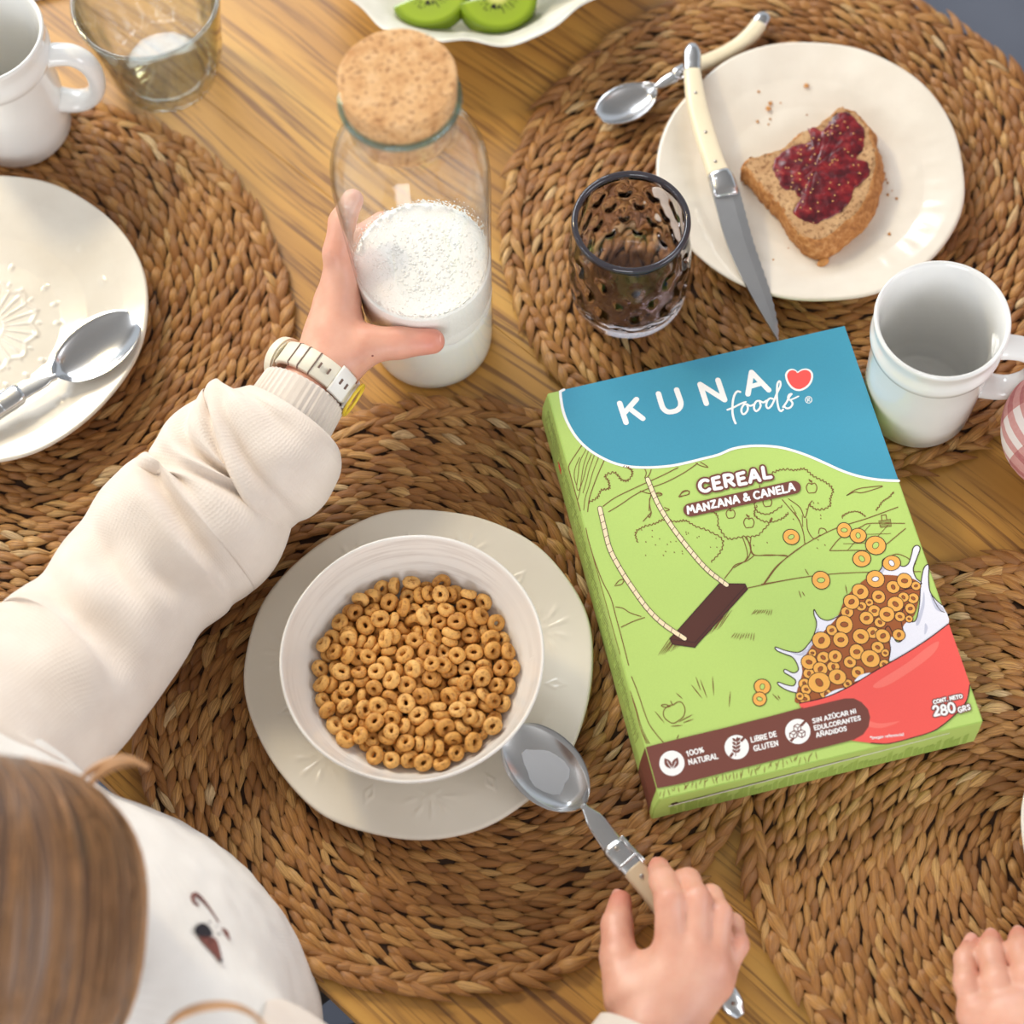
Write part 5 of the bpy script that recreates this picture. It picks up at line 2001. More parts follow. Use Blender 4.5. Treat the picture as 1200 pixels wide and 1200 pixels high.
apple(813, 198, 24, '3')
apple(912, 246, 28, '3')
apple(1012, 135, 24, '3')
apple(606, 1050, 34, '2')
L3([(265, 252), (235, 258), (206, 290), (212, 335), (262, 368), (300, 352), (332, 325), (342, 280), (325, 240), (298, 232), (265, 252)], 44, '5')
L3([(262, 250), (250, 226)], 0, '5')
L3([(250, 262), (215, 248), (190, 256), (215, 266), (250, 262)], 16, '5')
# grass ticks, shading and specks
for a in ([(382, 122), (452, 210)], [(412, 72), (442, 160)], [(440, 90), (482, 205)], [(518, 68), (526, 190)], [(632, 165), (624, 262)], [(285, 175), (326, 212)], [(150, 292), (210, 366)], [(300, 362), (392, 312)], [(330, 365), (398, 342)], [(252, 388), (326, 382)], [(900, 180), (945, 225)], [(935, 190), (950, 215)], [(290, 470), (302, 440)]):
    k.line(C('5', a), tw_ * 1.1, 6, caps=0, taper=True)
for a in ([(285, 495), (296, 528)], [(300, 500), (312, 520)], [(312, 400), (330, 430)], [(490, 470), (498, 510)]):
    k.line(C('4', a), tw_ * 1.1, 6, caps=0, taper=True)
for q in range(30):          # shade under the swing
    u = q / 29
    x, y = 420 + 330 * u, 960 - 150 * u
    k.line(C('3', [(x, y + rg.uniform(0, 14)), (x + 70, y - 105 + rg.uniform(-10, 20))]), tw_ * .8, 4, caps=0, taper=True)
for q in range(9):
    k.line(C('3', [(815 + q * 15, 872 + rg.uniform(-6, 12)), (838 + q * 13, 838)]), tw_ * .8, 4, caps=0, taper=True)
    k.line(C('3', [(925 + q * 13, 735 + rg.uniform(-4, 10)), (950 + q * 11, 712)]), tw_ * .8, 4, caps=0, taper=True)
for q in range(44):          # grass along the lower edge
    x = 190 + q * 23 + rg.uniform(-8, 8)
    y = 805 - (x - 190) * .245
    k.line(C('5', [(x, y - rg.uniform(0, 20)), (x + rg.uniform(-30, 20), y + rg.uniform(15, 55))]), tw_ * .8, 5, caps=0, taper=True)
for q in range(46):
    cr = rg.choice('334')
    x, y = (rg.uniform(330, 740), rg.uniform(270, 420)) if cr == '3' else (rg.uniform(80, 420), rg.uniform(60, 330))
    L3([(x, y), (x + 4, y + 5)], 0, cr, tw_ * 1.1)
k.build('orchard_linework', I_LINE, box, Z + 2 * E5)

# --- swing
seat_ = [(483, 870), (498, 900), (620, 918), (640, 892), (905, 602), (892, 574), (752, 572), (530, 822)]
k = Ink()
k.poly(C('3', seat_))
k.build('swing_seat', I_PLANK, box, Z + 4 * E5)
k = Ink()
k.line(C('3', [(490, 872), (620, 892), (898, 582)]), .0004, caps=0)
k.line(C('3', seat_ + seat_[:1]), .0005)
k.build('seat_outline', I_DARK, box, Z + 5 * E5)
ropes = ([(106, 165), (130, 270), (160, 385), (220, 500), (300, 622), (370, 715), (450, 792), (565, 870)], [(364, 8), (420, 140), (500, 270), (600, 400), (690, 500), (792, 580)])
for r_ in ropes:
    k = Ink()
    k.line(C('3', r_), .0031, 60)
    k.build('rope_outline', I_DARK, box, Z + 5.5 * E5)
for r_ in ropes:
    k = Ink()
    k.line(C('3', r_), .0024, 60)
    k.build('swing_rope', I_CREAM, box, Z + 6 * E5)
k = Ink()
for r_ in ropes:
    p = smooth_pts(C('3', r_), 60)
    for i in range(3, 58, 3):
        d = p[i + 1] - p[i - 1]
        d /= np.hypot(*d)
        nrm = np.array((-d[1], d[0])) * .0012
        k.line([p[i] - nrm + d * .0004, p[i] + nrm - d * .0004], .0003, caps=0)
k.build('rope_marks', I_DARK, box, Z + 7 * E5)

# --- bowl of cereal with a splash of milk
sp1 = [(680, 805), (688, 745), (672, 700), (665, 665), (680, 652), (696, 680), (712, 718), (735, 718), (747, 690), (735, 630), (740, 585), (755, 568), (766, 600), (775, 630), (800, 625), (815, 560), (820, 480), (832, 405), (850, 381), (863, 392), (855, 440), (862, 500), (890, 538), (935, 556), (950, 640), (850, 712), (750, 778)]
sp2 = [(570, 470), (585, 440), (625, 420), (650, 395), (655, 360), (690, 352), (735, 388), (765, 380), (780, 340), (788, 308), (804, 297), (818, 310), (805, 350), (788, 400), (800, 440), (822, 470), (720, 500)]
sp3 = [(475, 600), (420, 626), (385, 620), (365, 600), (353, 579), (352, 600), (364, 640), (352, 690), (330, 728), (290, 766), (230, 760), (183, 744), (190, 760), (225, 775), (262, 792), (284, 840), (262, 858), (225, 842), (222, 856), (250, 872), (272, 892), (262, 914), (230, 910), (194, 898), (198, 912), (235, 934), (285, 948), (320, 940), (470, 760), (560, 620)]
mass = [(278, 990), (275, 945), (300, 860), (300, 810), (345, 735), (400, 670), (455, 610), (490, 530), (545, 472), (610, 430), (720, 430), (800, 450), (818, 490), (795, 600), (745, 650), (735, 720), (690, 700), (682, 800), (620, 850), (500, 922), (400, 966)]
red = [(285, 992), (400, 966), (500, 922), (620, 850), (750, 776), (850, 712), (950, 640), (985, 730), (1050, 905), (1020, 985), (960, 1052), (880, 1112), (780, 1156), (680, 1171), (600, 1166), (520, 1156), (400, 1110), (310, 1040)]
for q in (sp1, sp2, sp3):
    k = Ink()
    k.poly([tuple(v) for v in smooth_pts(C('4', q), len(q) * 4, True)])
    k.build('milk_splash', I_MILK, box, Z + 3 * E5)
for q in ([(862, 510), (890, 548), (930, 570), (920, 590), (885, 575)], [(800, 640), (825, 560), (835, 500), (838, 560), (815, 640)], [(640, 410), (660, 375), (668, 392), (650, 420)], [(840, 640), (852, 660), (838, 690)], [(300, 800), (350, 700), (372, 660), (365, 700), (320, 770)], [(240, 765), (290, 772), (320, 750), (300, 782)]):
    k = Ink()
    k.poly([tuple(v) for v in smooth_pts(C('4', q), 24, True)])
    k.build('milk_shade', I_GREY, box, Z + 4 * E5)
k = Ink()
k.poly([tuple(v) for v in smooth_pts(C('4', mass), 100, True)])
k.build('cereal_pile', I_RUST, box, Z + 4 * E5)
k = Ink()
for q in (sp1[:24], sp2[1:], sp3[:-3]):
    k = Ink()
    k.line(C('4', q), .00055, len(q) * 4, caps=0)
    k.build('splash_outline', I_DARK, box, Z + 5 * E5)
k = Ink()
k.line(C('4', [(862, 500), (880, 540), (905, 580), (935, 590)]), .0004, 16, caps=0)
rl = [(x, y, r) for x, y, r in [(252, 260, 37), (485, 230, 36), (546, 254, 36), (562, 356, 40), (623, 297, 44), (693, 375, 40), (383, 450, 42), (125, 918, 35), (113, 972, 32),
      (800, 475, 22), (788, 530, 26), (745, 525, 25), (700, 480, 30), (595, 548, 20), (560, 565, 24), (617, 585, 28), (636, 523, 32), (498, 590, 28), (775, 575, 26), (730, 610, 24), (642, 635, 26), (430, 670, 26), (610, 680, 28), (725, 690, 28), (392, 790, 30), (345, 770, 20), (632, 745, 28), (510, 810, 28), (437, 830, 28), (330, 860, 26), (660, 820, 24), (310, 905, 26), (318, 930, 24), (405, 950, 28), (312, 972, 26), (500, 905, 22), (770, 620, 18), (665, 770, 20), (545, 855, 30), (290, 960, 20),
      (556, 500, 38), (517, 545, 36), (710, 555, 36), (672, 600, 36), (583, 617, 32), (485, 645, 42), (385, 715, 40), (470, 712, 36), (558, 697, 36), (655, 695, 34), (445, 785, 30), (330, 810, 34), (540, 765, 36), (600, 795, 42), (380, 840, 32), (375, 900, 48), (455, 875, 38), (622, 445, 40), (750, 453, 36)]]
k.build('splash_outline', I_DARK, box, Z + 5 * E5)
# rings are drawn one over the other: each is an outline, a body and a hole a hair higher than the one before
kd, ko, kh, kg, kr_ = Ink(), Ink(), Ink(), Ink(), Ink()
lay = []
for i, (x, y, r) in enumerate(rl):
    c = np.array(C('4', [(x, y)])[0])
    rm = r / 3.75 * .000487 * 1.1
    rot = rg.uniform(0, 3)
    e = rg.uniform(.86, 1.0)
    lay.append((c, rm, rot, e, i))


lvl = []
for c, rm, rot, e, i in lay:
    lvl.append(1 + max([lvl[j] for j in range(i) if np.hypot(*(lay[j][0] - c)) < (lay[j][1] + rm) * 1.02], default=-1))
for c, rm, rot, e, i in lay:
    V, F, MI = [], [], []
    hs = .30
    hm = I_GREEN if i in (0, 1, 2, 3, 4, 6, 7, 8) else I_MILK if i in (5, 57) else I_RUST
    for q, (ru, rv) in enumerate(((rm, rm * e), (rm - .0005, (rm - .0005) * e), (rm * hs, rm * hs * 1.35), (rm * hs - .00036, rm * hs * 1.35 - .00036))):
        o = len(V)
        for a in np.linspace(0, 2 * PI, 20, endpoint=False):
            u, v = ru * math.cos(a), rv * math.sin(a)
            V.append((c[0] + u * math.cos(rot) - v * math.sin(rot), c[1] + u * math.sin(rot) + v * math.cos(rot), Z + 6 * E5 + lvl[i] * 1.4e-5 + q * 3.5e-6))
        F.append(tuple(range(o, o + 20)))
        MI.append(q)
    me = bpy.data.meshes.new('printed_ring')
    me.from_pydata(V, [], F)
    for m_ in (I_DARK, I_ORANGE, I_DARK, hm):
        me.materials.append(m_)
    for p_, q in zip(me.polygons, MI):
        p_.material_index = q
    obj('printed_ring', me, None, box)
k = Ink()
k.poly([tuple(v) for v in C('4', red)])
k.build('printed_bowl', I_RED, box, Z + 13 * E5)
k = Ink()
k.line(C('4', red[:7]), .0006, 40, caps=0)
k.line(C('4', red[8:15]), .0006, 40, caps=0)
k.build('bowl_outline', I_DARK, box, Z + 14 * E5)
k = Ink()
k.poly([tuple(v) for v in smooth_pts(C('4', [(620, 905), (760, 815), (850, 745), (900, 720), (880, 770), (800, 835), (690, 905), (630, 925)]), 40, True)])
k.poly([tuple(v) for v in smooth_pts(C('4', [(560, 1060), (640, 1080), (730, 1070), (650, 1100), (580, 1090)]), 30, True)])
k.build('bowl_sheen', I_REDHI, box, Z + 14 * E5)
k = Ink()
k.poly([tuple(v) for v in smooth_pts(C('4', [(530, 895), (555, 868), (600, 858), (560, 885)]), 20, True)])
k.poly([tuple(v) for v in smooth_pts(C('4', [(400, 962), (440, 935), (485, 925), (440, 948)]), 20, True)])
k.build('milk_spots', I_MILK, box, Z + 13 * E5)

# --- brown band with the three claims
band = C('5', [(78, 526), (300, 470), (600, 398), (900, 322), (1100, 268)]) + C('6', [(0, 386), (140, 352), (270, 321), (330, 320), (380, 345), (420, 390), (434, 440), (424, 500), (390, 550), (330, 584), (160, 628), (0, 666)]) + C('5', [(900, 610), (600, 684), (300, 760), (150, 798)])
band[0] = (-hw + .0002, band[0][1])
band[-1] = (-hw + .0002, band[-1][1] + .0008)
k = Ink()
k.poly(band)
k.build('brown_band', I_BROWN, box, Z + 15 * E5)
ic = [(305, 1065, 30.5), (462, 1026, 29.5), (610, 988, 30.5)]
for x, y, r in ic:
    k = Ink()
    k.poly(C('A', [(x + r * math.cos(a), y + r * math.sin(a)) for a in np.linspace(0, 2 * PI, 40, endpoint=False)]))
    k.build('icon_disc', I_WHITE, box, Z + 16 * E5)
k = Ink()


def leaf_(c, ax, ay, w, crop='A', n=10):
    """a pointed leaf from c along (ax, ay)"""
    L = math.hypot(ax, ay)
    ux, uy = ax / L, ay / L
    p = []
    for s_ in np.linspace(0, 1, n):
        p.append((c[0] + ax * s_ - uy * w * math.sin(PI * s_), c[1] + ay * s_ + ux * w * math.sin(PI * s_)))
    for s_ in np.linspace(1, 0, n)[1:-1]:
        p.append((c[0] + ax * s_ + uy * w * math.sin(PI * s_), c[1] + ay * s_ - ux * w * math.sin(PI * s_)))
    k.poly(C(crop, p))


leaf_((304, 1079), -17, -26, 8)
leaf_((307, 1079), 12, -28, 8)
x, y, r = ic[1]
k.line(C('A', [(x - 3, y + 22), (x + 1, y - 14)]), .00045, caps=0)
for q in range(4):
    yy = y + 14 - q * 9
    leaf_((x - 1, yy), -10, -9, 3.2)
    leaf_((x - 1, yy), 10, -10, 3.2)
leaf_((x + 1, y - 12), 1, -13, 3.6)
k.line(C('A', [(x - 16, y + 24), (x - 9, y + 14)]), .0015, caps=0)
k.line(C('A', [(x + 10, y - 14), (x + 19, y - 24)]), .0015, caps=0)
x, y, r = ic[2]
for cx_, cy_ in ((x - 11, y + 8), (x + 9, y + 5), (x - 1, y - 9)):
    a = 8.5
    k.line(C('A', [(cx_ - a, cy_ - 4), (cx_, cy_ - 9), (cx_ + a, cy_ - 5), (cx_ + a, cy_ + 5), (cx_ + 1, cy_ + 10), (cx_ - a, cy_ + 6)]), .0006, 0, True)
    k.line(C('A', [(cx_ - a, cy_ - 4), (cx_ + 1, cy_), (cx_ + a, cy_ - 5)]), .0005)
    k.line(C('A', [(cx_ + 1, cy_), (cx_ + 1, cy_ + 10)]), .0005)
k.line(C('A', [(x - 17, y + 24), (x - 11, y + 16)]), .0015, caps=0)
k.line(C('A', [(x + 8, y - 14), (x + 18, y - 25)]), .0015, caps=0)
k.build('icon_marks', I_BROWN, box, Z + 17 * E5)
k = Ink()
k.line(C('A', [(304, 1079), (293, 1060)]), .0004, caps=0)
k.line(C('A', [(307, 1079), (315, 1060)]), .0004, caps=0)
k.build('leaf_veins', I_WHITE, box, Z + 18 * E5)
k = Ink()
text(k, '100%', 'A', (342, 1048), (383, 1038), 12, 3.0, .2, .05, 1)
text(k, 'NATURAL', 'A', (347, 1069), (417, 1053), 12, 3.0, .2, .06, 2)
k.build('claim_lettering', I_WHITE, box, Z + 17 * E5)
k = Ink()
text(k, 'LiBRE DE', 'A', (498, 1014), (559, 1000), 12, 3.0, .22, .06, 3)
text(k, 'GLUTEN', 'A', (505, 1035), (563, 1022), 12, 3.0, .22, .06, 4)
k.build('claim_lettering', I_WHITE, box, Z + 17 * E5)
k = Ink()
text(k, 'SiN AZ\u00daCAR Ni', 'A', (647, 968), (752, 943), 10.2, 2.8, .2, .05, 5)
text(k, 'EDULCORANTES', 'A', (651, 985), (763, 960), 10.2, 2.8, .2, .05, 6)
text(k, 'A\u00d1ADiDOS', 'A', (656, 1002), (729, 985), 10.2, 2.8, .2, .05, 7)
k.build('claim_lettering', I_WHITE, box, Z + 17 * E5)


# --- title with its brown outline, and the flavour pill
for nm, mt, wd, zz in (('title_outline', I_BROWN, 19.5, 15), ('title_letters', I_WHITE, 9.4, 17)):
    k = Ink()
    text(k, 'CEREAL', 'A', (375, 407), (546, 373), 27, wd, .30, .06, 3)
    k.build(nm, mt, box, Z + zz * E5)
k = Ink()
k.line(C('A', [(350, 451), (600, 396)]), 37 / 2.0692 * .000487, caps=24)
k.build('flavour_pill', I_BROWN, box, Z + 15.5 * E5)
k = Ink()
text(k, 'MANZANA & CANELA', 'A', (344, 460), (603, 403), 17, 5.6, .22, .05, 9)
k.build('flavour_letters', I_WHITE, box, Z + 17 * E5)

# --- net weight
for nm, mt, add, zz in (('weight_outline', I_BROWN, 5.2, 15.6), ('weight_letters', I_WHITE, 0, 17)):
    k = Ink()
    text(k, 'CONT. NETO', 'A', (940, 921), (1009, 906), 8.5, 2.9 + add, .24, .05, 1)
    text(k, '280', 'A', (941, 951), (992, 941), 23, 6.0 + add * 1.1, .22, .04, 2)
    text(k, 'GRS', 'A', (1001, 942), (1029, 934), 12, 3.3 + add, .28, .05, 3)
    k.build(nm, mt, box, Z + zz * E5)
k = Ink()
# the small letter n is kept under w, as n holds the small capital
text(k, '*Imagen referencial'.replace('n', 'w'), 'A', (786, 1007), (867, 998), 7, 1.3, .16)
k.build('small_print', I_WHITE, box, Z + 17 * E5)

# --- left side panel: hatching, the band wrapping round and a small red mark
k = Ink()


def side_panel(name, mat, quads):
    """quads in (s along the side from the top, t from the face edge down 0..1)"""
    V, F = [], []
    for q in quads:
        o = len(V)
        for s_, t_ in q:
            y = hh - BH * s_
            V.append((-hw - fl_ * (.8 * min(1, t_ * 2) + .2 * max(0, t_ * 2 - 1)) - .00012, y, BZT + (BZ0 - BZT) * t_))
        F.append(tuple(range(o, o + len(q))))
    me = bpy.data.meshes.new(name)
    me.from_pydata(V, [], F)
    return obj(name, me, mat, box)


qs = []
for i in range(150):
    s_ = .03 + .82 * i / 150
    t0 = .15 + .1 * rg.random()
    qs.append([(s_, t0), (s_ + .0018, t0), (s_ + .004, t0 + .3 + .12 * rg.random()), (s_ + .0025, t0 + .3)])
side_panel('side_hatching', I_HATCH, qs)
sb = (hh - band[0][1]) / BH
se = (hh - band[-1][1]) / BH
side_panel('side_band', I_BROWN, [[(sb, .02), (se, .02), (se + .01, .5), (sb + .01, .5)], [(sb + .01, .5), (se + .01, .5), (se + .012, .97), (sb + .012, .97)]])
side_panel('side_red_mark', I_HEART, [[(.155, .42), (.175, .42), (.175, .52), (.155, .52)], [(.148, .46), (.182, .46), (.182, .49), (.148, .49)]])

# --- bottom panel: closed flap with a pale paper edge and its slot
k1, k2 = [], []


def end_panel(name, mat, quads, off=.00012):
    V, F = [], []
    for q in quads:
        o = len(V)
        for s_, t_ in q:
            x = -hw + BW * s_
            V.append((x, -hh - fb_ * min(1, t_ * 1.2) - off, BZT + (BZ0 - BZT) * t_))
        F.append(tuple(range(o, o + len(q))))
    me = bpy.data.meshes.new(name)
    me.from_pydata(V, [], F)
    return obj(name, me, mat, box)


end_panel('flap_edge', I_WHITE, [[(.03, .45), (.90, .18), (.90, .205), (.03, .50)]])
end_panel('flap_slot', I_DARK, [[(.05, .40), (.30, .33), (.62, .235), (.62, .25), (.30, .375), (.05, .42)], [(.035, .36), (.055, .34), (.06, .44), (.04, .46)]], .00016)
I_GRASS2 = print_mat('print_grass', lin(158, 188, 90))
qs = []
for i in range(60):
    s_ = .03 + .94 * i / 60 + rg.uniform(-.005, .005)
    t0 = .5 + .25 * rg.random()
    qs.append([(s_, t0), (s_ + .012, t0 - .1), (s_ + .016, .98), (s_ + .002, .98)])
end_panel('flap_grass', I_GRASS2, qs, .00014)
# ------------------------------------------------------------------ people: bodies grown as one surface from a distance field
def rcone(a, b, ra, rb):
    return ('c', np.asarray(a, float), np.asarray(b, float), ra, rb)


def ell(c, r, ax=None):
    return ('e', np.asarray(c, float), np.asarray(r, float), None if ax is None else np.asarray(ax, float))


def prim_d(p, X):
    if p[0] == 'c':
        _, a, b, ra, rb = p
        ab = b - a
        t = np.clip(((X - a) @ ab) / (ab @ ab + 1e-12), 0, 1)
        return np.linalg.norm(X - a - t[:, None] * ab, axis=1) - (ra + (rb - ra) * t)
    _, c, r, ax = p
    q = X - c
    if ax is not None:
        q = q @ ax.T
    k0 = np.linalg.norm(q / r, axis=1)
    k1 = np.linalg.norm(q / (r * r), axis=1) + 1e-9
    return k0 * (k0 - 1) / k1


def smin(a, b, k):
    h = np.clip(.5 + .5 * (b - a) / k, 0, 1)
    return b + (a - b) * h - k * h * (1 - h)


def chain_d(prims, X, k):
    d = prim_d(prims[0], X)
    for p in prims[1:]:
        d = smin(d, prim_d(p, X), k)
    return d


def bounds(prims):
    lo, hi = np.full(3, 9.), np.full(3, -9.)
    for p in prims:
        pts = [(p[1], max(p[3], 0)), (p[2], max(p[4], 0))] if p[0] == 'c' else [(p[1], p[2].max())]
        for c, r in pts:
            lo, hi = np.minimum(lo, c - r), np.maximum(hi, c + r)
    return lo, hi


class Field:
    """core prims blended softly; every finger blended to the core but kept apart from its neighbours"""
    def __init__(s, core, fingers=(), k=.02, kf=.005, kin=.003, near=None):
        s.core, s.k, s.kf, s.kin = core, k, kf, kin
        s.fingers = list(fingers)
        s.lo, s.hi = bounds(core + [p for f in fingers for p in f])
        s.bb = [bounds([p]) for p in core]
        s.fb = [bounds(f) for f in s.fingers]

    def cull(s, c, R):
        m = R + .03
        core = [p for p, (lo, hi) in zip(s.core, s.bb) if np.all(c > lo - m) and np.all(c < hi + m)]
        fing = [f for f, (lo, hi) in zip(s.fingers, s.fb) if np.all(c > lo - m) and np.all(c < hi + m)]
        return core, fing

    def d(s, X, core, fing):
        base = chain_d(core, X, s.k) if core else np.full(len(X), .05)
        out = base
        if fing:
            ds = [smin(base, chain_d(f, X, s.kin), s.kf) for f in fing]
            out = ds[0]
            for q in ds[1:]:
                out = np.minimum(out, q)
        return out


def surface(field, h, B=24):
    """naive surface nets over sparse blocks"""
    lo = field.lo - 3 * h
    nb = np.ceil((field.hi + 3 * h - lo) / (B * h)).astype(int)
    g = np.stack(np.meshgrid(*[np.arange(B + 1)] * 3, indexing='ij'), -1).reshape(-1, 3)
    R = B * h * math.sqrt(3) / 2
    keys, pos, edges = [], [], [[], [], []]
    flips = [[], [], []]
    OFF = 1 << 20
    def key(ijk):
        return (ijk[:, 0] * OFF + ijk[:, 1]) * OFF + ijk[:, 2]
    for bi in range(nb[0]):
        for bj in range(nb[1]):
            for bk in range(nb[2]):
                o = np.array([bi, bj, bk]) * B
                c = lo + (o + B / 2) * h
                core, fing = field.cull(c, R)
                if not core and not fing:
                    continue
                if abs(field.d(c[None], core, fing)[0]) > R + .012:
                    continue
                D = field.d(lo + (g + o) * h, core, fing).reshape((B + 1,) * 3)
                if D.min() > 0 or D.max() < 0:
                    continue
                sg = D < 0
                # cells
                cs = np.zeros((B, B, B), int)
                acc = np.zeros((B, B, B, 3))
                cnt = np.zeros((B, B, B))
                for a in (0, 1):
                    for b in (0, 1):
                        for cc in (0, 1):
                            cs += sg[a:a + B, b:b + B, cc:cc + B]
                act = (cs > 0) & (cs < 8)
                if not act.any():
                    continue
                ii = np.argwhere(act)
                ac = np.zeros((len(ii), 3))
                cn = np.zeros(len(ii))
                for ax in range(3):
                    o1, o2 = [q for q in range(3) if q != ax]
                    for a in (0, 1):
                        for b in (0, 1):
                            p0 = ii.copy()
                            p0[:, o1] += a
                            p0[:, o2] += b
                            p1 = p0.copy()
                            p1[:, ax] += 1
                            d0, d1 = D[tuple(p0.T)], D[tuple(p1.T)]
                            m = (d0 < 0) != (d1 < 0)
                            t = np.where(m, d0 / np.where(d0 - d1 == 0, 1, d0 - d1), 0)
                            q = p0.astype(float)
                            q[:, ax] += t
                            ac[m] += q[m]
                            cn[m] += 1
                keys.append(key(ii + o))
                pos.append(lo + (ac / cn[:, None] + o) * h)
                for ax in range(3):
                    s0 = [slice(0, B)] * 3
                    s1 = list(s0)
                    s1[ax] = slice(1, B + 1)
                    m = sg[tuple(s0)] != sg[tuple(s1)]
                    e = np.argwhere(m)
                    if len(e):
                        edges[ax].append(e + o)
                        flips[ax].append(sg[tuple(e.T)])
    keys = np.concatenate(keys)
    pos = np.concatenate(pos)
    order = np.argsort(keys)
    sk = keys[order]
    F = []
    for ax in range(3):
        if not edges[ax]:
            continue
        e = np.concatenate(edges[ax])
        fl_q = np.concatenate(flips[ax])
        o1, o2 = (ax + 1) % 3, (ax + 2) % 3
        ids, ok = [], np.ones(len(e), bool)
        for a, b in ((1, 1), (0, 1), (0, 0), (1, 0)):
            q = e.copy()
            q[:, o1] -= a
            q[:, o2] -= b
            kk = key(q)
            i = np.searchsorted(sk, kk)
            i = np.minimum(i, len(sk) - 1)
            ok &= (sk[i] == kk) & (q.min(1) >= 0)
            ids.append(order[i])
        f = np.stack(ids, 1)
        f[~fl_q] = f[~fl_q][:, ::-1]
        F.append(f[ok])
    return pos, np.concatenate(F)


def relax(v, f, it=2):
    """a little smoothing of the net"""
    e = np.concatenate([f[:, [0, 1]], f[:, [1, 2]], f[:, [2, 3]], f[:, [3, 0]]])
    for _ in range(it):
        acc = np.zeros_like(v)
        cn = np.zeros(len(v))
        np.add.at(acc, e[:, 0], v[e[:, 1]])
        np.add.at(cn, e[:, 0], 1)
        v = v * .5 + .5 * acc / np.maximum(cn, 1)[:, None]
    return v


def skin_mesh(name, field, h, flush=(), it=2):
    v, f = surface(field, h)
    v = relax(v, f, it)
    fl_a = np.zeros(len(v))
    for c, r in flush:
        fl_a = np.maximum(fl_a, np.exp(-((v - np.asarray(c)) ** 2).sum(1) / (2 * r * r)))
    me = bpy.data.meshes.new(name)
    me.vertices.add(len(v))
    me.vertices.foreach_set('co', v.ravel())
    me.loops.add(len(f) * 4)
    me.loops.foreach_set('vertex_index', f.ravel().astype(np.int32))
    me.polygons.add(len(f))
    me.polygons.foreach_set('loop_start', np.arange(len(f), dtype=np.int32) * 4)
    me.polygons.foreach_set('use_smooth', np.ones(len(f), bool))
    me.update(calc_edges=True)
    me.validate()
    a = me.attributes.new('flush', 'FLOAT', 'POINT')
    a.data.foreach_set('value', fl_a)
    return me


t = NT('skin')
fa = t.n('ShaderNodeAttribute', attribute_name='flush')
f1 = t.noise(55, 3, t.coords())
f2 = t.noise(900, 3, t.coords())
c = t.ramp(f1, [(0.3, lin(220, 158, 134)), (0.7, lin(234, 180, 156))])
c = t.mix(t.math('MULTIPLY', fa.outputs['Fac'], 0.5), c, lin(212, 108, 96))
t.set(Base_Color=c, Roughness=0.42, Subsurface_Weight=0.18, Subsurface_Radius=(0.012, 0.004, 0.002), Subsurface_Scale=0.6)
t.bump(f2, 0.12, 0.0008)
M_SKIN = t.m
M_NAIL = simple('nail', lin(236, 176, 160), 0.25)
M_MOLE = simple('mole', lin(128, 70, 56), 0.6)


def knit(name, c0, c1, pitch=.0018, rib=False, uv=True):
    t = NT(name)
    uvn = t.n('ShaderNodeUVMap', uv_map='UVMap')
    sp = t.n('ShaderNodeSeparateXYZ')
    t.l(uvn.outputs[0], sp.inputs[0])
    a, b = sp.outputs[0], sp.outputs[1]
    s1 = t.math('SINE', t.math('MULTIPLY', a, 2 * PI / pitch))
    if rib:
        hgt = s1
    else:
        # stocking stitch: little slanted loops in columns
        sl = t.math('MULTIPLY', t.math('ABSOLUTE', t.math('SINE', t.math('MULTIPLY', a, PI / pitch))), 2.4)
        s2 = t.math('SINE', t.math('ADD', t.math('MULTIPLY', b, 2 * PI / (pitch * .8)), sl))
        hgt = t.math('ADD', t.math('MULTIPLY', s1, .5), t.math('MULTIPLY', s2, .5))
    nz = t.noise(40, 3, t.coords())
    fz = t.noise(1400, 2, t.coords())
    col = t.ramp(nz, [(0.3, c0), (0.7, c1)])
    t.set(Base_Color=col, Roughness=0.92, Sheen_Weight=0.25)
    t.bump(t.math('ADD', hgt, t.math('MULTIPLY', fz, .9)), 0.5 if rib else 0.28, 0.0004)
    return t.m


M_KNIT = knit('cream_knit', lin(226, 211, 198), lin(235, 222, 210))
M_RIB = knit('cream_rib', lin(224, 210, 196), lin(232, 220, 208), .0036, True)
M_KNITW = knit('white_knit', lin(232, 226, 219), lin(238, 233, 227), .0026)


def v3(p):
    return np.array((p[0], p[1], p[2]))


def Q(px, py, z):
    return v3(P(px, py, z))


def TBv(t_, n_, z):
    return v3(TB(t_, n_, z))


def finger(pts, r):
    return [rcone(pts[i], pts[i + 1], r[i], r[i + 1]) for i in range(len(pts) - 1)]


def nail(parent, tip, back, dors, r, name='fingernail'):
    """thin curved plate on the dorsal side of a fingertip"""
    d = tip - back
    d /= np.linalg.norm(d)
    n = dors - d * (dors @ d)
    n /= np.linalg.norm(n)
    b = np.cross(d, n)
    V, m = [], 7
    for i in range(7):
        for j in range(m):
            u, w = (i / 6 - .5), (j / (m - 1) - .5) * 2
            a = w * 1.0
            le = u * r * 1.75 * (1 if u < 0 else 1 - .25 * w * w)
            V.append(tip - d * r * .05 + d * le + n * (math.cos(a) * r * 1.0 + .00015 - .4 * r * max(0, u) ** 2) + b * math.sin(a) * r * .82)
    return obj(name, mesh(name, V, grid_faces(7, m)), M_NAIL, parent)


# ================================================================= first child: cereal eater
BCX = np.array([-.0424, .6490, 0])


def cyl(deg, r, z):
    r += .0008
    return BCX + np.array([r * math.cos(math.radians(deg)), r * math.sin(math.radians(deg)), z])


child = thing('person', 'child in a cream knit sweater holding the milk carafe and a table spoon', 'person', (0, 0, 0))
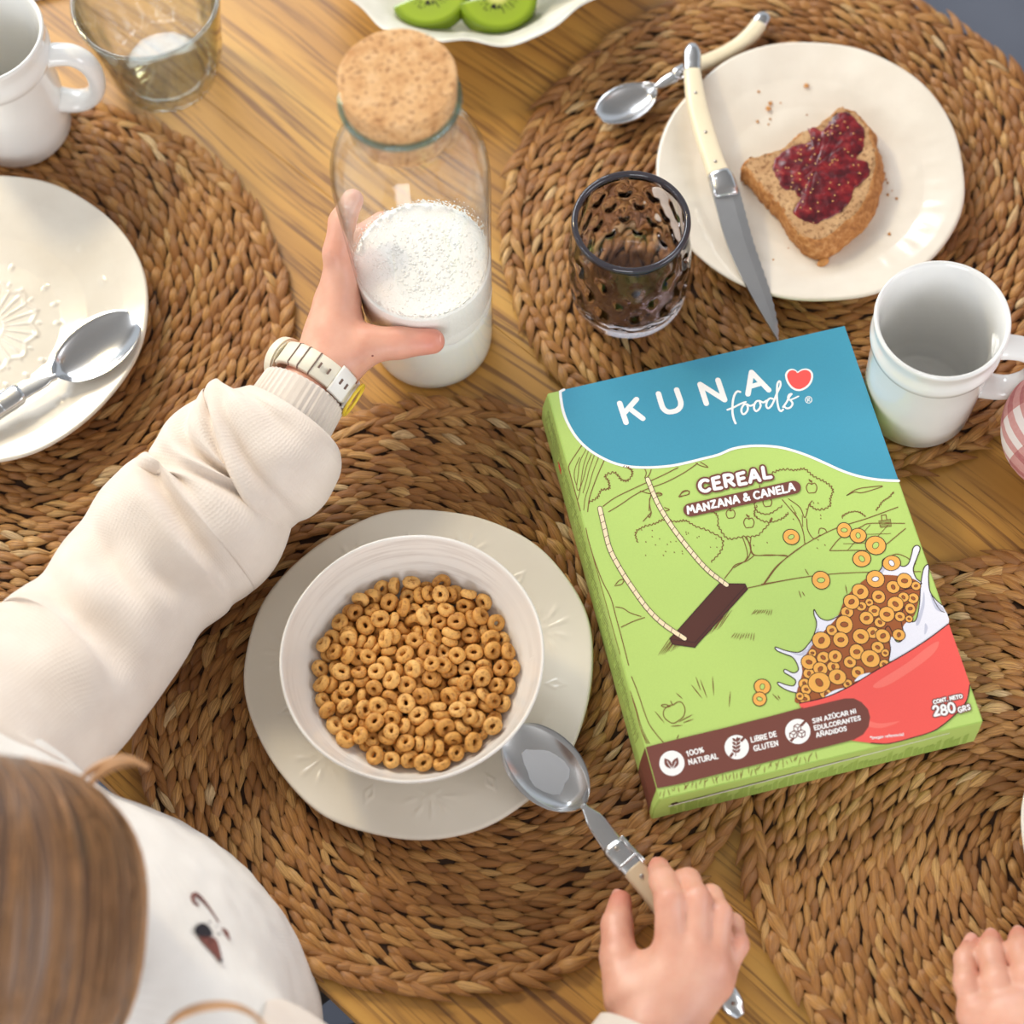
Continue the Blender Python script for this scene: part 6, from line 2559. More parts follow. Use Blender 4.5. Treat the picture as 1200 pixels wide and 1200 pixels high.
# left hand round the carafe
WL = Q(380, 434, .076)
mcp = [cyl(190, .0510, .096), cyl(190, .0530, .080), cyl(191, .0530, .067), cyl(195, .0520, .055)]
LF = [finger([mcp[0], cyl(176, .0498, .1100), cyl(158, .0486, .1200), cyl(142, .0480, .1255)], [.0098, .0086, .0080, .0068])]
for m, rr, sp in zip(mcp[1:], (.0086, .0083, .0075), (1.0, .95, .82)):
    z2 = m[2] - .001
    pts = [m, cyl(188 - 22 * sp, .0408 + rr, z2), cyl(188 - 48 * sp, .0402 + rr * .95, z2 + .001), cyl(188 - 68 * sp, .0400 + rr * .9, z2 + .001)]
    LF.append(finger(pts, [rr * 1.12, rr, rr * .92, rr * .78]))
thL = [Q(404, 424, .080), Q(432, 404, .0830), cyl(-110, .0498, .0850), cyl(-87, .0482, .0862)]
LF.append(finger(thL, [.0130, .0116, .0096, .0078]))
EL = Q(112, 752, .062)
left_core = [rcone(WL, m, .0130, .0108) for m in mcp] + [rcone(WL, Q(420, 404, .080), .0140, .0130), rcone(Q(392, 402, .078), cyl(198, .056, .084), .0135, .0125), ell(Q(390, 404, .074), (.0155, .017, .022))]
left_core += [rcone(Q(345, 474, .074), WL, .0172, .0165), rcone(EL, Q(345, 474, .074), .026, .0172)]
# right hand over the spoon
WR = Q(765, 1218, .047)
ER = Q(660, 1430, .050)
rm = [Q(787, 1121, .0520), Q(815, 1123, .0525), Q(837, 1135, .0490), Q(840, 1155, .0430)]
RF = [finger([rm[0], Q(785, 1057, .0580), Q(777, 1032, .0460), Q(772, 1017, .0310)], [.0096, .0083, .0076, .0064]),
      finger([rm[1], Q(817, 1054, .0560), Q(806, 1032, .0430), Q(799, 1030, .0290)], [.0086, .0074, .0070, .0060]),
      finger([rm[2], Q(844, 1072, .0510), Q(833, 1050, .0390), Q(826, 1052, .0270)], [.0080, .0068, .0064, .0056]),
      finger([rm[3], Q(864, 1107, .0440), Q(859, 1083, .0340), Q(851, 1077, .0240)], [.0074, .0064, .0060, .0052]),
      finger([Q(737, 1170, .0440), Q(725, 1121, .0390), Q(723, 1084, .0320), Q(727, 1056, .0230)], [.0140, .0104, .0088, .0066])]
right_core = [rcone(WR, m, .0160, r_) for m, r_ in zip(rm, (.0104, .0100, .0094, .0086))] + [rcone(WR, Q(742, 1164, .043), .0160, .0135), ell(Q(779, 1166, .047), (.020, .024, .0125)), rcone(ER, WR, .026, .0175), ell(Q(760, 1146, .040), (.010, .014, .008))]
# trunk, neck, head
HEADC = Q(-46, 1088, .238)
TC = -.335
SHL, SHR = TBv(TC - .105, -.010, .105), TBv(TC + .105, -.012, .105)
trunk = [ell(TBv(TC, -.012, -.02), (.118, .074, .20), np.array([[ED[0], ED[1], 0], [EN[0], EN[1], 0], [0, 0, 1]])), rcone(SHL, SHR, .042, .042),
         rcone(TBv(TC, -.015, .10), HEADC + np.array((0, 0, -.05)), .036, .032), rcone(SHL, EL, .036, .031), rcone(SHR, ER, .036, .029)]
FD = np.array([EN[0], EN[1], -.45])
FD /= np.linalg.norm(FD)
FU = np.array([0, 0, 1]) - FD * FD[2]
FU /= np.linalg.norm(FU)
FS = np.cross(FD, FU)


def head_prims(c, D, U, Sd, s_=1.0):
    A = np.array([Sd, D, U])
    L = lambda x, y, z: c + (Sd * x + D * y + U * z) * s_
    return [ell(L(0, 0, .012), np.array((.066, .080, .078)) * s_, A), ell(L(0, .022, -.040), np.array((.050, .050, .052)) * s_, A), ell(L(0, .050, -.078), np.array((.022, .018, .016)) * s_, A),
            rcone(L(0, .070, -.004), L(0, .083, -.030), .0055 * s_, .0095 * s_), ell(L(-.030, .052, -.040), np.array((.020, .020, .022)) * s_, A), ell(L(.030, .052, -.040), np.array((.020, .020, .022)) * s_, A),
            ell(L(0, .068, -.056), np.array((.017, .0085, .0045)) * s_, A), ell(L(0, .067, -.0635), np.array((.015, .0085, .005)) * s_, A),
            ell(L(-.067, -.005, -.018), np.array((.008, .017, .026)) * s_, A), ell(L(.067, -.005, -.018), np.array((.008, .017, .026)) * s_, A),
            ell(L(-.028, .066, .014), np.array((.020, .011, .006)) * s_, A), ell(L(.028, .066, .014), np.array((.020, .011, .006)) * s_, A)], L


hp_, HL = head_prims(HEADC, FD, FU, FS, .96)
fld = Field(left_core + right_core + trunk + hp_, LF + RF, k=.010, kf=.0042, kin=.003)
flush = [(thL[3], .011), (thL[2], .006), (RF[4][-1][2], .010), (RF[0][-1][2], .009)] + [(q, .005) for q in rm] + [(f[0][2], .0045) for f in RF[:4]]
body = obj('body', skin_mesh('body', fld, .0017, flush), M_SKIN, child)
nail(child, thL[3] + np.array((.001, 0, 0)), thL[2], np.array((.25, -.25, 1.0)), .0060)
nail(child, RF[4][-1][2], RF[4][-1][1], np.array((-.75, 0, .65)), .0060)
nail(child, RF[0][-1][2], RF[0][-1][1], np.array((-.5, .9, .3)), .0056)
obj('mole', mesh('mole', [tuple(Q(436.5, 417, .0925) + np.array((.0007 * math.cos(a), .0007 * math.sin(a), .0))) for a in np.linspace(0, 6.28, 8, endpoint=False)], [tuple(range(8))], False), M_MOLE, child)
for sx in (-1, 1):
    ey = HL(sx * .028, .066, .002)
    bm = bmesh.new()
    bmesh.ops.create_uvsphere(bm, u_segments=14, v_segments=10, radius=.0115)
    me = bpy.data.meshes.new('eye')
    bm.to_mesh(me)
    bm.free()
    obj('eye', me, simple('eye_white', lin(238, 234, 230), 0.2), child, tuple(ey))

# sleeve of the left arm, bunched in soft folds
ST = [((300, 447), (381, 528), .0735), ((266, 447), (381, 576), .072), ((232, 468), (352, 606), .067), ((212, 490), (326, 612), .064), ((194, 514), (314, 634), .062), ((172, 536), (318, 660), .061), ((148, 556), (300, 678), .060), ((104, 600), (272, 702), .060), ((73, 652), (228, 744), .062), ((34, 692), (196, 796), .068), ((0, 716), (152, 860), .078), ((-52, 738), (112, 898), .090), ((-120, 790), (52, 980), .100)]
cen, hw_ = [], []
for (u, l, z) in ST:
    a, b = P(u[0], u[1], z), P(l[0], l[1], z)
    cen.append((a + b) / 2)
    hw_.append((a - b).length / 2)
cen.append(Vector(SHL))
hw_.append(.062)
NS = 170
cc_, hh_ = smooth_pts([tuple(q) for q in cen], NS), smooth_pts(np.array(hw_)[:, None], NS)[:, 0]
# soft hollows that run slantwise round the arm: (place, slant, where round the arm, depth, width, spread)
CREASE = [(.055, .020, 1.9, .0045, .014, 1.5), (.115, .045, 2.3, .0080, .016, 1.2), (.185, .035, 1.0, .0060, .020, 1.3), (.255, .050, 1.7, .0090, .017, 1.5), (.335, .040, 2.4, .0070, .022, 1.1), (.385, .055, .8, .0070, .020, 1.0),
          (.470, .045, 1.7, .0100, .022, 1.5), (.560, .050, 2.5, .0070, .026, 1.1), (.620, .060, 1.0, .0080, .026, 1.2), (.720, .050, 1.8, .0100, .030, 1.6), (.84, .04, 1.4, .007, .035, 1.5)]


def fold_disp(s_, ph, L_):
    d = .0006
    for k_, (s0, sl, p0, am, w, sp) in enumerate(CREASE):
        x = s_ - s0 + sl * math.cos(ph) - .018 * math.cos(2 * (ph - 1.4)) * (1 if k_ % 2 else .3)
        dp = (ph - p0 + PI) % (2 * PI) - PI
        win = math.exp(-(dp / sp) ** 2)
        d -= am * win * math.exp(-(x / w) ** 2)
        d += am * .42 * win * math.exp(-((x - 1.9 * w) / (1.5 * w)) ** 2)
    fade = min(1.0, s_ / .05) * (.30 + .70 * math.sin(ph) ** 2)
    return (d * 1.45 + .0030 * fbm(s_ * 6, math.cos(ph) * 1.0, math.sin(ph) * 1.0, 2.0)) * fade


SEG = 96
T_ = frames(cc_)
V, U = [], []
ln = np.r_[0, np.cumsum(np.linalg.norm(np.diff(cc_, axis=0), axis=1))]
for i in range(NS):
    b = np.cross(T_[i], (0, 0, 1))
    b /= np.linalg.norm(b)
    a = np.cross(b, T_[i])
    s_ = i / (NS - 1)
    for j in range(SEG + 1):
        ph = 2 * PI * j / SEG
        r = hh_[i] + fold_disp(s_, ph, 0)
        q = cc_[i] + b * math.cos(ph) * r + a * math.sin(ph) * r * (.80 if math.sin(ph) > 0 else .86)
        if q[2] < .0105:
            q[2] = .0105
        V.append(q)
        U.append((ph * .038, ln[i]))
slv = obj('left_sleeve', mesh('left_sleeve', V, grid_faces(NS, SEG + 1), True, U), M_KNIT, child)
slv['label'] = 'cream knit sleeve bunched in folds'
# ribbed cuff
n_, sg_ = 22, 168
c0, c1 = v3(P(339, 487, .0735)), v3(P(356, 460, .0740))
V, U = [], []
ax = (c1 - c0) / np.linalg.norm(c1 - c0)
b = np.cross(ax, (0, 0, 1))
b /= np.linalg.norm(b)
a = np.cross(b, ax)
for i in range(n_):
    s_ = i / (n_ - 1)
    s2 = min(1, s_ * 1.25)
    inn = max(0, (s_ - .8) / .2)
    c = c0 + (c1 - c0) * (-.7 + 1.75 * s2 - .30 * inn)
    for j in range(sg_ + 1):
        ph = 2 * PI * j / sg_
        r = .0284 - .0018 * s2 - .0050 * inn + .0005 * math.cos(ph * 42) * (1 - inn)
        V.append(c + b * math.cos(ph) * r + a * math.sin(ph) * r * .90)
        U.append((ph * .026, s_ * .02))
cuff = obj('cuff', mesh('cuff', V, grid_faces(n_, sg_ + 1), True, U), M_RIB, child)
cuff['label'] = 'ribbed cream cuff below the watch'

# sweater trunk and right sleeve
swt = [ell(TBv(TC - .012, -.012, -.03), (.128, .088, .215), np.array([[ED[0], ED[1], 0], [EN[0], EN[1], 0], [0, 0, 1]])), rcone(SHL, SHR, .056, .056), ell(TBv(TC + .00, .014, .010), (.100, .070, .110), np.array([[ED[0], ED[1], 0], [EN[0], EN[1], 0], [0, 0, 1]])),
       rcone(SHL + (np.asarray(cen[-2]) - SHL) * .0, np.asarray(cen[-2]), .056, .050)]
fs = Field(swt, (), k=.035)
v, f = surface(fs, .004)
v = relax(v, f, 3)
# soft cloth wrinkles over the chest
nrm = v - TBv(TC, -.02, .0)
nrm /= np.linalg.norm(nrm, axis=1)[:, None]
v = v + nrm * np.array([.0035 * fbm(q[0] + q[1] * .6, q[2] * .5, 1, 22) + .0012 * fbm(q[0], q[1], q[2], 60) for q in v])[:, None]
tt = v[:, :2] @ ED
nn_ = v[:, :2] @ EN
U = np.stack([v[:, 2] * .9 + nn_ * .6, tt], 1)
sw = obj('sweater', mesh('sweater', v, f, True, U), M_KNITW, child)
sw['label'] = 'white knit sweater front with a small embroidered bird'
me = tube('right_sleeve', [SHR, (SHR + ER) / 2 + np.array((0, 0, .004)), ER, (ER * .55 + WR * .45), Q(764, 1222, .047)], [.058, .050, .046, .040, .0315], 40, n=60, disp=lambda s_, ph, L_: .0022 * math.sin(s_ * 34 + 1.4 * math.sin(ph)) * (1 if s_ < .93 else .2), caps=False)
obj('right_sleeve', me, M_KNIT, child)
# trousers
M_TROU = knit('grey_cloth', lin(120, 116, 112), lin(136, 132, 126), .0016)
for sx in (-.065, .065):
    p0, p1, p2 = TBv(TC + sx, -.06, -.17), TBv(TC + sx * 1.5 + .10, .14, -.155), TBv(TC + sx * 1.6 + .12, .20, -.5)
    obj('trouser_leg', tube('trouser_leg', [p0, p0 * .5 + p1 * .5, p1, p1 * .5 + p2 * .5 + np.array((EN[0], EN[1], 0)) * .02, p2], [.075, .07, .060, .052, .046], 28, (0, 0.3, 1), n=40), M_TROU, child)

# embroidery on the sweater, laid on the knit where the photo shows it
from mathutils.bvhtree import BVHTree
bvh = BVHTree.FromPolygons([tuple(q) for q in v], [tuple(map(int, q)) for q in f])


def on_sweater(px, py, off):
    d = Vector(_f + _r * (px - 600) / FPX - _u * (py - 600) / FPX).normalized()
    h, nr, _, _ = bvh.ray_cast(Vector(_o), d)
    return None if h is None else h + nr * off


def patch(name, pts, mat, off, w=None):
    pts = smooth_pts([(220 + x / 6, 980 + y / 6) for x, y in pts], 28, w is None)
    W3 = [on_sweater(x, y, off) for x, y in pts]
    if any(q is None for q in W3):
        return
    if w is None:
        c = sum(W3, Vector()) / len(W3)
        V = [tuple(q) for q in W3] + [tuple(c + (W3[0] - c).normalized() * 0)]
        n = len(W3)
        F = [(i, (i + 1) % n, n) for i in range(n)]
        obj(name, mesh(name, V, F, False), mat, sw)
    else:
        obj(name, tube(name, [tuple(q) for q in W3], [w * (.35 + .65 * math.sin(PI * min(1, (i + 2) / 26))) for i in range(28)], 8), mat, sw)


E_BROWN, E_BLACK = simple('thread_brown', lin(122, 70, 62), 0.8), simple('thread_black', lin(34, 30, 38), 0.8)
patch('embroidered_beak', [(60, 700), (100, 715), (160, 715), (195, 740), (215, 800), (232, 885), (215, 892), (170, 830), (110, 770)], E_BROWN, .0012)
patch('embroidered_head', [(35, 675), (50, 640), (90, 622), (130, 640), (160, 690), (150, 715), (100, 718), (50, 705)], E_BLACK, .0016)
patch('beak_tip', [(205, 875), (222, 872), (232, 890), (220, 900)], E_BLACK, .0017)
patch('embroidered_stalk', [(72, 490), (40, 468), (30, 430), (50, 412), (85, 440), (130, 490), (175, 550), (212, 608)], E_BROWN, .0006, .0011)
patch('embroidered_stalk', [(238, 652), (262, 680), (275, 705), (292, 735)], E_BROWN, .0006, .0012)
for x, y, r in ((135, 620, 9), (182, 650, 6), (202, 703, 10), (240, 710, 6), (145, 755, 9)):
    patch('embroidered_dot', [(x - r, y), (x, y - r), (x + r, y), (x, y + r)], E_BLACK, .0021)

# hair: a cap of locks combed from the brow to the nape, with loose strands
t = NT('hair')
uvn = t.n('ShaderNodeUVMap', uv_map='UVMap')
mp = t.n('ShaderNodeMapping')
mp.inputs['Scale'].default_value = (70, 1.6, 1)
t.l(uvn.outputs[0], mp.inputs[0])
f1 = t.noise(1.0, 4, mp.outputs[0], 0.6)
mp2 = t.n('ShaderNodeMapping')
mp2.inputs['Scale'].default_value = (11, 0.7, 1)
t.l(uvn.outputs[0], mp2.inputs[0])
f2 = t.noise(1.0, 2, mp2.outputs[0])
c = t.ramp(f2, [(0.3, lin(78, 56, 42)), (0.5, lin(108, 80, 60)), (0.72, lin(150, 116, 90))])
c = t.mix(t.ramp(f1, [(0.35, (0.55,) * 3 + (1,)), (0.65, (0, 0, 0, 1))]), c, lin(74, 50, 38))
t.set(Base_Color=c, Roughness=0.38)
t.bump(f1, 0.6, 0.002)
M_HAIR = t.m
M_WISP = simple('hair_strand', lin(190, 142, 98), 0.4, 0, .15, 80)
HUP = np.array((0.10, .97, .22))
HUP /= np.linalg.norm(HUP)            # the parting end of the locks, towards the far side
HX = np.cross(HUP, (0, 0, 1))
HX /= np.linalg.norm(HX)
HZ = np.cross(HX, HUP)
HR = np.array((.0800, .0800, .088))


def hair_pt(lon, lat, off=0.0):
    e = .77
    def pw(x):
        return math.copysign(abs(x) ** e, x)
    cl = max(0, math.cos(lat))
    g = 1 + off
    return HEADC + HX * HR[0] * g * pw(math.cos(lon)) * cl ** e + HZ * HR[2] * g * pw(math.sin(lon)) * cl ** e + HUP * HR[1] * g * pw(math.sin(lat))


V, U = [], []
NLO, NLA = 220, 60
for i in range(NLO + 1):
    lon = 2 * PI * i / NLO
    for j in range(NLA):
        lat = -PI / 2 + PI * j / (NLA - 1)
        g = .018 * fbm(math.cos(lon) * 6, math.sin(lon) * 6, lat * .4, 1.0) + .010 * fbm(math.cos(lon) * 26, math.sin(lon) * 26, lat * .5, 1.0)
        V.append(hair_pt(lon, lat, g * math.cos(lat)))
        U.append((i / NLO, lat / 3))
hair = obj('hair', mesh('hair', V, grid_faces(NLO + 1, NLA), True, U), M_HAIR, child)
rg = random.Random(8)
pr_ = []
for k in range(260):
    lon, l0, l1 = rg.uniform(0, 2 * PI), rg.uniform(-1.3, -.2), rg.uniform(.2, 1.35)
    dl, o0 = rg.uniform(-.15, .15), rg.uniform(.004, .02)
    pts = [hair_pt(lon + dl * math.sin(q * 3), l0 + (l1 - l0) * q, o0 * math.sin(PI * q) + .004) for q in np.linspace(0, 1, 12)]
    T = frames(pts)
    Vv = []
    for p_, tq in zip(pts, T):
        b = np.cross(tq, p_ - HEADC)
        b /= np.linalg.norm(b)
        a = np.cross(b, tq)
        for q in range(3):
            an_ = 2 * PI * q / 3
            Vv.append(p_ + (b * math.cos(an_) + a * math.sin(an_)) * .00045)
    Ff = [(i * 3 + q, i * 3 + (q + 1) % 3, i * 3 + 3 + (q + 1) % 3, i * 3 + 3 + q) for i in range(11) for q in range(3)]
    pr_.append((Vv, Ff))
hs_ = obj('loose_hair', join_meshes('loose_hair', pr_), M_WISP, child)
hs_['kind'] = 'stuff'
for wz, pts in ((.215, [(96, 930), (116, 908), (138, 896), (158, 894), (174, 900)]), (.205, [(190, 1212), (208, 1192), (238, 1180), (272, 1179), (298, 1190), (316, 1210)]), (.215, [(90, 916), (112, 900), (140, 890), (160, 892)])):
    obj('stray_lock', tube('stray_lock', [Q(x, y, wz) for x, y in pts], [.0006, .0020, .0024, .0018, .0012, .0005][:len(pts)], 8, n=26), M_WISP, child)

# ================================================================= wristwatch on the left wrist
wc = v3(P(370, 440, .0755))
AX = v3(P(386, 418, .076)) - v3(P(354, 462, .0745))
AX /= np.linalg.norm(AX)
WB = np.cross(AX, (0, 0, 1))
WB /= np.linalg.norm(WB)
WA = np.cross(WB, AX)
watch = thing('wristwatch', 'cream strapped wristwatch with a yellow loop on the child wrist beside the carafe', 'watch', tuple(wc))
M_STRAP = simple('cream_strap', lin(236, 228, 208), 0.45, 0, .03)
M_BUCK = simple('white_buckle', lin(244, 241, 234), 0.3, 0, .02)
M_YEL = simple('yellow_loop', lin(240, 206, 62), 0.35, 0, .03)
M_SLOT = simple('strap_slot', lin(120, 96, 84), 0.7)


def band(name, ph0, ph1, w, rx, rz, th, mat, n=60, sh=0.0):
    V = []
    for i in range(n):
        ph = ph0 + (ph1 - ph0) * i / (n - 1)
        for s_, o in ((-.5, 0), (-.42, th), (.42, th), (.5, 0), (.42, -.0004), (-.42, -.0004)):
            V.append(AX * (s_ * w + sh) + WB * math.cos(ph) * (rx + o) + WA * math.sin(ph) * (rz + o))
    F = [(i * 6 + q, i * 6 + 6 + q, i * 6 + 6 + (q + 1) % 6, i * 6 + (q + 1) % 6) for i in range(n - 1) for q in range(6)]
    F += [tuple(range(6))[::-1], tuple(range((n - 1) * 6, n * 6))]
    me = mesh(name, V, F, True)
    bm = bmesh.new()
    bm.from_mesh(me)
    bmesh.ops.recalc_face_normals(bm, faces=bm.faces)
    bm.to_mesh(me)
    bm.free()
    return obj(name, me, mat, watch)


RX, RZ = .0232, .0196
sgnb = 1 if WB[1] < 0 else -1                     # +WB side nearest the camera
ph_near = 0.0 if sgnb > 0 else PI
band('strap', -.5, 2 * PI - .55, .0165, RX, RZ, .0022, M_STRAP, 90)
for q in (1.75, 2.05, 1.42):
    band('strap_groove', q, q + .03, .0166, RX + .0004, RZ + .0004, .0022, M_SLOT, 3)
bk = ph_near + (.55 if sgnb > 0 else -.55)
band('keeper', bk - .28, bk + .28, .0190, RX + .0020, RZ + .0020, .0016, M_BUCK, 14)
band('buckle', bk - .78 * (1 if sgnb > 0 else -1) - .30, bk - .78 * (1 if sgnb > 0 else -1) + .30, .0205, RX + .0022, RZ + .0022, .0016, M_BUCK, 14)
for q in (bk - .1, bk + .1, bk + .48, bk + .72):
    band('strap_slot', q, q + .045, .0040, RX + .0032, RZ + .0032, .0012, M_SLOT, 3)
pts = [AX * (.0108 * math.cos(a_)) + (WB * math.cos(bk - .75) * (RX + .0045) + WA * math.sin(bk - .75) * (RZ + .0045)) + (WB * -math.sin(bk - .75) + WA * math.cos(bk - .75)) * (.010 * math.sin(a_)) for a_ in np.linspace(0, 2 * PI, 26)]
obj('yellow_loop', tube('yellow_loop', pts, .0011, 10, caps=False), M_YEL, watch)
far = ph_near + PI
cs_ = bmesh.new()
bmesh.ops.create_cone(cs_, cap_ends=True, segments=40, radius1=.0150, radius2=.0138, depth=.0075)
bmesh.ops.bevel(cs_, geom=[e for e in cs_.edges if e.calc_face_angle(0) > .8], offset=.0012, segments=2, affect='EDGES')
me = bpy.data.meshes.new('case')
cs_.to_mesh(me)
cs_.free()
fa_ = PI * .80 if sgnb < 0 else PI * .80
ph_case = far - (.25 if sgnb < 0 else -.25)
nz_ = WB * math.cos(ph_case) + WA * math.sin(ph_case)
co_ = Vector(WB * math.cos(ph_case) * (RX + .0035) + WA * math.sin(ph_case) * (RZ + .0035))
obj('case', me, M_STRAP, watch, co_, Vector(nz_).to_track_quat('Z', 'Y').to_euler())

# ================================================================= second child: one hand at the edge of the right mat
p2 = thing('person', 'child mostly out of view, fingertips resting on the mat beside a plate edge', 'person', (0, 0, 0))
WH = Q(1236, 1262, .050)
m2 = [Q(1143, 1188, .037), Q(1176, 1184, .043), Q(1210, 1180, .046), Q(1244, 1178, .045)]
F2 = [finger([m2[0], Q(1132, 1152, .0370), Q(1131, 1124, .0290), Q(1138, 1107, .0190)], [.0074, .0069, .0063, .0054]),
      finger([m2[1], Q(1168, 1150, .0430), Q(1161, 1117, .0340), Q(1162, 1101, .0210)], [.0086, .0078, .0072, .0060]),
      finger([m2[2], Q(1203, 1144, .0470), Q(1194, 1114, .0360), Q(1194, 1098, .0220)], [.0090, .0080, .0073, .0061]),
      finger([m2[3], Q(1240, 1142, .0460), Q(1233, 1112, .0350), Q(1231, 1098, .0220)], [.0078, .0069, .0066, .0057]),
      finger([Q(1288, 1235, .042), Q(1297, 1190, .036), Q(1286, 1160, .029), Q(1276, 1142, .022)], [.0140, .0105, .0088, .0066])]
E2 = TBv(.30, .30, .06)
c2 = [rcone(WH, m, .0150, .0108) for m in m2] + [rcone(WH, Q(1285, 1230, .042), .016, .0145), ell((WH + m2[1] + m2[2]) / 3, (.022, .022, .012)), rcone(E2, WH, .028, .0185)]
B2 = TBv(.42, .42, -.02)
A2 = np.array([[EN[0], EN[1], 0], [ED[0], ED[1], 0], [0, 0, 1]])
S2L, S2R = TBv(.41, .31, .13), TBv(.41, .53, .13)
H2 = TBv(.395, .42, .31)
FD2 = np.array([-ED[0], -ED[1], -.4])
FD2 /= np.linalg.norm(FD2)
FU2 = np.array([0, 0, 1]) - FD2 * FD2[2]
FU2 /= np.linalg.norm(FU2)
hp2, HL2 = head_prims(H2, FD2, FU2, np.cross(FD2, FU2), .98)
E2R = TBv(.40, .60, -.06)
W2R = TBv(.36, .50, -.16)
c2 += [ell(B2, (.118, .074, .20), A2), rcone(S2L, S2R, .042, .042), rcone(TBv(.415, .42, .12), H2 - np.array((0, 0, .06)), .036, .032), rcone(S2L, E2, .036, .030), rcone(S2R, E2R, .036, .030), rcone(E2R, W2R, .028, .018)] + hp2
hb = [W2R + np.array((-ED[0], -ED[1], 0)) * .045 + np.array((EN[0], EN[1], 0)) * q + np.array((0, 0, -.006)) for q in (-.022, -.007, .008, .022)]
c2 += [rcone(W2R, q, .016, .011) for q in hb]
F2 += [finger([q, q + np.array((-ED[0], -ED[1], 0)) * .026 - np.array((0, 0, .001)), q + np.array((-ED[0], -ED[1], -.1)) * .046], [.009, .008, .0062]) for q in hb]
F2.append(finger([W2R, W2R + np.array((-ED[0], -ED[1], 0)) * .03 - np.array((EN[0], EN[1], 0)) * .03 - np.array((0, 0, .006)), W2R + np.array((-ED[0], -ED[1], 0)) * .055 - np.array((EN[0], EN[1], 0)) * .036 - np.array((0, 0, .009))], [.013, .010, .0066]))
obj('body', skin_mesh('body', Field(c2, F2, k=.010, kf=.0025, kin=.003), .0020, [(f_[-1][2], .008) for f_ in F2[:4]]), M_SKIN, p2)
for f_ in F2[:3]:
    nail(p2, f_[-1][2], f_[-1][1], np.array((-.35, .8, .75)), .0056)
sh2 = [ell(TBv(.42, .42, -.03), (.134, .088, .21), A2), rcone(S2L, S2R, .056, .056), rcone(S2L, E2, .054, .046), rcone(E2, E2 * .35 + WH * .65, .046, .032), rcone(S2R, E2R, .054, .046), rcone(E2R, E2R * .3 + W2R * .7, .046, .030)]
v, f = surface(Field(sh2, (), k=.03), .006)
obj('shirt', mesh('shirt', relax(v, f, 3), f, True, np.stack([v[:, 0], v[:, 2]], 1)), M_TROU, p2)


def hair_cap(c, D, U, Sd, mat, parent, s_=1.0):
    V = []
    for i in range(61):
        lon = 2 * PI * i / 60
        for j in range(26):
            lat = PI / 2 - 2.05 * j / 25
            g = 1 + .03 * fbm(math.cos(lon) * 8, math.sin(lon) * 8, lat, 1.0)
            dirv = Sd * math.cos(lon) * math.cos(lat) * .074 + D * (math.sin(lon) * math.cos(lat) * .088 - .006) + U * (math.sin(lat) * .088 + .012)
            if math.sin(lon) > .25 and lat < .35:
                dirv = dirv * .82
            V.append(c + dirv * g * s_)
    return obj('hair', mesh('hair', V, grid_faces(61, 26), True, [(i / 60, j / 20) for i in range(61) for j in range(26)]), mat, parent)


hair_cap(H2, FD2, FU2, np.cross(FD2, FU2), M_HAIR, p2)

# ================================================================= third child: gingham sleeve at the far edge of the table
p3 = thing('person', 'child mostly out of view, one red gingham sleeve resting beside the right mug', 'person', (0, 0, 0))
t = NT('gingham')
co = t.n('ShaderNodeUVMap', uv_map='UVMap')
sp = t.n('ShaderNodeSeparateXYZ')
t.l(co.outputs[0], sp.inputs[0])
def stripe(s_):
    return t.math('GREATER_THAN', t.math('FRACT', t.math('MULTIPLY', s_, 1 / .0122)), 0.5)
sm = t.math('MULTIPLY', t.math('ADD', stripe(sp.outputs[0]), stripe(sp.outputs[1])), 0.5)
nz = t.noise(500, 3, t.coords())
t.set(Base_Color=t.mix(t.math('MULTIPLY', nz, .25), t.ramp(sm, [(0.0, lin(236, 222, 216)), (0.5, lin(206, 138, 132)), (1.0, lin(178, 84, 84))]), lin(240, 226, 220)), Roughness=0.9)
t.bump(nz, 0.3, 0.0006)
M_GING = t.m
E3 = Q(1244, 510, .040)
S3L, S3R = TBv(-.01, .94, .17), TBv(-.23, .96, .17)
H3 = TBv(-.11, .93, .36)
W3, W3R, E3R = TBv(.06, .62, .035), TBv(-.13, .87, -.14), TBv(-.24, .93, -.08)
A3 = np.array([[ED[0], ED[1], 0], [EN[0], EN[1], 0], [0, 0, 1]])
FD3 = np.array([-EN[0], -EN[1], -.3])
FD3 /= np.linalg.norm(FD3)
FU3 = np.array([0, 0, 1]) - FD3 * FD3[2]
FU3 /= np.linalg.norm(FU3)
hp3, HL3 = head_prims(H3, FD3, FU3, np.cross(FD3, FU3), .98)
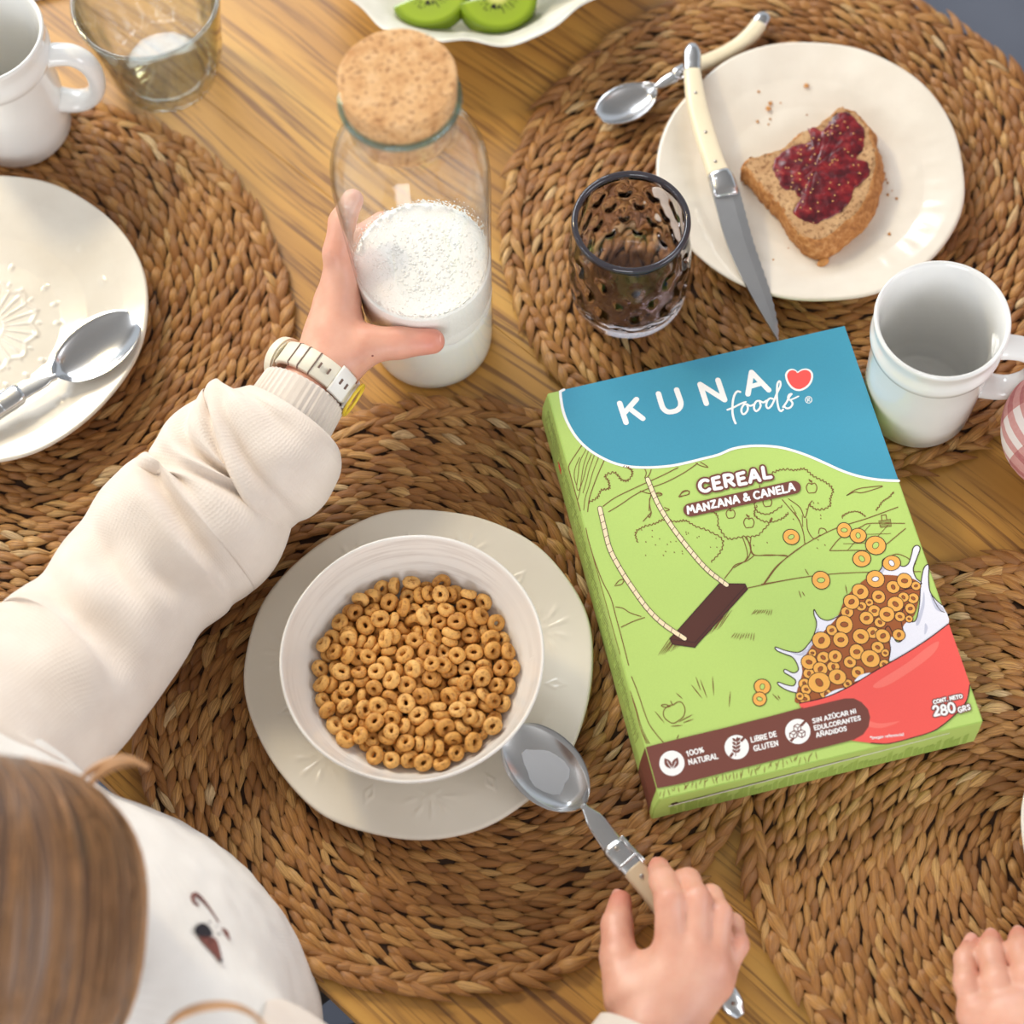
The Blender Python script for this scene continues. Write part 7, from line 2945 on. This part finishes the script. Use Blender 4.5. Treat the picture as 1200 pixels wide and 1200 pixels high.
c3 = [ell(TBv(-.12, .96, .0), (.118, .074, .21), A3), rcone(S3L, S3R, .042, .042), rcone(TBv(-.115, .955, .15), H3 - np.array((0, 0, .06)), .036, .032), rcone(S3L, E3, .034, .025), rcone(E3, W3, .025, .018), rcone(S3R, E3R, .036, .03), rcone(E3R, W3R, .028, .019)] + hp3
F3 = []
for W_, dv in ((W3, np.array((ED[0], ED[1], -.05))), (W3R, np.array((ED[0] * .7 - EN[0] * .7, ED[1] * .7 - EN[1] * .7, -.05)))):
    sd = np.cross(dv, (0, 0, 1))
    for q, l_ in ((-.020, .9), (-.007, 1.0), (.007, .97), (.020, .8)):
        k0 = W_ + dv * .045 + sd * q
        c3.append(rcone(W_, k0, .016, .011))
        F3.append(finger([k0, k0 + dv * .026 * l_, k0 + (dv - np.array((0, 0, .25))) * .045 * l_], [.009, .008, .0062]))
    F3.append(finger([W_, W_ + dv * .03 + sd * .03, W_ + dv * .052 + sd * .036], [.013, .010, .0066]))
obj('body', skin_mesh('body', Field(c3, F3, k=.011, kf=.006, kin=.003), .0026), M_SKIN, p3)
hair_cap(H3, FD3, FU3, np.cross(FD3, FU3), M_HAIR, p3)
sh3 = [ell(TBv(-.12, .96, -.01), (.134, .088, .22), A3), rcone(S3L, S3R, .056, .056), rcone(S3R, E3R, .054, .040)]
v, f = surface(Field(sh3, (), k=.03), .005)
obj('shirt', mesh('shirt', relax(v, f, 3), f, True, np.stack([v[:, :2] @ ED, v[:, 2]], 1)), M_GING, p3)
mid3 = (E3 * .4 + W3 * .6)
me = tube('gingham_sleeve', [S3L, S3L * .45 + E3 * .55 + np.array((.03, -.01, .02)), E3 + np.array((EN[0], EN[1], 0)) * .03 + np.array((.008, 0, .006)), E3, E3 * .7 + W3 * .3, mid3], [.058, .052, .042, .034, .034, .031], 64, n=90, disp=lambda s_, ph, L_: .0022 * math.sin(s_ * 46 + 2.0 * math.sin(ph)) + .0012 * math.sin(s_ * 21 + ph * 2), caps=False)
uvl = me.uv_layers[0].data
for l in uvl:
    l.uv = (l.uv[0] * .26, l.uv[1])
g_ = obj('gingham_sleeve', me, M_GING, p3)
g_['label'] = 'red and white gingham sleeve'
